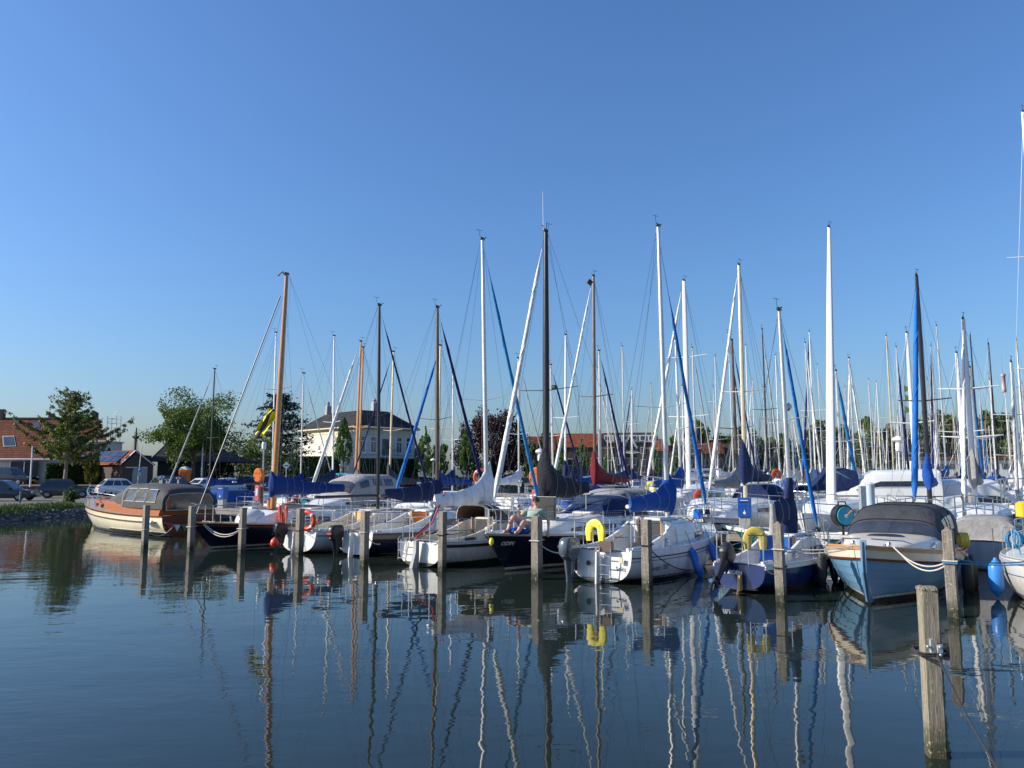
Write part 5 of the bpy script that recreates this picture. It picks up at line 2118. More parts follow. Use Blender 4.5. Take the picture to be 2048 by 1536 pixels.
def berth(px, py, a, L, brake=.8, bow_out=False):
 """origin (stern at the waterline) and heading of a boat whose near end floats at pixel (px, py)"""
 d = Vector((math.sin(a), math.cos(a), 0))
 W = PZ(px, py, 0)
 if bow_out:
  return W + d * (L - brake * .62), PI / 2 - a + PI
 return W, PI / 2 - a


def mast_at(px, loc, rz):
 k = ray(px, 947).x / ray(px, 947).y
 hx, hy = math.cos(rz), math.sin(rz)
 return (k * loc.y - loc.x) / (hx - k * hy)


def coaming(root, H, c, x1, ztop, mat, cw, x0=.12, low=.10):
 for sd in (1, -1):
  lo, hi = [], []
  for i in range(9):
   u = i / 8
   x = lerp(x0, x1, u)
   zb = H.sheer(x / H.L) - .02
   lo.append(Vector((x, sd * cw, zb)))
   hi.append(Vector((x, sd * (cw - .03), max(zb + low, lerp(zb + low, ztop, u ** 2.6)))))
  MB().slab(lo, hi, (0, sd * .06, 0)).build('coaming', mat, root)


def yacht(name, label, loc, rz, H, hullm, deckm=None, cabm=None, cock=(.05, .42), cw=.55, cabin=None, windows=(), washboard=None,
   rails=True, stripe=None, rub=None, boot=None, push_gap=0.0, cat='sailboat', group='boats moored in the front row', coam=True, hatch=True, n_st=3, push=True, toe=None):
 root = thing(name, label, cat, loc, rz, group)
 L = H.L
 hm = H.mesh(MB()).build('hull', hullm, root)
 deckm = deckm or M['gel']
 cabm = cabm or M['gel']
 dk = MB()
 H.deck(dk, (cock[0], cock[1], cw) if cock else None)
 dk.build('deck', deckm, root)
 if cock:
  H.well(MB(), (cock[0], cock[1], cw)).build('cockpit', deckm, root)
 if rub:
  H.band(MB(), rub[0], rub[1], out=.022).build('rubbing_strake', rub[2], hm)
 if stripe:
  for k, (d0, d1, sm) in enumerate(stripe):
   H.band(MB(), d0, d1, out=.004).build('stripe', sm, hm)
 toe_m = toe or M['gel']
 mb = MB()
 for sd in (1, -1):
  mb.tube([H.edge(i / 24, sd, .02, .02) for i in range(25)], .022, 5)
 mb.build('toe_rail', toe_m, hm)
 cab = None
 if cabin:
  zb = lambda x: H.sheer(x / L) - .02
  cab = Cabin([(f * L, w_, h_) for f, w_, h_ in cabin], zb)
  co = cab.mesh(MB()).build('cabin', cabm, root)
  for (f0, f1, g0, g1, wm) in windows:
   n = 5
   xs = [lerp(f0, f1, i / n) * L for i in range(n + 1)]
   lo = [g0 + .08 * (i == n) for i in range(n + 1)]
   hi = [g1 - .12 * (i == n) - .05 * (i == 0) for i in range(n + 1)]
   cab.window(co, xs, lo, hi, wm, frame=M['black'])
  xa = cabin[0][0] * L
  za = H.sheer(cabin[0][0])
  if washboard:
   MB().bbox((xa - .02, 0, za + cabin[0][2] * .5 - .14), (.04, .56, cabin[0][2] + .26), .012).build('washboard', washboard, co)
   MB().bbox((xa - .03, .31, za + cabin[0][2] * .5 - .12), (.06, .05, cabin[0][2] + .3), .01).build('companionway_frame', M['teak'], co)
   MB().bbox((xa - .03, -.31, za + cabin[0][2] * .5 - .12), (.06, .05, cabin[0][2] + .3), .01).build('companionway_frame', M['teak'], co)
  if hatch:
   xh = xa + .45
   MB().bbox((xh, 0, cab.top(xh) + .01), (.8, .62, .07), .025).build('sliding_hatch', cabm, co)
   xf = lerp(xa, cabin[-1][0] * L, .72)
   MB().bbox((xf, 0, cab.top(xf) + .005), (.48, .48, .06), .02).build('fore_hatch', M['glass'], co)
  for sd in (1, -1):
   xs = [lerp(xa + .3, cabin[-2][0] * L, i / 6) for i in range(7)]
   MB().tube([(x, sd * interp(cab.st, x)[1] * .7, cab.top(x) + (.0 if i % 2 == 0 else .045) - .01) for i, x in enumerate(xs)], .014, 5).build('grab_rail', M['teak'], co)
  if coam and cock:
   coaming(root, H, cock, xa, za + cabin[0][2] * .9, cabm, cw + .03)
  for sd in (1, -1):
   winch(root, Vector((xa - .55, sd * (cw + .12), H.sheer(.3) + .06)))
 if rails:
  pulpit(root, H)
  if push:
   pushpit(root, H, gap=push_gap)
  lifelines(root, H, n=n_st)
 for (t, sd) in ((.93, 1), (.93, -1), (.04, 1), (.04, -1)):
  p = H.edge(t, sd, .10, .02)
  MB().tube([p + Vector((-.10, 0, .05)), p + Vector((-.03, 0, .03)), p + Vector((.03, 0, .03)), p + Vector((.10, 0, .05))], .014, 5).build('cleat', M['steel'], root)
 return root, H, cab, hm


def on_hull(H, side, x0, z0, dirx):
 def fn(a, b, out):
  x, z = x0 + dirx * a, z0 + b
  return Vector((x, side * (H.surf(x, z) + out), z))
 return fn


BLK = (.012, .012, .014)
navy_hull = mk_hull('hull_navy', [(-1, BLK), (.03, (.62, .62, .58)), (.075, (.006, .007, .020))], .12)
odin_hull = mk_hull('hull_deep_navy', [(-1, BLK), (.03, (.62, .62, .58)), (.08, (.006, .007, .018))], .1)
white_hull = mk_hull('hull_white', [(-1, (.02, .02, .03)), (.03, (.70, .70, .68))], .2)
white_hull2 = mk_hull('hull_white_navy_boot', [(-1, (.012, .014, .03)), (.02, (.02, .03, .09)), (.06, (.72, .72, .71)), (.075, (.02, .03, .09)), (.10, (.72, .72, .71))], .18)
cream_hull = mk_hull('hull_warm_white', [(-1, (.03, .03, .032)), (.11, (.72, .69, .61))], .22)
blue_small_hull = mk_hull('hull_royal_navy', [(-1, (.30, .04, .03)), (.03, (.008, .028, .12))], .2)
navywhite_hull = mk_hull('hull_navy_b', [(-1, (.02, .02, .02)), (.03, (.45, .40, .28)), (.05, (.008, .010, .035))], .15)
cruiser_hull = mk_hull('hull_ivory', [(-1, (.04, .02, .015)), (.03, (.6, .56, .44)), (.06, (.06, .03, .02)), (.10, (.80, .71, .47))], .2)
sloop_hull = mk_hull('hull_sky_blue', [(-1, BLK), (.07, (.70, .72, .72)), (.115, (.14, .29, .44))], .2)
green_hull = mk_hull('hull_dark_teal', [(-1, BLK), (.03, (.55, .58, .55)), (.06, (.010, .075, .075))], .2)
redwhite_hull = mk_hull('hull_white_triple', [(-1, BLK), (.02, (.68, .66, .60)), (.045, (.02, .03, .07)), (.075, (.68, .66, .60)), (.10, (.02, .03, .07)), (.13, (.72, .69, .63))], .2)
transom_white = mk('transom_white', (.74, .73, .69), .25, var=.07, scale=3, coat=.3)

# ---------------------------------------------------------------- navy sloop with the varnished mast, bow towards the camera
H = Hull(8.4, 2.5, (.72, .66, .86), .62, .42, 1.9, .4, .1, .95)
loc, rz = berth(413, 1099, JA, H.L, H.brake, True)
root, H, cab, hm = yacht('navy_sloop', 'navy sloop with varnished wooden mast and blue sail cover, bow towards the camera', loc, rz, H, navy_hull,
       cabin=[(.36, .72, .46), (.55, .78, .48), (.68, .70, .46), (.75, .50, .22)], windows=[(.40, .60, .3, .8, M['glass'])], washboard=M['teak'],
       rub=(.05, .09, M['darkmahog']), toe=M['teak'])
mx = mast_at(548, loc, rz)
Ym = loc.y + mx * math.sin(rz)
zt = P(570, 546, Ym).z
zd = H.sheer(mx / H.L)
rig(root, H, mx, zt, zd + .45, M['woodspar'], .105, .25, 3.5, 1.78, dict(mat=FAB['blue'], hm=.72, hb=.3, wd=.17, sag=.05, k=4), None, (.50,), .8, head=-1, boom_mat=M['woodspar'], seed=1, frac=.9, sweep=.1, flat=.9)
MB().tube([(H.L - .12, 0, H.sheer(1) + .1), (mx + .0, 0, zd + .45 + (zt - zd - .45) * .9)], .022, 6).build('furling_foil', M['black'], root)
MB().tube([(mx - .3, 0, zt - .1), (mx - .05, 0, zt + .06), (mx + .12, 0, zt - .12)], .035, 6).build('masthead_crane', M['greyspar'], root)
# white sail bag on the foredeck
MB().lathe([(.42, 0), (.45, .10), (.40, .27), (.25, .42), (.06, .47)], 16, Matrix.Translation((H.L * .735, 0, H.sheer(.73) + .02)) @ Matrix.Diagonal((1.25, 1, 1, 1))).build('foredeck_dome', M['gel'], root)
B2 = root, H
# flag flying from the flag halyard: yellow and black
fp = P(545, 812, 27.3)
fb_ = thing('signal_flag', 'limp yellow and black flag beside the varnished mast', 'flag', fp)
rows = []
for i in range(13):
 u = i / 12
 row = []
 for j in range(9):
  v = j / 8
  x = -.58 * u + .36 * v - .12 + .04 * math.sin(v * 7 + u * 3)
  z = -1.05 * u - .16 * v + .03 * math.sin(v * 9)
  y = .07 * math.sin(u * 8 + v * 6) + .05 * math.sin(v * 11)
  row.append(Vector((x, y, z)))
 rows.append(row)
fy, fk = MB(), MB()
for i in range(12):
 for j in range(8):
  q = [rows[i][j], rows[i][j + 1], rows[i + 1][j + 1], rows[i + 1][j]]
  k = j in (3, 4) or i in (0, 11) or (j + i) in (4, 5) and i < 4
  (fk if k else fy).add(q, [(0, 1, 2, 3)])
fy.build('yellow_field', mk('flag_yellow', (.80, .74, .02), .7, var=.1), fb_, fix=False)
fk.build('black_field', mk('flag_black', (.04, .04, .05), .7, var=.2), fb_, fix=False)

# ---------------------------------------------------------------- white sloop with black mast, stern out
H = Hull(6.8, 2.25, (.66, .64, .86), .66, .45, 2.1, .4, .04, .8, .12)
loc, rz = berth(592, 1107, R(33), H.L)
root, H, cab, hm = yacht('white_sloop', 'white sloop with black mast and bare black boom, stern to the camera', loc, rz, H, white_hull,
       cabin=[(.42, .70, .52), (.55, .74, .50), (.68, .62, .40), (.78, .42, .08)], windows=[(.46, .66, .3, .75, M['glass'])], washboard=M['ply'],
       stripe=[(.10, .13, M['darkprint'])], push_gap=.3, cabm=M['cream'])
mx = mast_at(757, loc, rz)
Ym = loc.y + mx * math.sin(rz)
zt = P(756, 612, Ym).z
zd = H.sheer(mx / H.L)
rig(root, H, mx, zt, zd + .45, M['blackspar'], .066, .12, 2.85, 1.66, None, dict(mat=FAB['saildark'], r=.045), (.46,), .72, head=1, seed=2)
outboard(root, H, .52, .46, M['black'], M['black'], R(14), .82)
rudder(root, H, M['gel'], .0, .5, .17, th=.02)
sb_ = to_world(root, (-.16, .06, H.sheer(0) + .22))
ring_buoy('red orange ring lifebuoy on the stern rail beside a mooring post', M['redorange'], to_world(root, (.02, -.42, H.sheer(0) + .33)), rz - PI / 2 + .2, .25, .07)
bp = PZ(549, 1096, .38)
t = thing('ball_fender', 'orange ball fender hanging at the navy sloop quarter', 'fender', P(549, 1085, 23.4))
MB().lathe([(.02, .15), (.03, .13), (.075, .11), (.115, .05), (.13, -.02), (.11, -.08), (.06, -.125), (.01, -.135)], 16).build('body', M['redorange'], t, angle=60)
MB().tube([(0, 0, .13), (.1, .2, .5)], .008, 5).build('lanyard', M['darkrope'], t)
# orange cushion-like lifejackets hanging on the rail behind
for k, (px, py, dd, mt_, lab) in enumerate(((543, 1018, 28.5, 'orange', 'orange and white life jacket hanging at the foot of the varnished mast'), (566, 1030, 26.2, 'redorange', 'red crumpled life jacket hanging on the rail between two posts'))):
 p = P(px, py, dd)
 t = thing('life_jacket', lab, 'life jacket', p)
 for sd in (-1, 1):
  MB().lathe([(.02, -.42), (.07, -.36), (.085, -.1), (.08, .2), (.04, .32)], 8, Matrix.Translation((sd * .08, 0, 0)) @ Matrix.Rotation(sd * .12, 4, 'Y')).build('panel', M[mt_], t)
 MB().tube([(-.08, 0, .3), (0, .02, .4), (.08, 0, .3)], .02, 6).build('collar', M['red'], t)

# ---------------------------------------------------------------- navy hulled boat with dark brown mast, stern out
H = Hull(7.0, 2.3, (.68, .66, .88), .62, .45, 2.1, .4, .05, .8, .1)
loc, rz = berth(706, 1113, R(34), H.L)
root, H, cab, hm = yacht('navy_white_sloop', 'navy hulled sloop with white deck and dark brown mast, stern to the camera', loc, rz, H, navywhite_hull,
       cabin=[(.42, .72, .54), (.55, .76, .52), (.68, .64, .42), (.78, .42, .08)], windows=[(.47, .68, .3, .78, M['darkmahog'])], washboard=M['mahog'], push_gap=.3)
xa = .42 * H.L
za = H.sheer(.42)
MB().prism([(-.46, za - .1), (.46, za - .1), (.46, za + .3), (.30, za + .5), (0, za + .55), (-.30, za + .5), (-.46, za + .3)], xa - .04, xa - .012, axis='x').build('bulkhead_panel', M['mahog'], root)
tr = MB()
rg = [H.S(0, 1 - j / 10) for j in range(11)]
rg = rg + [Vector((p.x, -p.y, p.z)) for p in rg[-2::-1]]
tr.add([Vector((p.x - .006, p.y * .98, p.z)) for p in rg], [tuple(range(len(rg)))])
tr.build('transom', transom_white, root, smooth=False)
mx = mast_at(875, loc, rz)
Ym = loc.y + mx * math.sin(rz)
zt = P(871, 616, Ym).z
zd = H.sheer(mx / H.L)
rig(root, H, mx, zt, zd + .5, M['brownspar'], .07, .10, 2.75, 1.72, dict(mat=FAB['navy'], hm=.55, hb=.26, wd=.14, sag=.16, k=4), dict(mat=FAB['saildark'], r=.065), (.44,), .75, head=1, seed=3)
outboard(root, H, .48, .44, M['black'], M['black'], 0, .9)
MB().bbox((-.50, .48, .66), (.02, .2, .05), .005).build('red_stripe', M['red'], root)
rudder(root, H, M['gel'], .02, .5, .17, th=.02)

# ---------------------------------------------------------------- warm white boat with white sail cover, stern out
H = Hull(6.1, 2.2, (.64, .62, .84), .66, .45, 2.1, .4, .0, .75, .1)
loc, rz = berth(836, 1134, R(35), H.L)
root, H, cab, hm = yacht('warm_white_sloop', 'off white sloop with white sail cover and brown spray hood, stern to the camera', loc, rz, H, cream_hull,
       cabin=[(.44, .70, .50), (.56, .72, .46), (.68, .60, .36), (.78, .40, .06)], windows=[(.48, .68, .3, .75, M['glass'])], washboard=FAB['taupe'],
       rub=(.05, .12, M['black']), push_gap=.35, cabm=M['cream'], deckm=M['nonslip'])
mx = mast_at(974, loc, rz)
Ym = loc.y + mx * math.sin(rz)
zt = P(958, 484, Ym).z
zd = H.sheer(mx / H.L)
rig(root, H, mx, zt, zd + .42, M['alu'], .072, .28, 2.55, 1.62, dict(mat=FAB['white'], hm=1.15, hb=.30, wd=.15, drop=.14, k=5.2), dict(mat=FAB['sailteal'], r=.065, b=.93), (.42,), .78, head=1, seed=4)
sprayhood(root, FAB['brown'], .40 * H.L, .56 * H.L, .72, H.sheer(.5) + .40, .52)
ladder(root, H, .48, .12, .28)
rudder(root, H, M['grey'], .05, .5, .26, th=.05)
for k in range(2):
 MB().tube([(-.1, -.04 + .08 * k, .78), (.5, -.04 + .08 * k, 1.1), (1.0, -.04 + .1 * k, 1.9)], .022, 6).build('furled_pole', M['blackspar'] if k else M['red'], root)
MB().bbox((1.2, -.78, H.sheer(.2) + .02), (.5, .02, .18), .008).build('side_locker', M['black'], root)
for k, (xx, zz) in enumerate(((2.1, .5), (2.35, .3), (2.2, .75))):
 MB().lathe([(.02, -.12), (.10, -.08), (.12, 0), (.10, .08), (.02, .12)], 10, Matrix.Translation((xx, -.62, H.sheer(.35) + zz * .3))).build('coiled_rope', M['rope'] if k != 1 else M['darkrope'], root)
pf = to_world(root, (2.7, -(H.half(2.7 / H.L) + .12), H.sheer(.45) - .10))
fender('navy fender hanging on the off white sloop below the white sail cover', M['fendernavy'], pf, .42, .095, line_to=pf + Vector((-.05, .08, .45)))

# ---------------------------------------------------------------- ODIN: deep navy, bow towards the camera
H = Hull(8.6, 2.75, (.86, .82, .96), .66, .44, 1.9, .42, .08, 1.0)
loc, rz = berth(1001, 1144, R(36), H.L, H.brake, True)
root, H, cab, hm = yacht('deep_navy_sloop', 'deep navy sloop lettered ODIN with thick black mast, bow towards the camera', loc, rz, H, odin_hull,
       cabin=[(.38, .84, .46), (.55, .90, .44), (.70, .72, .34), (.80, .46, .06)], windows=[(.42, .68, .3, .7, M['glass'])], washboard=M['teak'], rub=(.0, .05, M['greyspar']), deckm=M['nonslip'], n_st=4)
lettering('ODIN', .125, mk('silver_lettering', (.50, .52, .55), .4, var=0), hm, on_hull(H, 1, H.L - .47, H.sheer(.92) - .27, -1), .15, .004)
mx = mast_at(1092, loc, rz)
Ym = loc.y + mx * math.sin(rz)
zt = P(1095, 462, Ym).z
zd = H.sheer(mx / H.L)
rig(root, H, mx, zt, zd + .34, M['blackspar'], .098, .05, 2.45, 1.95, dict(mat=FAB['black'], hm=1.15, hb=.26, wd=.19, sag=.12, drop=.14, k=4.2), dict(mat=FAB['sailwhite'], r=.072, a=.10), (.435,), 1.0, head=2, seed=5, wire_r=.005)
MB().bbox((mx + .02, .30, zd + .34 + (zt - zd) * .425), (.14, .16, .12), .03).build('deck_light', M['black'], root)
sprayhood(root, FAB['navy'], .30 * H.L, .47 * H.L, .86, H.sheer(.4) + .38, .56)
hf = MB().bbox((.71 * H.L, .1, cab.top(.71 * H.L) + .30), (.04, .62, .62), .02)
hf.build('open_hatch', M['glass'], root)
MB().tube([(.71 * H.L, y, cab.top(.71 * H.L) + z) for y, z in ((-.22, 0), (-.22, .62), (.42, .62), (.42, 0), (-.22, 0))], .022, 6).build('hatch_frame', M['steel'], root)
# netting between the lifelines on the near side
nt_ = MB()
for i in range(34):
 t = lerp(.48, .83, i / 33)
 nt_.tube([H.edge(t, 1, .06, .02), H.edge(t, 1, .06, .52)], .0022, 3, cap=False)
for j in range(8):
 nt_.tube([H.edge(lerp(.48, .83, i / 12), 1, .06, .05 + j * .066) for i in range(13)], .0022, 3, cap=False)
nt_.build('safety_netting', M['mesh'], root)
cb_ = MB()
rs = random.Random(4)
for k in range(7):
 c = Vector((H.L * .875 + rs.uniform(-.5, .4), .42 + rs.uniform(-.18, .1) - (.0), H.sheer(.88) + .08))
 cb_.lathe([(.02, -.07), (.17, -.05), (.22, .0), (.15, .06), (.02, .09)], 9, Matrix.Translation(c) @ Matrix.Rotation(rs.uniform(0, 6), 4, 'Z') @ Matrix.Diagonal((1.5, .8, 1, 1)))
tag(cb_.build('bundled_sail', FAB['royal'], loc=loc, rz=rz), 'crumpled blue sail bundle on the foredeck of the deep navy sloop', 'sail')
tag(MB().lathe([(.015, .1), (.04, .08), (.06, .02), (.055, -.04), (.02, -.09)], 10).build('small_buoy', M['yellow'], loc=to_world(root, (H.L - .12, .1, H.sheer(.95) - .17))), 'small yellow float hanging at the ODIN bow', 'fender')
ODIN = root, H, cab

# ---------------------------------------------------------------- Snits: white, stern out, grey outboard
H = Hull(6.25, 2.2, (.70, .72, .98), .70, .45, 2.2, .42, .0, .72, .10)
loc, rz = berth(1199, 1166, R(37), H.L)
root, H, cab, hm = yacht('white_stern_sloop', 'white sloop lettered Snits with royal blue sail cover and grey outboard, stern to the camera', loc, rz, H, white_hull2,
       cabin=[(.40, .74, .56), (.54, .76, .52), (.68, .62, .36), (.80, .38, .06)], windows=[(.56, .70, .25, .7, M['glass'])], washboard=FAB['taupe'],
       stripe=[(.12, .15, M['darkprint']), (.20, .215, M['darkprint'])], push_gap=.34, cw=.60)
mx = mast_at(1333, loc, rz)
Ym = loc.y + mx * math.sin(rz)
zt = P(1322, 456, Ym).z
zd = H.sheer(mx / H.L)
rig(root, H, mx, zt, zd + .45, M['alu'], .068, .16, 2.15, 1.62, dict(mat=FAB['royal'], hm=.80, hb=.27, wd=.19, drop=.16, k=4.6, lenf=1.0), dict(mat=FAB['sailblue'], r=.062, b=.82), (.375,), .78, head=1, seed=6, frac=.94, sweep=-.25, boom_mat=M['whitespar'])
outboard(root, H, .62, .46, M['outgrey'], M['outgrey'], R(3), 1.0, word='YAMAHA', dark=M['outgrey'])
rudder(root, H, M['gel'], .0, .55, .15, th=.018)
ladder(root, H, -.20, .12, .28)
MB().bbox((-.04, -.20, H.sheer(0) + .10), (.05, .32, .24), .01).build('bracket_board', mk('brown_board', (.11, .07, .055), .7), root)
lettering('Snits', .135, M['darkprint'], root, lambda a_, b_, o_: Vector((H.trake * (.29 + b_ + .2) / 1.2 - .004 - o_, -.39 - a_, .29 + b_)), 0, .001)
MB().bbox((-.015, -.55, .52), (.02, .10, .12), .006).build('transom_fitting', mk('cream_fitting', (.66, .58, .36), .5), root)
MB().lathe([(.05, 0), (.06, .02), (.02, .03)], 10, Matrix.Translation((-.01, .26, .42)) @ Matrix.Rotation(-PI / 2, 4, 'Y')).build('exhaust', M['black'], root)
lettering('Atlantic 700', .16, M['darkprint'], hm, on_hull(H, -1, .62, H.sheer(.2) - .44, 1), .35, .002)
t = to_world(root, (.02, .10, H.sheer(0) + .42))
horseshoe('bright yellow horseshoe lifebuoy on the stern rail of the white Snits sloop', M['yellow'], t, rz - PI / 2 - .05, .98)
for (fx, lab) in ((2.35, 'blue fender on the white Snits hull, left one of the two'), (3.5, 'blue fender near the bow of the white Snits hull, right one of the two')):
 yy = -(H.half(fx / H.L) + .05)
 pf = to_world(root, (fx, yy, H.sheer(fx / H.L) - .02))
 fender(lab, M['fenderblue'], pf, .62, .105, (R(-12), R(-14)), pf + Vector((-.10, .14, .36)))
bx = to_world(root, (H.L * .93, .18, H.sheer(.93) + .33))
t = thing('rail_box', 'small blue square bag on the bow rail of the white Snits sloop', 'bag', bx, rz)
MB().bbox((0, 0, 0), (.28, .2, .28), .03).build('body', M['fenderblue'], t)
MB().tube([(0, 0, .14), (.05, .05, .26)], .008, 4).build('strap', M['darkrope'], t)
SNITS = root, H

# ---------------------------------------------------------------- small royal navy boat, stern out
H = Hull(5.0, 1.75, (.56, .56, .72), .62, .5, 2.4, .32, .06, .45, .05)
loc, rz = berth(1478, 1186, R(40), H.L)
root, H, cab, hm = yacht('small_blue_cabin_boat', 'small royal blue boat numbered 4440 with tilted black outboard, stern to the camera', loc, rz, H, blue_small_hull,
       cabin=[(.46, .56, .44), (.58, .60, .42), (.72, .50, .32), (.82, .34, .06)], windows=[(.52, .72, .3, .8, M['glass'])], washboard=M['blue'],
       rub=(.0, .07, M['gel']), push_gap=.2, cw=.42, cock=(.05, .46), n_st=2)
mx = mast_at(1579, loc, rz)
Ym = loc.y + mx * math.sin(rz)
zt = P(1560, 624, Ym).z
zd = H.sheer(mx / H.L)
rig(root, H, mx, zt, zd + .38, M['alu'], .058, .24, 0, 1.55, None, dict(mat=FAB['sailblue'], r=.055, b=.93), (.505,), .62, head=1, seed=7)
# the sail and boom are folded upright against the mast
rg = []
for i in range(13):
 u = i / 12
 z = lerp(zd + .40, zd + 1.72, u)
 wx = lerp(.34, .09, u ** 1.2)
 wy = lerp(.17, .08, u)
 rg.append([Vector((mx - wx * .55 + wx * math.cos(a_) * (1 + .12 * noise.noise(Vector((a_ * 2, u * 5, 1)))), wy * math.sin(a_) * (1 + .2 * noise.noise(Vector((a_ * 2, u * 6, 4)))), z)) for a_ in [2 * PI * j / 14 for j in range(14)]])
MB().loft(rg).build('sail_cover', FAB['navy'], root, angle=60)
sail_cover(root, FAB['navy'], mx - .1, zd + .98, 1.05, .35, .30, .12, .3, seed=71, k=3, name='sail_cover')
rg = []
for i in range(9):
 z = lerp(zd + .1, zd + 1.15, i / 8)
 rg.append([Vector((mx - 1.12 + .10 * math.cos(a_) * (1.3 - i / 10), .11 * math.sin(a_) * (1.2 - i / 10) * (1 + .3 * noise.noise(Vector((a_ * 3, i, 2)))), z)) for a_ in [2 * PI * j / 10 for j in range(10)]])
MB().loft(rg).build('bundled_lines', FAB['grey'], root, angle=60)
MB().bbox((mx + .02, 0, zd + .38 + (zt - zd) * .53), (.22, .2, .2), .07).build('mast_bag', FAB['white'], root)
outboard(root, H, .22, .52, M['black'], M['black'], R(48), .78)
rudder(root, H, M['ply'], -.18, -.06, .2, tiller=False, y=-.06)
lettering('NORDEN', .105, M['whiteprint'], root, lambda a_, b_, o_: Vector((-.006 - o_, .36 - a_, .37 + b_)), 0, .003)
lettering('4440', .15, M['grey'], hm, on_hull(H, -1, .42, .25, 1), .2, .004)
t = to_world(root, (.42, -.20, H.sheer(.1) + .50))
horseshoe('faded yellow horseshoe lifebuoy in the cockpit of the small blue boat', M['dullyellow'], t, rz - PI / 2 + .55, .92)
tag(MB().bbox((0, 0, .3), (.30, .04, .62), .015).build('blue_panel', M['blue'], loc=to_world(root, (.55, -.38, H.sheer(.1) - .02)), rz=rz - .9), 'blue cloth panel standing behind the faded yellow lifebuoy', 'cloth')
for fx, lab in ((2.0, 'navy fender amidships on the small blue boat'), (2.8, 'navy fender near the bow of the small blue boat'), (3.6, 'navy fender at the very bow of the small blue boat')):
 yy = -(H.half(fx / H.L) + .07)
 pf = to_world(root, (fx, yy, H.sheer(fx / H.L) - .02))
 fender(lab, M['fendernavy'], pf, .40, .075, (R(-4), R(-6)), pf + Vector((-.05, .08, .3)))
SMALL = root, H

# ---------------------------------------------------------------- dark teal hull tucked in beside the jetty
H = Hull(4.6, 1.7, (.62, .60, .74), .8, .5, 2.4, .3, .05, .3)
c = PZ(1672, 1117, 0)
root, H, cab, hm = yacht('teal_workboat', 'low dark teal boat lying between the small blue boat and the jetty', c + Vector((1.3, .2, 0)), PI - R(34), H, green_hull, rails=False, cabin=None, rub=(.0, .06, M['gel']), cock=(.12, .8), cw=.5, cat='boat')

# ---------------------------------------------------------------- sky blue sloop boat with dark hood, bow towards the camera
H = Hull(6.9, 2.5, (.78, .80, 1.06), .80, .48, 2.5, .45, -.05, .42, 0, (2.2, 1.25), (1.7, 1.0))
loc, rz = berth(1738, 1209, R(35), H.L, H.brake, True)
root, H, cab, hm = yacht('sky_blue_launch', 'sky blue lapstrake launch with dark canvas hood, bow towards the camera', loc, rz, H, sloop_hull, rails=False, deckm=M['cream'], cabin=None, cock=(.06, .52), cw=.78, cat='motorboat', toe=M['teak'])
blue_paint = mk('sky_blue_paint', (.14, .29, .44), .2, var=.06, scale=2, coat=.5)
for i in range(5):
 z0, z1 = .13 + i * .125, .13 + (i + 1) * .125
 for sd in (1, -1):
  rings = []
  for k in range(21):
   t = k / 20
   lift = .16 * (t ** 3)
   a_, b_ = H.S(t, H.q_at(t, z0 + lift * (i + 1) / 5)), H.S(t, H.q_at(t, z1 + lift * (i + 2) / 5))
   rings.append([Vector((a_.x, sd * (a_.y + .020), a_.z)), Vector((b_.x, sd * (b_.y + .006), b_.z)), Vector((b_.x, sd * (b_.y - .02), b_.z)), Vector((a_.x, sd * (a_.y - .02), a_.z))])
  MB().loft(rings).build('strake', blue_paint, hm)
H.band(MB(), .0, .20, out=.028, n=30).build('bulwark_band', M['cream'], hm)
H.band(MB(), .20, .245, out=.05, n=30).build('rubbing_strake', M['darkmahog'], hm)
H.band(MB(), .0, .05, out=.05, n=30).build('capping_rail', M['teak'], hm)
# stem post, standing above the deck
MB().loft([[p + Vector((0, y, 0)) for p in (Vector((H.L + .05, 0, H.sheer(1) + .12)), Vector((H.L + .03, 0, .6)), Vector((H.L - .22, 0, .05)), Vector((H.L - .45, 0, .02)), Vector((H.L - .08, 0, .7)), Vector((H.L - .10, 0, H.sheer(1) + .12)))] for y in (-.045, .045)]).build('stem_post', blue_paint, root, smooth=False)
MB().tube([(H.L + .06, 0, H.sheer(1) + .1), (H.L + .045, 0, .6), (H.L - .2, 0, .06)], .014, 5).build('stem_band', M['steel'], root)
zb = lambda x: H.sheer(x / H.L) - .03
cab = Cabin([(.50 * H.L, .98, .34), (.62 * H.L, .92, .30), (.76 * H.L, .70, .20), (.90 * H.L, .30, .03)], zb)
co = cab.mesh(MB()).build('foredeck_cabin', M['cream'], root)
# oval deck window and portlights
MB().lathe([(.36, -.01), (.37, .012), (.33, .03)], 20, Matrix.Translation((.66 * H.L, 0, cab.top(.66 * H.L) - .015)) @ Matrix.Rotation(.16, 4, 'Y') @ Matrix.Diagonal((.42, 1, 1, 1))).build('deck_window', M['glass'], co)
for sd in (1, -1):
 p = cab.side(.64 * H.L, .55, sd, .0)
 MB().lathe([(.10, -.02), (.10, .02), (.07, .03)], 14, Matrix.Translation(p) @ Matrix.Rotation(sd * -PI / 2, 4, 'X') @ Matrix.Diagonal((1.3, 1, 1, 1))).build('portlight', M['steel'], co)
 MB().tube([H.edge(t, sd, .10, .06 + (.10 if t > .86 else 0)) for t in (.80, .87, .93, .965)], .014, 6).build('bow_rail', M['steel'], root)
 MB().lathe([(.045, 0), (.05, .08), (.03, .11)], 8, Matrix.Translation(H.edge(.90, sd, .2, .02))).build('bollard', M['steel'], root)
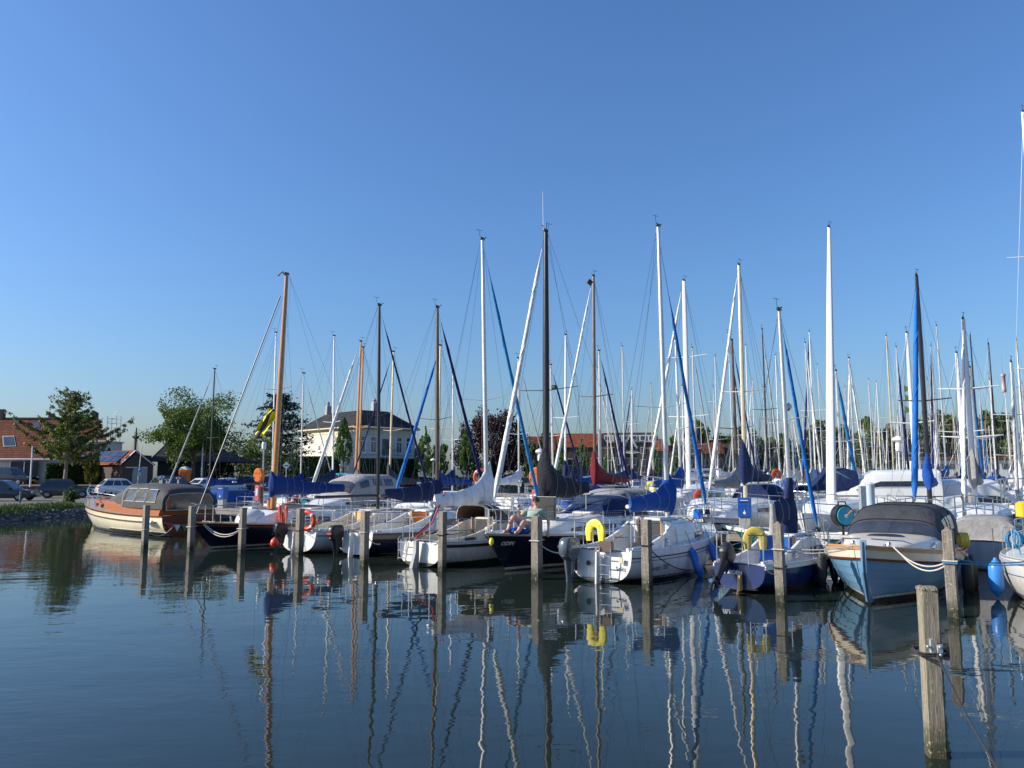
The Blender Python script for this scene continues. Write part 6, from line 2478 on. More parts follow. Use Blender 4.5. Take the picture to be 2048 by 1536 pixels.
# canvas hood: front panel with big dark window, roof, side windows
hx0, hx1 = .02 * H.L, .56 * H.L
secs = []
def hood_ring(x, w_, ztop, zbase, n=16):
 return [Vector((x, w_ * math.copysign(abs(math.cos(a_)) ** .5, math.cos(a_)), zbase + (ztop - zbase) * abs(math.sin(a_)) ** .55)) for a_ in [PI * i / n for i in range(n + 1)]]
zc = H.sheer(.5) + .05
for x, w_, zt_ in ((hx1, .90, zc + .24), (hx1 - .28, .95, zc + .55), (hx1 - .52, .96, zc + .74), (hx1 - 1.0, .97, zc + .84), (hx1 - 2.2, .98, zc + .86), (hx0 + .5, .96, zc + .80), (hx0, .9, zc + .58)):
 secs.append(hood_ring(x, w_, zt_, zc - .08))
hood = MB().loft(secs, close=False, cap=(False, True)).build('canvas_hood', FAB['charcoal'], root, angle=60)
for k, (f0, f1) in enumerate(((.12, .86),)):
 a_ = [secs[0][i].lerp(secs[1][i], f0) + Vector((.018, 0, .010)) for i in range(2, 15)]
 b_ = [secs[0][i].lerp(secs[1][i], f1) + Vector((.018, 0, .010)) for i in range(2, 15)]
 MB().strip(a_, b_).build('windscreen', M['vinyl'], hood)
for sd, idx in ((1, (1, 2, 3)), (-1, (15, 14, 13))):
 for (i0, f0, i1, f1) in ((2, .2, 3, .95), (3, .1, 4, .35), (3, .45, 4, .95)):
  p0 = [secs[i0][j].lerp(secs[i0 + 1][j], f0) for j in idx]
  p1 = [secs[i1 - (0 if i1 > i0 else 0)][j].lerp(secs[min(i1 + 0, 6)][j], 0) if False else secs[i0][j].lerp(secs[i0 + 1][j], f1) for j in idx]
  MB().strip([q + Vector((0, sd * .014, .004)) for q in p0], [q + Vector((0, sd * .014, .004)) for q in p1]).build('side_window', M['vinyl'], hood)
for i in (1, 3, 4):
 MB().tube([p * 1.0 + Vector((0, 0, .008)) for p in secs[i]], .012, 5).build('seam', FAB['black'], hood)
LAUNCH = root, H
for (fx, sd, lab) in ((4.9, -1, 'black fender left of the sky blue launch bow'), (4.3, -1, 'black fender hidden close behind on the left side of the sky blue launch'), (3.9, 1, 'large black fender on the right side of the sky blue launch by the post'), (3.1, 1, 'black fender further aft on the right side of the sky blue launch')):
 pf = to_world(root, (fx, sd * (H.half(fx / H.L) + .14), H.sheer(fx / H.L) - .10))
 fender(lab, M['rubber'], pf, .58 if sd < 0 else .7, .085 if sd < 0 else .11, line_to=to_world(root, (fx, sd * (H.half(fx / H.L) - .02), H.sheer(fx / H.L) + .04)))
# yellow coiled hose on the launch's side deck
t = thing('hose_coil', 'yellow coiled hose at the stern of the sky blue launch', 'hose', to_world(root, (2.6, 1.15, H.sheer(.35) + .18)), rz + .4)
for k in range(5):
 MB().torus((0, 0, 0), .15, .018, 16, 6, mat=Matrix.Translation((0, k * .036, 0))).build('coil', M['dullyellow'], t)

# ---------------------------------------------------------------- white sloop cut by the right edge, bow towards the camera
H = Hull(7.6, 2.55, (.80, .78, .98), .66, .44, 2.0, .42, .05, .9)
cA, cN = Vector((math.cos(JA), -math.sin(JA), 0)), Vector((math.sin(JA), math.cos(JA), 0))
bowp = cA * .25 + cN * 15.4
loc, rz = bowp + cN * (H.L - H.brake * .62), PI / 2 - JA + PI
loc = Vector((loc.x, loc.y, 0))
root, H, cab, hm = yacht('edge_white_sloop', 'white sloop with furled red sail cut off by the right edge', loc, rz, H, redwhite_hull,
       cabin=[(.40, .80, .46), (.55, .84, .44), (.68, .70, .36), (.78, .44, .06)], windows=[(.44, .66, .3, .75, M['glass'])], washboard=M['teak'], stripe=[(.30, .315, M['darkprint'])], rub=(.03, .09, M['grey']), toe=M['grey'])
mx = mast_at(2082, loc, rz)
Ym = loc.y + mx * math.sin(rz)
zt = P(2036, 420, Ym).z
zd = H.sheer(mx / H.L)
rig(root, H, mx, zt, zd + .4, M['whitespar'], .08, .15, 2.8, 1.8, dict(mat=FAB['white'], hm=.9), dict(mat=FAB['maroon'], r=.11, a=.08, b=.97), (.50,), 1.05, head=1, seed=8)
pf = to_world(root, (4.6, -(H.half(4.6 / H.L) + .14), H.sheer(.6) - .02))
fender('light blue fender hanging at the white sloop on the right edge', M['fenderlight'], pf, .62, .13, (0, 0), pf + Vector((.06, .12, .55)), end_mat=M['fenderblue'])
EDGEB = root, H
# blue rope bundle on its rail
cb_ = MB()
for k in range(6):
 cb_.torus((0, 0, 0), .13 + .02 * (k % 3), .022, 14, 6, mat=Matrix.Translation((0, .03 * k, 0)) @ Matrix.Rotation(k * .7, 4, 'Z'))
t = thing('rope_bundle', 'bright blue rope bundle on the rail at the right edge', 'rope', P(2036, 1080, 15.6))
cb_.build('coil', M['bluerope'], t)
MB().tube([(0, 0, -.1), (.02, -.05, -.45), (.0, -.05, -.62)], .014, 5).build('tail', M['bluerope'], t)


# ================================================================== mooring posts
def post(label, top, base, wd=.2, mat=None, pyramid=False, rz=None, ragged=False):
 b = PZ(base[0], base[1], 0)
 zt = P(top[0], top[1], b.y).z
 tx = P(top[0], top[1], b.y).x - b.x
 h = wd * .45
 rings = []
 n = 8
 for i in range(n + 1):
  z = lerp(-1.2, zt, i / n)
  lx = tx * .4 * z / zt
  c = .012
  ring = []
  for (sx, sy) in ((1, -1), (1, 1), (-1, 1), (-1, -1)):
   for q in ((0, 1), (1, 0)) if (sx * sy > 0) else ((1, 0), (0, 1)):
    px_, py_ = sx * (h - c * q[0]), sy * (h - c * q[1])
    ring.append(Vector((px_ + lx + .003 * noise.noise(Vector((z * 3, sx * 5, sy))), py_, z)))
  rings.append(ring)
 last = rings[-1]
 cx = sum(last, Vector()) / len(last)
 if pyramid:
  rings.append([cx + (p - cx) * .08 + Vector((0, 0, .07)) for p in last])
 else:
  rings.append([cx + (p - cx) * .9 + Vector((0, 0, .012)) for p in last])
 mb = MB().loft(rings)
 if ragged:
  rs = random.Random(5)
  for k in range(34):
   x, y = rs.uniform(-h, h), rs.uniform(-h, h)
   mb.lathe([(rs.uniform(.015, .03), -.01), (.014, .006), (.004, rs.uniform(.008, .018))], 5, Matrix.Translation((x + cx.x, y + cx.y, zt)))
 o = mb.build('mooring_post', mat or M['pile'], loc=(b.x, b.y, 0), rz=-JA if rz is None else rz, angle=30)
 return tag(o, label, 'post', 'mooring posts in front of the berths'), b, zt


POSTS = [
 ('leftmost mooring post, in front of the ivory cruiser', (292, 1011), (289, 1098), .185),
 ('mooring post touching the navy sloop bow, second from the left', (384, 1013), (381, 1102), .19),
 ('mooring post against the middle of the navy sloop hull, third from the left', (487, 1016), (483, 1107), .19),
 ('mooring post beside the red ring lifebuoy', (601, 1018), (598, 1112), .21),
 ('mooring post in front of the navy and white sloop', (732, 1023), (728, 1130), .20),
 ('dark mooring post crossing the off white sloop', (887, 1024), (884, 1143), .18),
 ('square mooring post crossing the ODIN hull', (1074, 1033), (1074, 1158), .22),
 ('brown square mooring post crossing the white Snits sloop', (1292, 1040), (1295, 1178), .20),
]
PB = {}
for k, (lab, tp, bs, wd) in enumerate(POSTS):
 o, b, zt = post(lab, tp, bs, wd)
 PB[k] = (b, zt)
o, b, zt = post('pale mooring post with pointed top by the small blue boat', (1554, 1050), (1563, 1203), .19, None, True)
PB[8] = (b, zt)
o, b, zt = post('pointed mooring post right of the sky blue launch', (1893, 1062), (1908, 1234), .19, None, True)
PB[9] = (b, zt)
near, b, zt = post('tall lichen covered mooring post nearest the camera with iron bracket', (1858, 1176), (1872, 1512), .16, M['oldpile'], False, -R(12), True)
PB[10] = (b, zt)
# bracket and rope on the near post
bz_ = P(1862, 1296, b.y).z
br = MB()
br.bbox((-.01, -.105, bz_ + .03), (.035, .03, .14), .006)
br.bbox((.05, -.105, bz_), (.05, .03, .11), .006)
for q in ((-.045, .035), (.05, .035), (.05, -.03)):
 br.lathe([(.014, 0), (.014, .015), (.008, .02)], 8, Matrix.Translation((q[0], -.115, bz_ + q[1])) @ Matrix.Rotation(PI / 2, 4, 'X'))
br.build('iron_bracket', M['galv'], near)
mb = MB()
loop = []
for i in range(26):
 a_ = 2 * PI * i / 12.5
 loop.append(Vector((.118 * math.copysign(min(1, abs(math.cos(a_)) * 1.35), math.cos(a_)), .118 * math.copysign(min(1, abs(math.sin(a_)) * 1.35), math.sin(a_)), bz_ - .035 + .006 * (i // 13) * 3 + .008 * math.sin(a_ + .7))))
mb.tube(loop, .009, 6)
rope_o = mb.build('post_rope', M['darkrope'], loc=(b.x, b.y, 0), rz=-R(12))
tag(rope_o, 'dark rope wound round the near post bracket', 'rope')
st = Vector((b.x + .0, b.y - .12, bz_ - .03))
en = P(2010, 1560, 5.2)
lines_thing('mooring_line', 'dark mooring line running down right from the nearest post', M['darkrope'], [catenary(st, en, .05)], .009)

# ================================================================== mooring lines of the front row
def pp(k, f=.72, off=(0, 0)):
 b_, z_ = PB[k]
 return Vector((b_.x + off[0], b_.y + off[1], z_ * f))


def around(k, f, wd=.2):
 """rope turns round a post"""
 b_, z_ = PB[k]
 r_ = wd / 2 + .012
 c, s = math.cos(-JA), math.sin(-JA)
 pts = []
 for x, y in ((-1, -1), (1, -1), (1, 1), (-1, 1), (-1, -1), (1, -1)):
  pts.append(Vector((b_.x + (c * x - s * y) * r_, b_.y + (s * x + c * y) * r_, z_ * f + .01 * y)))
 return pts


r2, h2_ = B2
bow = to_world(r2, (h2_.L - .35, .12, h2_.sheer(.96) - .02))
lines_thing('mooring_line', 'doubled pale rope drooping along the navy sloop bow', M['rope'], [catenary(bow, pp(2, .55), .32), catenary(bow + Vector((.05, 0, 0)), pp(2, .55, (0, -.05)), .25), around(2, .55)], .015)
lines_thing('mooring_line', 'pale rope from the second post to the navy sloop bow', M['rope'], [catenary(to_world(r2, (h2_.L - .2, -.05, h2_.sheer(.97))), pp(1, .55), .05), around(1, .55)], .013)
r6, h6, c6 = ODIN
lines_thing('mooring_line', 'grey rope from the ODIN bow past the square post to the Snits outboard', M['rope'], [catenary(to_world(r6, (h6.L - 1.3, .62, h6.sheer(.85))), pp(6, .62), .10), around(6, .62, .22), catenary(pp(6, .60), to_world(SNITS[0], (.15, .62, .78)), .22)], .013)
r7, h7 = SNITS
lines_thing('mooring_line', 'black crossed ropes from the brown square post to the Snits sloop', M['darkrope'],
   [catenary(pp(7, .70), to_world(r7, (.35, -.76, h7.sheer(.05) + .06)), .05), catenary(pp(7, .62), to_world(r7, (2.6, -1.0, .10)), .14), catenary(to_world(r7, (1.6, -.95, h7.sheer(.25) + .05)), to_world(r7, (3.6, -1.12, .16)), .16), around(7, .64, .20)], .012)
r8, h8 = SMALL
rl, hl = LAUNCH
lines_thing('mooring_line', 'doubled white rope between the pale pointed post and the launch bow', M['rope'],
   [catenary(pp(8, .70), to_world(rl, (hl.L - .2, -.22, hl.sheer(.97) + .02)), .06), catenary(pp(8, .66), to_world(rl, (hl.L - .2, -.25, hl.sheer(.97) - .03)), .07), around(8, .69, .19)], .013)
lines_thing('mooring_line', 'dark rope from the pale pointed post to the small blue boat stern', M['darkrope'], [catenary(pp(8, .42), to_world(r8, (.1, -.5, h8.sheer(0))), .12), around(8, .45, .19)], .011)
lines_thing('mooring_line', 'doubled white rope drooping across the sky blue launch to the pointed post', M['rope'],
   [catenary(to_world(rl, (hl.L - .45, .42, hl.sheer(.93) + .06)), pp(9, .66), .22), catenary(to_world(rl, (hl.L - .5, .45, hl.sheer(.93) + .05)), pp(9, .64), .28), around(9, .66, .19)], .013)
re_, he = EDGEB
lines_thing('mooring_line', 'light blue ropes from the pointed post to the white sloop at the edge', M['bluerope'],
   [catenary(pp(9, .68), to_world(re_, (he.L - 1.3, -.75, he.sheer(.85))), .05), catenary(pp(9, .63), to_world(re_, (he.L - 1.0, -.6, he.sheer(.88) - .02)), .03), around(9, .635, .19)], .013)
lines_thing('mooring_line', 'pale rope from the fifth post to the navy and white sloop', M['rope'], [catenary(pp(4, .6), to_world(B2[0], (0, 0, 0)) * 0 + P(760, 1088, 22.2), .1), around(4, .62, .20)], .012)
lines_thing('mooring_line', 'dark rope from the dark post to the off white sloop', M['darkrope'], [catenary(pp(5, .62), P(925, 1065, 21.2), .02), catenary(pp(5, .6), P(868, 1090, 19.9), .06), around(5, .62, .18)], .012)
lines_thing('mooring_line', 'thin rope tied round the leftmost mooring post', M['rope'], [around(0, .45, .185), catenary(pp(0, .45), P(352, 1044, 30.2), .35)], .011)
lines_thing('mooring_line', 'thin dark rope from the fourth post to the white sloop stern', M['darkrope'], [around(3, .55, .21), catenary(pp(3, .55), P(626, 1070, 24), .03)], .01)

# ================================================================== main jetty
EV = Vector((-math.cos(JA), math.sin(JA), 0))
NV = Vector((math.sin(JA), math.cos(JA), 0))
J0 = Vector((7.55, 24.9, 0))
JZ = .58


def jet(px, r=0.0, z=JZ):
 """point on the jetty line seen at picture column px"""
 k = ray(px, 947).x / ray(px, 947).y
 s = (J0.x + r * NV.x - k * (J0.y + r * NV.y)) / (k * EV.y - EV.x)
 q = J0 + EV * s + NV * r
 return Vector((q.x, q.y, z))


def srow(s, r, z=0.0):
 q = J0 + EV * s + NV * r
 return Vector((q.x, q.y, z))


jt = thing('jetty', 'long grey wooden jetty behind the front row of boats', 'jetty', (J0.x, J0.y, 0), PI - JA)
# local x runs along EV, local -y is NV
pl = MB().bbox((0, 0, 0), (.150, 1.5, .045), .006).mesh('plank', M['plank'])
rs = random.Random(2)
S0, S1 = -17.5, 30.5
for i in range(298):
 x = S0 + (S1 - S0) * (i + .5) / 298
 link('plank', pl, jt, (x, rs.uniform(-.012, .012), JZ - .02 + rs.uniform(-.004, .004)), rs.uniform(-.006, .006))
for y in (-.74, .74):
 for k in range(8):
  x0, x1 = lerp(S0, S1, k / 8) + .01, lerp(S0, S1, (k + 1) / 8) - .01
  MB().bbox(((x0 + x1) / 2, y, JZ - .17), (x1 - x0, .09, .22), .01).build('fascia_board', M['jbeam'], jt)
for k in range(13):
 x = lerp(S0 + .6, S1 - .6, k / 12)
 for y in (-.6, .6):
  MB().lathe([(.12, -1.3), (.12, JZ - .28), (.1, JZ - .26)], 8, Matrix.Translation((x, y, 0))).build('pile', M['jbeam'], jt)
 MB().bbox((x, 0, JZ - .36), (.16, 1.45, .16), .01).build('cross_beam', M['jbeam'], jt)


def pedestal(label, px, r=0.0, s=1.0):
 p = jet(px, r)
 t = thing('power_pedestal', label, 'pedestal', p, -R(20), 'blue power pedestals on the jetty')
 MB().bbox((0, 0, .24 * s), (.34 * s, .30 * s, .48 * s), .01).build('column', M['midgrey'], t)
 hd = MB().bbox((0, 0, .76 * s), (.40 * s, .38 * s, .60 * s), .012).build('cabinet', M['pedblue'], t)
 MB().bbox((0, -.193 * s, .98 * s), (.24 * s, .012, .022 * s), .003).build('label_strip', M['whiteprint'], hd)
 MB().bbox((0, -.195 * s, .92 * s), (.34 * s, .01, .01), .002).build('lid_joint', M['black'], hd)
 # white water drop
 MB().loft([[Vector((.045 * s * math.cos(a_) * (1 if math.sin(a_) < .3 else .45), y, .60 * s + .055 * s * math.sin(a_) + (.05 * s if math.sin(a_) > .9 else 0))) for a_ in [2 * PI * i / 12 for i in range(12)]] for y in (-.2 * s, -.19 * s)]).build('water_symbol', M['whiteprint'], hd)
 return t


pedestal('blue power pedestal behind the small blue boat', 1487, -.35)
pedestal('blue power pedestal under the white sail cover', 899, .2)
pedestal('blue power pedestal right of the ivory cruiser', 447, .2, 1.05)


def buoy_station(label, px, r, h):
 p = jet(px, r)
 t = thing('lifebuoy_station', label, 'lifebuoy station', p, -R(18), 'orange lifebuoy stations on the jetty')
 MB().bbox((.1, .12, h * .5), (.14, .1, h), .01).build('post', M['jbeam'], t)
 bx_ = MB()
 rings = []
 for y, k in ((-.16, .86), (-.12, .98), (.02, 1), (.05, .97)):
  rings.append([Vector((.28 * k * math.cos(a_), y, h - .05 + .37 * k * math.sin(a_))) for a_ in [2 * PI * i / 22 for i in range(22)]])
 bx_.loft(rings)
 hd = bx_.build('container', M['orange'], t)
 MB().bbox((0, -.165, h + .06), (.46, .012, .016), .003).build('lid_joint', M['red'], hd)
 for sd in (-1, 1):
  MB().bbox((sd * .2, -.167, h - .18), (.03, .012, .1), .003).build('slot', M['black'], hd)
 lb = MB().bbox((-.02, -.06, h - .95), (.26, .16, .80), .02).build('ladder_box', M['pink'], t)
 MB().bbox((-.02, -.146, h - .9), (.12, .01, .36), .003).build('ladder_sign', M['whiteprint'], lb)
 return t


buoy_station('orange lifebuoy container with pink box left of the varnished mast', 519, .3, 1.78)
buoy_station('orange lifebuoy container half hidden by the thick black mast', 1073, .5, 1.75)
# white lamp on pole behind the first lifebuoy station
p = jet(526, .7)
t = thing('jetty_lamp', 'white jetty lamp on a thin pole above the orange container', 'lamp', p)
zt = P(526, 886, p.y).z - p.z
MB().tube([(0, 0, 0), (0, 0, zt - .3)], .035, 7).build('pole', M['galv'], t)
MB().lathe([(.09, zt - .32), (.11, zt - .3), (.11, zt), (.08, zt + .05)], 12).build('lamp_head', whitewood, t)
p = jet(1083, 8)
for k, (px, r, top) in enumerate(((1080, 9.0, 908), (1800, 11.5, 885))):
 p = jet(px, r)
 t = thing('jetty_lamp', ['white jetty lamp left of the thick black mast', 'white jetty lamp above the white flybridge yacht'][k], 'lamp', p)
 zt = P(px, top, p.y).z - p.z
 MB().tube([(0, 0, -.4), (0, 0, zt - .3)], .04, 7).build('pole', M['galv'], t)
 MB().lathe([(.1, zt - .36), (.12, zt - .33), (.12, zt - .05), (.06, zt - .02), (.25, zt + .1), (.2, zt + .2), (.04, zt + .28)], 12).build('lamp_head', whitewood, t)


def hose_reel(label, p, rz, s=1.0, pole=True):
 t = thing('hose_reel', label, 'hose reel', p, rz, 'teal hose reels on the jetty')
 MB().lathe([(.30 * s, -.13 * s), (.32 * s, -.12 * s), (.32 * s, .1 * s), (.30 * s, .12 * s)], 22, Matrix.Rotation(PI / 2, 4, 'X')).build('drum', M['black'], t)
 MB().lathe([(.06 * s, -.01), (.26 * s, -.01), (.26 * s, .02), (.06 * s, .03)], 22, Matrix.Translation((0, -.13 * s, 0)) @ Matrix.Rotation(PI / 2, 4, 'X')).build('side_disc', M['teal'], t)
 MB().lathe([(.055 * s, 0), (.06 * s, .03), (.03 * s, .05)], 12, Matrix.Translation((0, -.14 * s, 0)) @ Matrix.Rotation(PI / 2, 4, 'X')).build('hub', M['gel'], t)
 MB().tube([(0, -.19 * s, 0), (.14 * s, -.2 * s, .14 * s), (.15 * s, -.26 * s, .15 * s)], .014 * s, 6).build('crank', M['orange'], t)
 MB().tube([(-.14 * s, 0, .3 * s), (-.10 * s, 0, .40 * s), (.10 * s, 0, .40 * s), (.14 * s, 0, .3 * s)], .02 * s, 6).build('handle', M['black'], t)
 MB().tube([(0, 0, -.3 * s), (0, 0, -.62 * s)], .035 * s, 6).build('stand', M['black'], t)
 return t


p = jet(1681, -.55)
hose_reel('large teal hose reel beside the galvanised pile, left of the launch hood', Vector((p.x, p.y, JZ + .60)), R(12), 1.0)
p = P(1707, 985, 30)
hose_reel('small teal hose reel in front of the white flybridge yacht', p, R(5), .8)
p = jet(613, .3)
hose_reel('teal hose reel behind the white sloop with the black boom', Vector((p.x, p.y, P(613, 1010, p.y).z)), R(-8), .9)
for (px, r, ty, mat_, wd_, lab) in ((1724, -.4, 972, 'galv', .17, 'galvanised steel channel pile beside the large teal hose reel'), (618, .6, 998, 'grey', .14, 'grey jetty pile beside the teal hose reel')):
 p = jet(px, r, 0)
 zt = P(px, ty, p.y).z
 mb = MB()
 mb.bbox((0, 0, zt / 2 - .3), (wd_, .05, zt + .6), .008)
 mb.bbox((-wd_ / 2 + .02, .06, zt / 2 - .3), (.03, .14, zt + .6), .006)
 mb.bbox((wd_ / 2 - .02, .06, zt / 2 - .36), (.03, .14, zt + .48), .006)
 tag(mb.build('steel_pile', M[mat_], loc=p), lab, 'pile')
p = jet(1739, 1.2, 0)
zt = P(1739, 966, p.y).z
tag(MB().lathe([(.12, -.5), (.12, zt - .06), (.13, zt - .04), (.05, zt + .02)], 14).build('plastic_pole', mk('pale_blue_plastic', (.42, .50, .56), .5, var=.06), loc=p), 'thick pale blue plastic pole rising behind the launch hood', 'pole')
# second line of mooring posts on the far side of the jetty
for k, (px, r, ty) in enumerate(((1032, 10, 992), (1702, 11, 982), (1383, 11, 985), (986, 9, 986), (1940, 8, 985), (1962, 9.5, 975))):
 p = jet(px, r, 0)
 zt = P(px, ty, p.y).z
 o = MB().lathe([(.12, -1), (.115, zt - .03), (.10, zt), (.02, zt + .01)], 9).build('mooring_post', M['pile'], loc=p)
 tag(o, '%s from the left of the round posts beyond the jetty' % ['second', 'fourth', 'third', 'first', 'fifth', 'sixth'][k], 'post', 'round posts beyond the jetty')

# ================================================================== ivory cruiser with mahogany cabin
H = Hull(10.3, 2.75, (.80, .84, 1.22), .84, .5, 2.2, .45, -.15, .75, 0, (2.4, 1.3), (1.7, 1.0))
crz = math.atan2(.66, -.75)
croot = thing('ivory_cruiser', 'classic ivory motor cruiser with mahogany cabin and grey canvas hood', 'motorboat', (-12.45, 30.3, 0), crz)
hm = H.mesh(MB(), 30, 10).build('hull', cruiser_hull, croot)
dk = MB()
H.deck(dk)
dk.build('deck', M['plank'], croot)
H.band(MB(), .0, .05, out=.03).build('rubbing_strake', M['darkmahog'], hm)
H.band(MB(), .22, .28, out=.02, t0=.04).build('dark_strake', M['darkmahog'], hm)
H.band(MB(), .10, .17, out=.03, t0=-0.0, t1=.45, absz=True).build('spray_rail', M['steel'], hm)
rg = [H.S(0, 1 - j / 10) for j in range(11)]
rg = rg + [Vector((p.x, -p.y, p.z)) for p in rg[-2::-1]]
MB().loft([[Vector((-.03, p.y * 1.0, p.z)) for p in rg], [Vector((.0, p.y * 1.0, p.z)) for p in rg]]).build('transom', M['darkmahog'], croot, smooth=False)
L = H.L
zb = lambda x: H.sheer(x / L) - .02
cab = Cabin([(.03 * L, 1.16, .34), (.33 * L, 1.16, .38), (.38 * L, 1.12, .50), (.52 * L, 1.06, .46), (.66 * L, .88, .36), (.79 * L, .58, .24), (.84 * L, .42, .02)], zb)
co = cab.mesh(MB()).build('cabin', M['mahog'], croot, angle=22)
for f in (.60, .68):
 pq = cab.side(f * L, .55, 1, .01)
 for sd in (1, -1):
  q = Vector((pq.x, pq.y * sd, pq.z))
  MB().bbox(q, (.34, .03, .14), .012).build('portlight', M['glass'], co)
MB().bbox((.78 * L, 0, cab.top(.78 * L) + .02), (.5, .5, .08), .03).build('fore_hatch', M['mahog'], co)
# canvas hood
secs = []
zc = H.sheer(.25)
for x, w_, zt_ in ((.02 * L, 1.08, zc + .95), (.04 * L, 1.11, zc + 1.08), (.12 * L, 1.12, zc + 1.18), (.25 * L, 1.12, zc + 1.22), (.36 * L, 1.10, zc + 1.18)):
 secs.append(hood_ring(x, w_, zt_, zc + .26))
hood = MB().loft(secs, close=False, cap=(True, True)).build('canvas_hood', FAB['taupe'], croot, angle=60)
# aft window, side windows with pale piping
aw = [Vector((.02 * L - .02, y, z)) for y, z in ((.92, zc + .22), (.94, zc + .55), (.80, zc + .80), (.4, zc + .86), (-.4, zc + .86), (-.80, zc + .80), (-.94, zc + .55), (-.92, zc + .22))]
a_w = MB().add(aw, [tuple(range(8))]).build('aft_window', M['glass'], hood, smooth=False)
MB().tube(aw + [aw[0]], .014, 5).build('piping', FAB['cream'], a_w)
for sd in (1, -1):
 for (x0, x1, a0, a1) in ((.07, .15, .16, .86), (.16, .245, .16, .92), (.255, .345, .16, .92)):
  def sidept(f, v):
   ring = hood_ring(f * L, 1.12, zc + 1.20, zc + .26)
   i = lerp(0, 4.2, v)
   k = int(i)
   p = ring[k].lerp(ring[k + 1], i - k)
   return Vector((p.x, sd * (p.y + .014), p.z))
  q = [sidept(x0, a0), sidept(x1, a0), sidept(x1, lerp(a0, a1, .5)), sidept(lerp(x1, x0, .06), a1), sidept(lerp(x0, x1, .06), a1), sidept(x0, lerp(a0, a1, .5))]
  w_ = MB().add(q, [tuple(range(6))]).build('side_window', M['vinyl'], hood, smooth=False)
  MB().tube(q + [q[0]], .013, 5).build('piping', FAB['cream'], w_)
# windscreen frame and grey cover over the foredeck
MB().tube([p + Vector((.05, 0, .0)) for p in secs[-1]], .03, 6).build('windscreen_frame', FAB['cream'], croot)
cov = []
for f, w_, zt_ in ((.37, 1.06, zc + 1.12), (.44, 1.0, zc + 1.0), (.53, .88, zc + .76), (.60, .74, cab.top(.60 * L) + .06)):
 cov.append(hood_ring(f * L, w_, max(zt_, cab.top(f * L) + .03), cab.top(f * L) - .16))
MB().loft(cov, close=False, cap=(True, True)).build('windscreen_cover', FAB['taupe'], croot, angle=60)
for sd in (1, -1):
 MB().tube([H.edge(t, sd, .06, h_) for t, h_ in ((.58, .05), (.63, .42), (.72, .50), (.82, .54), (.92, .58), (.985, .60))] + [Vector((L + .05, 0, H.sheer(1) + .62))], .022, 7).build('bow_rail', M['steel'], croot)
 MB().tube([H.edge(t, sd, .06, h_) for t, h_ in ((.72, .26), (.82, .28), (.92, .30), (.985, .32))], .014, 6).build('mid_rail', M['steel'], croot)
 for t in (.70, .79, .88, .96):
  MB().tube([H.edge(t, sd, .06, 0), H.edge(t - .01, sd, .06, .54)], .014, 6).build('rail_post', M['steel'], croot)
# stemhead, anchor, roof fittings, ensign staff
MB().bbox((L - .42, .10, H.sheer(.95) - .32), (.34, .06, .16), .03).build('anchor', M['black'], croot)
for (x, y, h_) in ((2.2, .3, .22), (2.5, .1, .32), (2.7, -.2, .18), (1.9, -.3, .26)):
 MB().lathe([(.03, 0), (.025, h_ * .6), (.09, h_ * .7), (.10, h_ * .9), (.04, h_)], 9, Matrix.Translation((x, y, zc + 1.22))).build('roof_fitting', M['steel'], croot)
tag(MB().tube([(0, 0, 0), (-.15, .05, .55)], .014, 5).build('jackstaff', whitewood, loc=to_world(croot, (L * .90, 0, H.sheer(.9) + .02)), rz=crz), 'short white jackstaff with pennant on the ivory cruiser foredeck', 'flagstaff')
fd = MB().lathe([(.02, -.3), (.06, -.28), (.075, 0), (.06, .28), (.02, .3)], 10, Matrix.Rotation(PI / 2, 4, 'Y'))
tag(fd.build('fender', mk('pale_fender', (.60, .64, .70), .4, var=.1), loc=to_world(croot, (.75, 1.30, H.sheer(.1) - .22)), rz=crz), 'long pale fender lying along the ivory cruiser quarter', 'fender')
# bunting on the transom: red white green blue triangles
t = thing('bunting', 'string of small red, white, green and blue pennants across the cruiser transom', 'bunting', to_world(croot, (-.10, 1.1, .55)), crz - PI / 2)
ends = catenary((0, 0, 0), (2.0, .0, .0), .12, 20)
MB().tube(ends, .006, 4).build('cord', M['rope'], t)
for k, mcol in enumerate(((.55, .03, .03), (.75, .75, .75), (.03, .30, .10), (.02, .12, .50), (.75, .60, .05), (.55, .03, .03))):
 p = ends[2 + k * 3]
 MB().loft([[p + Vector((-.12, y, -.01)), p + Vector((.12, y, -.01)), p + Vector((.02, y + .03, -.27))] for y in (-.004, .004)]).build('pennant', mk('pennant_%d' % k, mcol, .7, var=.1), t, smooth=False)


# ================================================================== people
def skin_mesh(name, joints, edges, mat, parent, root=0, sub=2):
 bm = bmesh.new()
 lay = bm.verts.layers.skin.verify()
 vs = []
 for (p, r_) in joints:
  v = bm.verts.new(p)
  v[lay].radius = (r_, r_) if not isinstance(r_, tuple) else r_
  vs.append(v)
 vs[root][lay].use_root = True
 for a_, b_ in edges:
  bm.edges.new((vs[a_], vs[b_]))
 me = bpy.data.meshes.new(name)
 bm.to_mesh(me)
 bm.free()
 me.materials.append(mat)
 o = link(name, me, parent)
 sk_ = o.modifiers.new('skin', 'SKIN')
 sk_.use_smooth_shade = True
 sk_.branch_smoothing = .4
 s_ = o.modifiers.new('sub', 'SUBSURF')
 s_.levels = sub
 s_.render_levels = sub
 return o


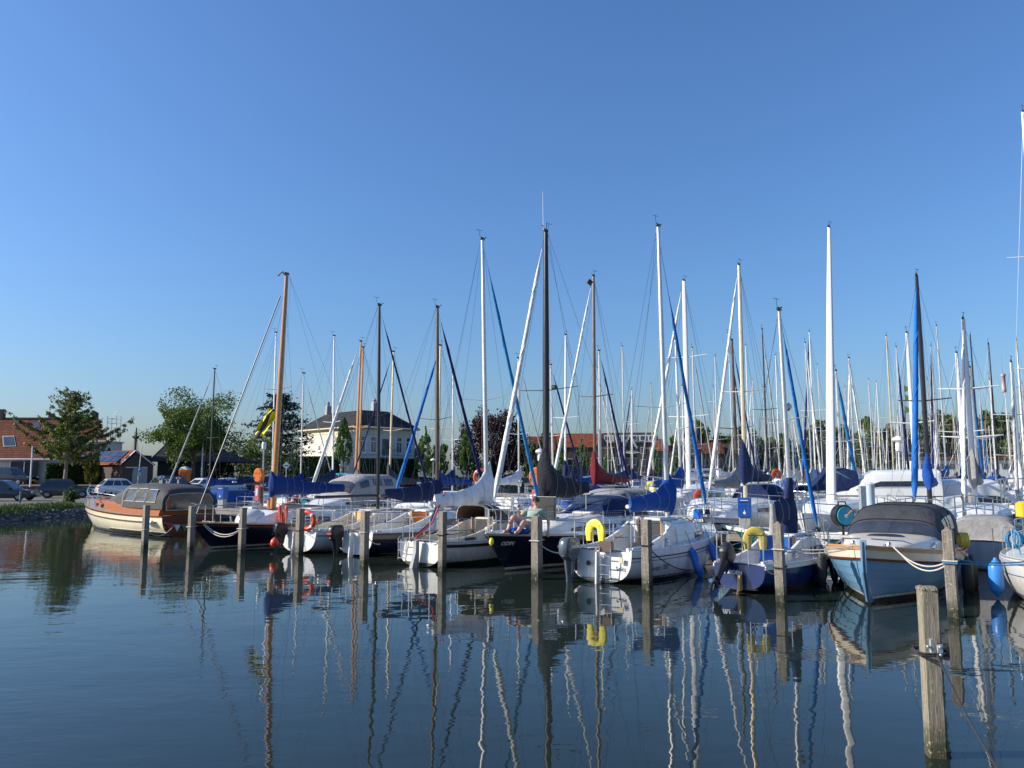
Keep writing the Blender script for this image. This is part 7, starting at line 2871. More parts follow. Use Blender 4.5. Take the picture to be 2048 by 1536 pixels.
def hand(j, e, wrist, d, side, curl):
 """palm and five fingers appended to a skin skeleton: d = pointing direction, side = towards the thumb, curl = towards the palm"""
 d, side, curl = Vector(d).normalized(), Vector(side).normalized(), Vector(curl).normalized()
 W = Vector(j[wrist][0])
 j.append((W + d * .07, (.036, .022)))
 pl_ = len(j) - 1
 e.append((wrist, pl_))
 for k, ln in enumerate((.075, .085, .08, .062)):
  base = W + d * .085 + side * (.030 - .02 * k)
  j.append((base + d * .01, .010))
  e.append((pl_, len(j) - 1))
  j.append((base + d * ln * .55 + curl * .022, .0092))
  e.append((len(j) - 2, len(j) - 1))
  j.append((base + d * ln * .85 + curl * .055, .008))
  e.append((len(j) - 2, len(j) - 1))
 j.append((W + d * .04 + side * .045 + curl * .012, .012))
 e.append((wrist, len(j) - 1))
 j.append((W + d * .075 + side * .06 + curl * .03, .010))
 e.append((len(j) - 2, len(j) - 1))


def person(label, loc, rz, J, shirt, shorts, hairm, shoes=True, face=True):
 """J: joint positions in the person's frame (x = facing direction, z up)"""
 t = thing('person', label, 'person', loc, rz)
 j = [(J['pelvis'], .12), (J['spine'], .115), (J['chest'], .125), (J['neck'], .058), (J['skull'], .085), (J['crown'], .088),
   (J['shR'], .055), (J['elR'], .048), (J['wrR'], .034), (J['shL'], .055), (J['elL'], .048), (J['wrL'], .034),
   (J['hipR'], .095), (J['knR'], .07), (J['anR'], .05), (J['toR'], .04), (J['hipL'], .095), (J['knL'], .07), (J['anL'], .05), (J['toL'], .04)]
 e = [(0, 1), (1, 2), (2, 3), (3, 4), (4, 5), (2, 6), (6, 7), (7, 8), (2, 9), (9, 10), (10, 11), (0, 12), (12, 13), (13, 14), (14, 15), (0, 16), (16, 17), (17, 18), (18, 19)]
 dR = Vector(J['wrR']) - Vector(J['elR'])
 dL = Vector(J['wrL']) - Vector(J['elL'])
 hand(j, e, 8, dR, J.get('thR', (0, 0, 1)), J.get('cuR', (0, 1, 0)))
 hand(j, e, 11, dL, J.get('thL', (1, 0, 0)), J.get('cuL', (0, -1, 0)))
 skin_mesh('body', j, e, M['skin'], t)
 mid = lambda a_, b_, f: tuple(Vector(J[a_]).lerp(Vector(J[b_]), f))
 skin_mesh('shirt', [(mid('pelvis', 'spine', .2), .150), (J['spine'], .150), (J['chest'], .152), (mid('chest', 'neck', .45), .098), (J['shR'], .098), (mid('shR', 'elR', .8), .082), (J['shL'], .098), (mid('shL', 'elL', .8), .082)],
    [(0, 1), (1, 2), (2, 3), (2, 4), (4, 5), (2, 6), (6, 7)], shirt, t)
 skin_mesh('shorts', [(J['pelvis'], .152), (J['hipR'], .118), (mid('hipR', 'knR', .8), .092), (J['hipL'], .118), (mid('hipL', 'knL', .8), .092)], [(0, 1), (1, 2), (0, 3), (3, 4)], shorts, t)
 sk_, cr = Vector(J['skull']), Vector(J['crown'])
 up = (cr - sk_).normalized()
 fw = Vector(J.get('face', (1, 0, 0))).normalized()
 lf = up.cross(fw)
 hc = sk_.lerp(cr, .6)
 mb = MB()
 rings = []
 for v in range(7):
  ph = lerp(.05, 1.9, v / 6)
  rings.append([hc + up * (.118 * math.cos(ph)) + (fw * (math.cos(a_) * .108 - .012) + lf * math.sin(a_) * .096) * math.sin(ph) - (up * .0 if math.cos(a_) < .4 else -up * .05 * math.sin(ph)) for a_ in [2 * PI * i / 14 for i in range(14)]])
 mb.loft(rings)
 mb.build('hair', hairm, t)
 fm = MB()
 fm.tube([hc + fw * .085 + up * .0, hc + fw * .118 - up * .045], [.012, .018], 6)
 fm.build('nose', M['skin'], t)
 gl = MB()
 for sd in (-1, 1):
  gl.lathe([(.028, -.006), (.03, 0), (.02, .008)], 8, Matrix.Translation(hc + fw * .092 + lf * sd * .036 + up * .004) @ fw.to_track_quat('Z', 'Y').to_matrix().to_4x4())
  gl.tube([hc + fw * .09 + lf * sd * .06, hc - fw * .01 + lf * sd * .098], .005, 4)
 gl.build('sunglasses', M['black'], t)
 MB().tube([hc + fw * .092 - up * .075 + lf * .025, hc + fw * .097 - up * .075, hc + fw * .092 - up * .075 - lf * .025], .006, 5).build('mouth', mk('lips', (.42, .16, .13), .5), t)
 for sd in (-1, 1):
  MB().torus((0, 0, 0), .02, .008, 10, 5, mat=Matrix.Translation(hc + lf * sd * .094 - up * .02) @ Matrix.Rotation(math.atan2(fw.y, fw.x), 4, 'Z')).build('ear', M['skin'], t)
 return t


xm = mast_at(1049, ODIN[0].location, ODIN[0].rotation_euler.z)
fx = xm + .42
deck = h6.sheer(fx / h6.L) + .03
person('man in grey green t-shirt and patterned shorts reclining on the ODIN foredeck, holding a phone', to_world(ODIN[0], (fx, .42, deck)), ODIN[0].rotation_euler.z,
  dict(pelvis=(0, 0, .15), spine=(-.15, 0, .32), chest=(-.29, 0, .48), neck=(-.35, 0, .63), skull=(-.34, 0, .71), crown=(-.33, 0, .81),
   shR=(-.28, -.20, .54), elR=(-.04, -.30, .38), wrR=(.16, -.20, .52), shL=(-.30, .20, .53), elL=(-.44, .30, .30), wrL=(-.40, .33, .08),
   hipR=(.06, -.11, .15), knR=(.42, -.18, .42), anR=(.66, -.16, .08), toR=(.82, -.18, .05), hipL=(.06, .11, .14), knL=(.44, .16, .30), anL=(.74, .20, .07), toL=(.90, .22, .06),
   thR=(0, 1, .3), cuR=(-1, 0, .3), thL=(1, 0, 0), cuL=(0, -.3, -1), face=(1, .15, .05)),
  mk('grey_green_shirt', (.25, .33, .27), .9, var=.12, bump=.4, bscale=14), mk('patterned_shorts', (.12, .12, .13), .9, var=0, scale=16, col2=(.55, .53, .50)), M['hair'])
ph = to_world(ODIN[0], (fx + .22, .42 - .14, deck + .62))
t = thing('phone', 'dark phone held up by the reclining man', 'phone', ph, ODIN[0].rotation_euler.z)
MB().bbox((0, 0, 0), (.012, .075, .15), .004).build('body', M['black'], t)
MB().bbox((-.007, 0, 0), (.002, .066, .135), .001).build('screen', M['glass'], t)
p = jet(578, .1)
person('person in beige shirt and blue shorts bending over on the jetty', p, R(-8),
  dict(pelvis=(0, 0, .90), spine=(.14, 0, 1.06), chest=(.32, 0, 1.18), neck=(.46, 0, 1.24), skull=(.54, 0, 1.25), crown=(.63, 0, 1.26),
   shR=(.36, -.19, 1.18), elR=(.42, -.22, .92), wrR=(.55, -.2, .72), shL=(.36, .19, 1.18), elL=(.44, .22, .92), wrL=(.58, .2, .74),
   hipR=(0, -.11, .88), knR=(.05, -.12, .48), anR=(-.02, -.12, .08), toR=(.14, -.13, .04), hipL=(0, .11, .88), knL=(.03, .13, .48), anL=(-.06, .13, .08), toL=(.10, .14, .04), face=(.4, 0, -1), thR=(0, 1, 0), cuR=(1, 0, 0), thL=(0, -1, 0), cuL=(1, 0, 0)),
  mk('beige_shirt', (.50, .44, .36), .9, var=.1, bump=.3, bscale=14), mk('blue_shorts', (.03, .08, .28), .9, var=.12), mk('brown_hair', (.16, .06, .025), .6, var=.2, bump=.6, bscale=80))
p = jet(600, -.3)
person('person in dark top with orange bag crouching next to the bending person', p, R(190),
  dict(pelvis=(0, 0, .30), spine=(.06, 0, .48), chest=(.12, 0, .66), neck=(.16, 0, .80), skull=(.19, 0, .88), crown=(.21, 0, .98),
   shR=(.12, -.19, .72), elR=(.24, -.22, .50), wrR=(.42, -.16, .46), shL=(.12, .19, .72), elL=(.26, .22, .52), wrL=(.44, .16, .48),
   hipR=(.02, -.11, .28), knR=(.38, -.15, .46), anR=(.18, -.14, .08), toR=(.34, -.15, .04), hipL=(.02, .11, .28), knL=(.38, .15, .46), anL=(.18, .14, .08), toL=(.34, .15, .04), face=(1, 0, -.2), thR=(0, 1, 0), cuR=(0, 0, -1), thL=(0, -1, 0), cuL=(0, 0, -1)),
  mk('dark_red_top', (.16, .035, .02), .9, var=.15), mk('black_trousers', (.02, .02, .025), .9), mk('auburn_hair', (.20, .07, .02), .6, var=.2))


# ================================================================== boats beyond the jetty
PROTO = {}


def proto(kind):
 """shared meshes of an 8 m yacht; kind 0..2"""
 if kind in PROTO:
  return PROTO[kind]
 H = [Hull(8, 2.6, (.80, .76, 1.0), .66, .44, 2.1, .4, .04, .85, .1), Hull(8, 2.5, (.72, .66, .92), .58, .45, 1.9, .4, .06, 1.1, .0), Hull(8, 2.75, (.95, .92, 1.12), .74, .45, 2.2, .4, .02, .6, .15)][kind]
 d = dict(H=H)
 d['hull'] = H.mesh(MB(), 16, 6).mesh('hull', white_hull)
 dk = MB()
 H.deck(dk, (.05, .40, .6), 12)
 H.well(dk, (.05, .40, .6))
 d['deck'] = dk.mesh('deck', M['gel'])
 cab = Cabin([(.40 * 8, .82, .52), (.55 * 8, .86, .48), (.68 * 8, .70, .38), (.79 * 8, .42, .05)], lambda x: H.sheer(x / 8) - .02)
 d['cabin'] = cab.mesh(MB()).mesh('cabin', M['gel'])
 d['cab'] = cab
 wm = MB()
 for sd in (1, -1):
  xs = [lerp(.45, .68, i / 4) * 8 for i in range(5)]
  wm.slab([cab.side(x, .3, sd, .004) for x in xs], [cab.side(x, .78, sd, .004) for x in xs], (0, sd * .01, 0))
 d['windows'] = wm.mesh('windows', M['glass'])
 tmp = bpy.data.objects.new('tmp', None)
 a_ = pulpit(tmp, H, r=.016)
 b_ = pushpit(tmp, H, r=.016)
 d['pulpit'], d['pushpit'] = a_.data, b_.data
 for o in (a_, b_):
  bpy.data.objects.remove(o)
 mb = MB()
 for sd in (1, -1):
  for i in range(1, 4):
   t = lerp(.2, .84, i / 4)
   mb.tube([H.edge(t, sd, .06, 0), H.edge(t, sd, .06, .56)], .013, 4)
  for hh in (.56, .28):
   mb.tube([H.edge(lerp(.2, .84, i / 6), sd, .06, hh) for i in range(7)], .006, 3)
 d['lifelines'] = mb.mesh('lifelines', M['steel'])
 sh = sprayhood(tmp, FAB['navy'], .36 * 8, .50 * 8, .80, H.sheer(.45) + .38, .55)
 ch = list(sh.children)
 d['hood'] = sh.data
 d['hoodwin'] = ch[0].data
 for o in ch + [sh]:
  bpy.data.objects.remove(o)
 bpy.data.objects.remove(tmp)
 tr = MB()
 H.band(tr, .10, .15, out=.006, n=12)
 d['stripe'] = tr.mesh('stripe', M['darkprint'])
 PROTO[kind] = d
 return d


SPAR = dict(alu=M['alu'], white=M['whitespar'], black=M['blackspar'], brown=M['brownspar'], beige=M['beigespar'], grey=M['greyspar'], wood=M['woodspar'])
HULLS = dict(white=white_hull, cream=cream_hull, navy=navywhite_hull, black=mk_hull('hull_black', [(-1, (.10, .02, .02)), (.03, (.5, .5, .5)), (.06, (.010, .010, .012))], .15),
    blue=mk_hull('hull_mid_blue', [(-1, BLK), (.04, (.7, .7, .7)), (.08, (.02, .08, .24))], .2), red=mk_hull('hull_dark_red', [(-1, BLK), (.04, (.7, .7, .7)), (.08, (.18, .02, .02))], .2),
    green=mk_hull('hull_green', [(-1, BLK), (.04, (.7, .7, .7)), (.08, (.02, .09, .05))], .2), grey=mk_hull('hull_grey', [(-1, BLK), (.04, (.42, .44, .46))], .2))
COLW = {'alu': 'silver', 'white': 'white', 'black': 'black', 'brown': 'dark brown', 'beige': 'beige', 'grey': 'dull grey', 'wood': 'varnished'}
HEAD = 0


def back_boat(label, mastp, rz, L, ztop, spar='alu', rad=.07, cover=None, jib=None, hull='white', kind=0, hood=None, group='yachts beyond the jetty', seed=0, full=True, boom=None, spread=(.45,),
    stays=True, hm=.85, jr=.065, deckcol=None, name='moored_yacht', coverlen=.97, jb=.95, wd=.14, bz=None, stripe=None):
 d = proto(kind)
 f = L / 8
 H0 = d['H']
 mx = .56 * L
 hd = Vector((math.cos(rz), math.sin(rz), 0))
 loc = Vector((mastp.x, mastp.y, 0)) - hd * mx
 t = thing(name, label, 'sailboat', loc, rz, group)
 sc_ = (f, f, f)
 link('hull', d['hull'], t, scale=sc_, mat=HULLS[hull])
 link('deck', d['deck'], t, scale=sc_)
 c = link('cabin', d['cabin'], t, scale=sc_)
 link('windows', d['windows'], c)
 if full:
  link('pulpit', d['pulpit'], t, scale=sc_)
  link('pushpit', d['pushpit'], t, scale=sc_)
  link('lifelines', d['lifelines'], t, scale=sc_)
 if stripe:
  link('stripe', d['stripe'], t, scale=sc_, mat=stripe)
 if hood:
  o = link('spray_hood', d['hood'], t, scale=sc_, mat=FAB[hood])
  link('window', d['hoodwin'], o)
 H = Hull(L, H0.B * f, tuple(v * f for v in H0.fb), H0.tw, H0.tm, H0.p, H0.depth * f, H0.tz * f, H0.brake * f)
 zd = H.sheer(.56) + .42 * f
 bz = bz or zd + .75
 bl = boom if boom is not None else .38 * L
 cv = dict(mat=FAB[cover], hm=hm, hb=.25, wd=wd, nu=12, lenf=coverlen) if cover else None
 jb_ = dict(mat=FAB[jib], r=jr, b=jb) if jib else None
 rigl(t, H, mx, ztop, zd, SPAR[spar], rad, bl, bz, cv, jb_, spread, seed, stays)
 return t


def rigl(root, H, mx, ztop, zbase, spar, rad, boom, bz, cover, jib, spread, seed, stays=True):
 """lighter rig for the boats further back: mast, spreaders, boom, cover, furled sail, one rigging part"""
 rs = random.Random(seed)
 rake = rs.uniform(.0, .22) if stays else 1.7
 X = lambda z: mx - rake * (z - zbase) / (ztop - zbase)
 pts = [(X(lerp(zbase, ztop, i / 5)), 0, lerp(zbase, ztop, i / 5)) for i in range(6)]
 mast = MB().tube(pts, [rad, rad, rad, rad, rad * .9, rad * .7] if stays else [rad, rad * .97, rad * .88, rad * .74, rad * .56, rad * .34], 8, flat=.75).build('mast', spar, root)
 mh = MB()
 z = ztop
 x = X(z)
 mh.bbox((x, 0, z + .03), (.22, .07, .08), .02)
 mh.tube([(x - .08, 0, z + .04), (x - .12, .02, z + .25)], .008, 4)
 mh.tube([(x - .24, .05, z + .25), (x + .0, -.04, z + .25)], .008, 4)
 mh.tube([(x + .06, 0, z + .04), (x + .18, 0, z + .11)], .008, 4)
 mh.build('masthead_fitting', M['black'], mast)
 h = ztop - zbase
 wires = MB()
 wr = .0055
 cp = [Vector((mx - .15, sd * (H.half(mx / H.L) - .05), H.sheer(mx / H.L))) for sd in (1, -1)]
 for fz in spread:
  zz = zbase + h * fz
  sl = .75 * min(1.3, H.L / 8)
  sp = MB()
  for sd in (1, -1):
   sp.tube([(X(zz), 0, zz), (X(zz) - .12, sd * sl, zz + .07)], [.024, .018], 5)
  sp.build('spreaders', spar, mast)
 if stays:
  for k, sd in enumerate((1, -1)):
   zz = zbase + h * spread[0]
   sl = .75 * min(1.3, H.L / 8)
   wires.tube([cp[k], (X(zz) - .12, sd * sl, zz + .07), (X(ztop), 0, ztop - .15)], wr, 3, cap=False)
   wires.tube([cp[k], (X(zz), 0, zz - .1)], wr, 3, cap=False)
  wires.tube([(.1, 0, H.sheer(0)), (X(ztop), 0, ztop)], wr, 3, cap=False)
 tack = Vector((H.L - .12, 0, H.sheer(1) + .05))
 jh = Vector((X(ztop) + rad, 0, ztop - .12))
 if stays or jib:
  wires.tube([tack, jh], wr, 3, cap=False)
 if boom:
  wires.tube([(mx - boom, 0, bz), (X(ztop), 0, ztop - .05)], wr, 3, cap=False)
 if wires.v:
  wires.build('rigging', M['wire'], root, fix=False)
 if jib:
  rolled_sail(root, jib['mat'], tack.lerp(jh, .06), tack.lerp(jh, jib['b']), jib['r'], n=7, seg=14, seed=seed)
 if boom:
  MB().tube([(mx - rad, 0, bz), (mx - boom, 0, bz + .03)], .05, 7).build('boom', spar, root)
  if cover:
   c = dict(cover)
   cm = c.pop('mat')
   sail_cover(root, cm, mx, bz + .02, boom * c.pop('lenf'), seed=seed, **c)


RL, RR = PI / 2 - JA + PI, PI / 2 - JA      # bow towards the camera / away from it
MID = [
 # label, px, ytop, r, dir, L, spar, rad, cover, jib, hull, hood, kind, extra
 ('black masted yacht with grey rolled jib behind the ivory cruiser', 424, 738, 4.5, 'L', 7.2, 'black', .062, 'blue', 'sailgrey', 'navy', None, 1, dict(hm=.5, jr=.055)),
 ('silver masted yacht close behind the varnished mast', 550, 666, 6.5, 'R', 7.5, 'alu', .058, 'navy', None, 'white', None, 0, dict(hm=.5)),
 ('grey masted yacht with blue sail cover right of the diamond sign', 605, 747, 4.5, 'R', 6.8, 'grey', .052, 'blue', 'sailgrey', 'white', None, 0, dict(hm=.8, jr=.035)),
 ('white masted yacht with navy sail cover left of the cyan van', 670, 673, 6.5, 'R', 7.8, 'white', .065, 'navy', None, 'white', None, 0, dict(hm=.9)),
 ('varnished masted yacht with thick white rolled jib', 713, 682, 4.5, 'L', 7.6, 'wood', .075, None, 'sailwhite', 'cream', None, 1, dict(jr=.095)),
 ('second varnished masted yacht, just right of the thick white jib boat', 719, 694, 7.5, 'L', 8.0, 'wood', .075, 'grey', None, 'white', 'grey', 1, dict()),
 ('champagne masted yacht with charcoal sail cover', 781, 703, 6.0, 'L', 7.6, 'beige', .065, 'charcoal', 'saildark', 'white', 'grey', 0, dict(hm=1.1, jr=.045)),
 ('champagne masted yacht with bright blue rolled jib', 878, 691, 4.5, 'L', 7.6, 'beige', .060, 'blue', 'sailblue', 'white', None, 0, dict(jr=.095)),
 ('slim silver masted yacht with navy cover against the copper beech', 906, 746, 8.5, 'R', 7.6, 'alu', .055, 'navy', 'saildark', 'white', None, 0, dict(hm=.9, jr=.035)),
 ('grey masted yacht just left of the thick black mast', 1038, 717, 8.0, 'R', 7.8, 'grey', .060, 'white', 'sailgrey', 'cream', None, 0, dict(jr=.04)),
 ('silver masted yacht with dark rolled jib right of the thick black mast', 1106, 731, 10.0, 'R', 8.4, 'alu', .062, 'charcoal', 'saildark', 'white', None, 0, dict(hm=.7)),
 ('white masted yacht in front of the long red roof', 1129, 669, 13.0, 'L', 9.5, 'white', .075, 'navy', None, 'white', None, 2, dict()),
 ('dark brown masted yacht with maroon sail cover and white rolled jib', 1187, 551, 4.5, 'L', 8.8, 'brown', .082, 'maroon', 'sailwhite', 'white', 'charcoal', 0, dict(hm=1.3, jr=.068, wd=.17, boom=3.3, stripe=M['red'])),
 ('grey masted yacht with navy rolled jib behind the maroon sail cover', 1200, 702, 9.5, 'R', 8.2, 'grey', .060, 'blue', 'saildark', 'white', None, 0, dict(jr=.07, hm=.4)),
 ('tall thick white masted yacht right of the Snits mast', 1372, 561, 8.5, 'L', 10.8, 'white', .125, None, 'sailwhite', 'white', None, 2, dict(spread=(.33, .62), jr=.075)),
 ('silver masted yacht with royal blue sail cover behind the Snits sail cover', 1358, 681, 6.5, 'R', 7.8, 'alu', .065, 'royal', None, 'white', None, 0, dict(hm=1.0)),
 ('champagne masted yacht with large navy sail cover and clear hood', 1482, 528, 4.5, 'L', 9.4, 'beige', .085, 'navy', 'sailwhite', 'white', 'navy', 0, dict(hm=1.55, jr=.066, wd=.2, boom=3.6)),
 ('dark brown masted yacht with grey sail cover left of the champagne mast', 1469, 681, 7.5, 'R', 7.8, 'brown', .070, 'grey', 'saildark', 'white', None, 0, dict(hm=.9, jr=.04)),
 ('yacht with the tallest free standing white mast', 1660, 430, 3.6, 'L', 8.6, 'white', .165, None, None, 'white', None, 2, dict(stays=False, spread=(), boom=0, lean=0)),
 ('silver masted yacht with sky blue rolled jib right of the tallest white mast', 1679, 743, 11.0, 'R', 8.4, 'alu', .062, None, 'sailteal', 'white', None, 0, dict(jr=.095)),
 ('black masted yacht with royal blue sail cover and blue rolled jib', 1844, 550, 4.2, 'L', 8.6, 'black', .078, 'royal', 'sailblue', 'white', None, 0, dict(hm=1.05, jr=.10, boom=2.2, stripe=M['fenderlight'])),
 ('white masted yacht just left of the blue rolled jib', 1822, 666, 11.5, 'R', 9.0, 'white', .075, 'white', None, 'white', None, 0, dict()),
 ('black hulled yacht with thick white mast and white rolled sail', 1936, 637, 5.2, 'L', 9.6, 'white', .085, 'grey', 'sailwhite', 'black', None, 1, dict(jr=.07, hm=1.2, spread=(.36, .62))),
 ('white masted yacht left of the black hulled yacht', 1921, 706, 13.0, 'R', 9.0, 'white', .080, 'navy', None, 'white', None, 0, dict()),
 ('silver masted yacht with blue rolled jib right of the black hulled yacht', 1948, 736, 14.0, 'R', 9.0, 'alu', .065, 'blue', 'sailblue', 'white', None, 0, dict(jr=.08)),
 ('silver masted yacht near the right edge with wide spreaders', 2030, 723, 10.0, 'L', 8.6, 'alu', .075, 'white', 'sailgrey', 'white', None, 0, dict(spread=(.33, .62))),
 ('very tall white masted yacht almost outside the right edge', 2046, 226, 13.0, 'R', 11.5, 'white', .10, 'white', 'sailwhite', 'white', None, 2, dict(spread=(.3, .6), lean=1)),
]
MIDX = []
for i, (lab, px, yt, r_, dr, L_, spar, rad, cov, jib, hul, hood, kind, ex) in enumerate(MID):
 q = jet(px, r_, 0)
 zt = P(px, yt, q.y).z
 q.x = lerp(q.x, P(px, yt, q.y).x, ex.pop('lean', .5))
 MIDX.append((q.x, q.y))
 bt = back_boat(lab, q, RL if dr == 'L' else RR, L_, zt, spar, rad, cov, jib, hul, kind, hood, seed=100 + i, **ex)

 if spar == 'brown' and cov == 'maroon':
  MB().lathe([(.02, 0), (.17, .02), (.15, .05), (.03, .22)], 4, Matrix.Translation((.56 * L_ + .2, .0, zt - .35)) @ Matrix.Rotation(1.9, 4, 'Y')).build('wind_cone', M['black'], bt)

# ---------------------------------------------------------------- motor yachts and hooded boats behind the jetty


def motor_yacht(label, loc, rz, L, B, cabin, hood=None, hoodm='navy', name='motor_yacht', hullm=None, stripe=True, hoodspan=None, fb=(.9, .9, 1.25)):
 H = Hull(L, B, fb, .85, .5, 2.3, .4, -.1, .9, 0, (2.3, 1.3), (1.6, 1.0))
 t = thing(name, label, 'motorboat', loc, rz, 'motor yachts beyond the jetty')
 hm_ = H.mesh(MB(), 20, 7).build('hull', hullm or white_hull, t)
 dk = MB()
 H.deck(dk)
 dk.build('deck', M['gel'], t)
 if stripe:
  H.band(MB(), .18, .24, out=.012).build('stripe', M['darkprint'], hm_)
 H.band(MB(), .0, .06, out=.03).build('rubbing_strake', M['grey'], hm_)
 cab_ = Cabin([(f * L, w_, h_) for f, w_, h_ in cabin], lambda x: H.sheer(x / L) - .02)
 co_ = cab_.mesh(MB()).build('superstructure', M['gel'], t)
 a0, a1 = cabin[0][0], cabin[-2][0]
 nwin = 3
 for k in range(nwin):
  f0, f1 = lerp(a0 + .02, a1, k / nwin), lerp(a0 + .02, a1, (k + .86) / nwin)
  xs = [lerp(f0, f1, i / 3) * L for i in range(4)]
  cab_.window(co_, xs, [.40] * 4, [.92] * 4, M['glass'], frame=M['grey'])
 pulpit(t, H, .55)
 if hoodspan:
  x0, x1, w_, hgt, zb_ = hoodspan
  secs_ = [hood_ring(lerp(x0, x1, u) * L, w_, zb_ + hgt * k, zb_) for u, k in ((0, .9), (.1, 1), (.6, 1.02), (.85, .85), (1, .35))]
  hd_ = MB().loft(secs_, close=False, cap=(True, True)).build('canvas_hood', FAB[hoodm], t, angle=60)
  for sd, idx in ((1, (2, 3, 4)), (-1, (14, 13, 12))):
   for i0, f0, f1 in ((1, .1, .45), (1, .55, .92), (2, .15, .85)):
    pa = [secs_[i0][j].lerp(secs_[i0 + 1][j], f0) + Vector((0, sd * .015, .006)) for j in idx]
    pb = [secs_[i0][j].lerp(secs_[i0 + 1][j], f1) + Vector((0, sd * .015, .006)) for j in idx]
    MB().strip(pa, pb).build('side_window', M['vinyl'], hd_)
  pa = [secs_[3][j].lerp(secs_[4][j], .15) + Vector((.015, 0, .01)) for j in range(4, 13)]
  pb = [secs_[3][j].lerp(secs_[4][j], .85) + Vector((.015, 0, .01)) for j in range(4, 13)]
  MB().strip(pa, pb).build('windscreen', M['vinyl'], hd_)
 return t, H, cab_


q = jet(1770, 8.5, 0)
t, Hm, cb = motor_yacht('white flybridge motor yacht with navy bimini behind the launch hood', q + Vector((2.9, -1.2, 0)), PI - R(14), 9.2, 3.0, [(.10, 1.25, .75), (.40, 1.25, .75), (.62, 1.1, .62), (.76, .7, .12)])
fl = Cabin([(.16 * 9.2, .95, .95), (.40 * 9.2, .95, .90), (.56 * 9.2, .85, .12)], lambda x: 1.58)
fo = fl.mesh(MB()).build('flybridge', M['gel'], t)
fl.window(fo, [lerp(.20, .48, i / 3) * 9.2 for i in range(4)], [.55] * 4, [.95, .95, .95, .7], M['glass'], frame=M['whitespar'])
bm_ = [hood_ring(x, .85, z, 1.75) for x, z in ((4.3, 2.5), (4.7, 2.62), (5.4, 2.55), (6.0, 1.9))]
MB().loft(bm_, close=False, cap=(False, False)).build('bimini', FAB['navy'], t, angle=60)
MB().tube([(3.6, .8, 1.6), (5.2, .8, 2.55)], .03, 6).build('bimini_strut', M['steel'], t)
MB().tube([(3.6, -.8, 1.6), (5.2, -.8, 2.55)], .03, 6).build('bimini_strut', M['steel'], t)
q = jet(1905, 9.5, 0)
motor_yacht('white wheelhouse motor yacht right of the black mast', q + Vector((-2.6, .6, 0)), R(-10), 8.6, 2.9, [(.12, 1.2, 1.25), (.34, 1.2, 1.30), (.46, 1.12, 1.25), (.54, 1.05, .55), (.72, .85, .40), (.82, .5, .05)])
q = jet(1985, 12.5, 0)
motor_yacht('long low white motor yacht near the right edge', q + Vector((-3.0, .8, 0)), R(-8), 9.5, 3.0, [(.10, 1.2, .7), (.40, 1.2, .8), (.62, 1.05, .6), (.76, .7, .1)])
q = jet(1152, 3.8, 0)
motor_yacht('small boat with bright blue framed hood right of the thick black mast', q + Vector((.9, 1.6, 0)), RL, 6.4, 2.3, [(.50, .9, .35), (.62, .85, .3), (.78, .6, .08)], hoodm='royal', hoodspan=(.06, .58, 1.0, 1.05, .88), name='hooded_boat', fb=(.8, .8, 1.0), stripe=False)
q = jet(742, 3.5, 0)
motor_yacht('boat with tall grey and cream framed hood behind the black boom', q + Vector((.7, 1.0, 0)), RL + .1, 7.2, 2.5, [(.46, 1.0, .45), (.60, .95, .4), (.76, .6, .08)], hoodm='grey', hoodspan=(.04, .56, 1.08, 1.40, .95), name='hooded_boat', fb=(.85, .85, 1.1), stripe=False)
q = jet(1250, 4.2, 0)
motor_yacht('low cream boat with rounded pale hood left of the Snits sail cover', q + Vector((.9, 1.2, 0)), RL - .1, 6.8, 2.4, [(.48, .95, .4), (.60, .9, .35), (.76, .6, .08)], hoodm='grey', hoodspan=(.05, .6, 1.02, .92, .86), name='hooded_boat', fb=(.8, .8, 1.05))
q = jet(1395, 3.6, 0)
motor_yacht('white cabin cruiser behind the bow of the Snits sloop', q + Vector((1.5, 1.8, 0)), RL + .25, 7.2, 2.5, [(.16, 1.0, .65), (.45, 1.05, .70), (.62, .9, .55), (.76, .55, .08)], name='cabin_cruiser', fb=(.85, .82, 1.05))
q = jet(470, 3.5, 0)
motor_yacht('low boat with blue hood behind the blue pedestal', q + Vector((.6, 1.2, 0)), RL, 6.0, 2.2, [(.50, .9, .3), (.62, .85, .28), (.78, .6, .08)], hoodm='royal', hoodspan=(.06, .56, .95, .72, .75), name='hooded_boat', fb=(.7, .7, .9), hullm=HULLS['blue'], stripe=False)
q = jet(860, 3.5, 0)
motor_yacht('low boat under a white cover behind the navy sail cover', q + Vector((1.2, 1.6, 0)), RL + .2, 6.4, 2.3, [(.50, .9, .3), (.62, .85, .28), (.78, .6, .08)], hoodm='white', hoodspan=(.04, .66, 1.0, .80, .75), name='hooded_boat', fb=(.75, .75, .95), stripe=False)
q = jet(1908, 1.4, 0)
motor_yacht('grey hooded boat behind the stern of the sky blue launch', q + Vector((-1.2, -3.2, 0)), RR, 4.4, 1.7, [(.50, .7, .25), (.62, .65, .22), (.78, .5, .08)], hoodm='grey', hoodspan=(.06, .56, .72, .62, .68), name='hooded_boat', fb=(.7, .7, .9), hullm=HULLS['grey'], stripe=False)

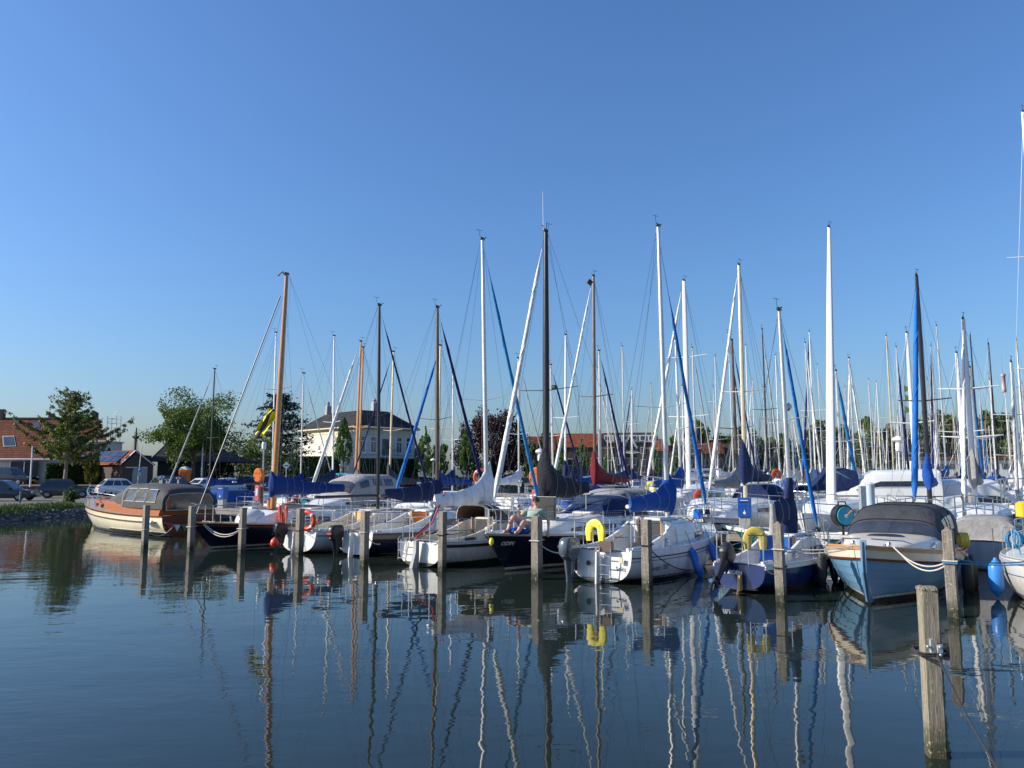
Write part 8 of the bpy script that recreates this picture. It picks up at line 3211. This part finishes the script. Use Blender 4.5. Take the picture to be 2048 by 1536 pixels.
# small loose things on the far side of the jetty
ring_buoy('red ring lifebuoy behind the white sail cover', M['redorange'], P(963, 954, 44), 0, .40, .085)
for k, (px, py, dd, lab) in enumerate(((1400, 993, 31, 'orange horseshoe buoy right of the Snits sail cover'), (1553, 949, 48, 'orange horseshoe buoy below the champagne mast spreaders'))):
 horseshoe(lab, M['redorange'], P(px, py, dd), .1, 1.0 if k == 0 else 1.2)
horseshoe('small yellow horseshoe buoy above the Snits sail cover', M['yellow'], P(1302, 975, 36), -.2, 1.0)
t = thing('yellow_oilskins', 'crumpled yellow oilskins hanging behind the tallest white mast', 'jacket', P(1645, 966, 40))
for k in range(4):
 MB().lathe([(.02, -.3), (.08, -.22), (.10, 0), (.07, .18), (.02, .22)], 9, Matrix.Translation(((k - 1.5) * .13, 0, (k % 2) * .12)) @ Matrix.Rotation((k - 1.5) * .2, 4, 'Y')).build('sleeve', M['dullyellow'], t)
t = thing('yellow_case', 'bright yellow case on deck at the right edge', 'case', P(2050, 1020, 19.5), .2)
MB().bbox((0, 0, 0), (.36, .3, .42), .05).build('body', mk('case_yellow', (.80, .42, .02), .5, var=.06), t)
MB().tube([(-.1, -.2, .25), (-.1, -.2, .32), (.1, -.2, .32), (.1, -.2, .25)], .015, 5).build('handle', M['black'], t)
# pennants on a halyard
t = thing('signal_pennants', 'yellow and light blue pennants left of the blue rolled jib', 'flags', P(1808, 770, 42))
for k, (z, mc) in enumerate(((.0, 'yellow'), (-.32, 'fenderlight'), (-.5, 'yellow'), (-1.15, 'yellow'))):
 MB().loft([[Vector((0 if k != 1 else .2, y, z)), Vector((0 if k != 1 else .2, y, z - .42)), Vector((.40 if k != 1 else .62, y + .05, z - .21))] for y in (-.006, .006)]).build('pennant', M[mc], t, smooth=False)
MB().tube([(0, 0, .8), (0, 0, -3.0)], .006, 4).build('halyard', M['wire'], t)
# radar reflector hanging under a spreader at the right edge
t = thing('radar_reflector', 'hanging tube shaped radar reflector near the right edge', 'reflector', P(2007, 766, 24))
MB().lathe([(.02, .30), (.07, .28), (.075, .22), (.06, .20), (.06, -.2), (.075, -.22), (.07, -.28), (.02, -.3)], 12).build('tube', mk('reflector_grey', (.35, .25, .25), .4), t)
MB().tube([(0, 0, .3), (0, 0, .9)], .005, 4).build('line', M['wire'], t)

# ================================================================== the far berths: rows of yachts along further jetties
def ordinal(n):
 if n <= 50:
  return ORD[n - 1]
 suf = 'th' if 10 <= n % 100 <= 20 else {1: 'st', 2: 'nd', 3: 'rd'}.get(n % 10, 'th')
 return '%d%s' % (n, suf)


def edge_y(x):
 pts = EDGE[4:]
 for (xa, ya), (xb, yb) in zip(pts, pts[1:]):
  if xa <= x <= xb:
   return lerp(ya, yb, (x - xa) / (xb - xa))
 return 60 if x < pts[0][0] else 182


rs = random.Random(77)
far = []
for (r_, dr) in ((27.5, 'R'), (38.5, 'L'), (58, 'R'), (69, 'L'), (88, 'R'), (99, 'L'), (118, 'R'), (129, 'L')):
 s_ = -40.0
 while s_ < 75:
  q = srow(s_, r_ + rs.uniform(-.8, .8))
  s_ += rs.uniform(2.3, 2.9) if r_ < 60 else rs.uniform(2.3, 3.0)
  px = 1024 + F_PX * q.x / (q.y * math.cos(PITCH))
  if not (1000 < px < 2075) or q.y > edge_y(q.x) - 9 or q.x < 6 + (q.y - 60) * .12:
   continue
  if rs.random() < .10:
   continue
  far.append((px, q, dr, r_))
far.sort(key=lambda f: f[0])
for i, (px, q, dr, r_) in enumerate(far):
 rs = random.Random(1000 + i)
 spar = rs.choice(['alu', 'alu', 'alu', 'alu', 'white', 'white', 'grey', 'grey', 'beige', 'black'])
 cov = rs.choice(['navy', 'blue', 'royal', 'grey', 'white', 'cream', 'black', 'maroon', 'steelblue', 'navy', 'white'])
 jib = rs.choice(['sailwhite', 'sailwhite', 'sailgrey', 'saildark', 'sailblue', None, None, None])
 hul = rs.choice(['white', 'white', 'white', 'white', 'cream', 'cream', 'navy', 'blue', 'red', 'green'])
 L_ = rs.uniform(7.2, 10.2)
 Hm = L_ * rs.uniform(1.12, 1.32) + .6
 hood = rs.choice([None, None, 'navy', 'blue', 'grey', 'royal'])
 lab = '%s masted %s hulled yacht, %s from the left of the far berths' % (COLW[spar], hul, ordinal(i + 1))
 back_boat(lab, q, (RL if dr == 'L' else RR) + rs.uniform(-.04, .04), L_, Hm, spar, rs.uniform(.045, .062), cov, jib, hul, rs.randrange(3), hood, 'yachts in the far berths', 2000 + i,
    full=r_ < 60, spread=(rs.uniform(.42, .5),) if rs.random() < .7 else (.34, .64), hm=rs.uniform(.5, 1.0), jr=rs.uniform(.05, .09), name='far_yacht')
print('far boats', len(far))
# far jetties
for k, r_ in enumerate((33, 63.5, 93.5, 123.5)):
 a_, b_ = srow(-35, r_), srow(48 if k == 0 else 42 if k == 1 else 36, r_)
 c = (a_ + b_) / 2
 ln = (b_ - a_).length
 t = thing('far_jetty', '%s wooden jetty beyond the main one, between rows of far yachts' % ORD[k], 'jetty', (c.x, c.y, 0), PI - JA, 'far jetties')
 MB().box((0, 0, JZ), (ln, 1.5, .08)).build('deck', M['plank'], t)
 for y in (-.72, .72):
  MB().box((0, y, JZ - .15), (ln, .08, .22)).build('fascia_board', M['jbeam'], t)
 for j in range(int(ln / 6)):
  MB().lathe([(.13, -1), (.13, JZ + .9), (.05, JZ + .95)], 7, Matrix.Translation((-ln / 2 + 3 + j * 6, .85, 0))).build('pile', M['pile'], t)
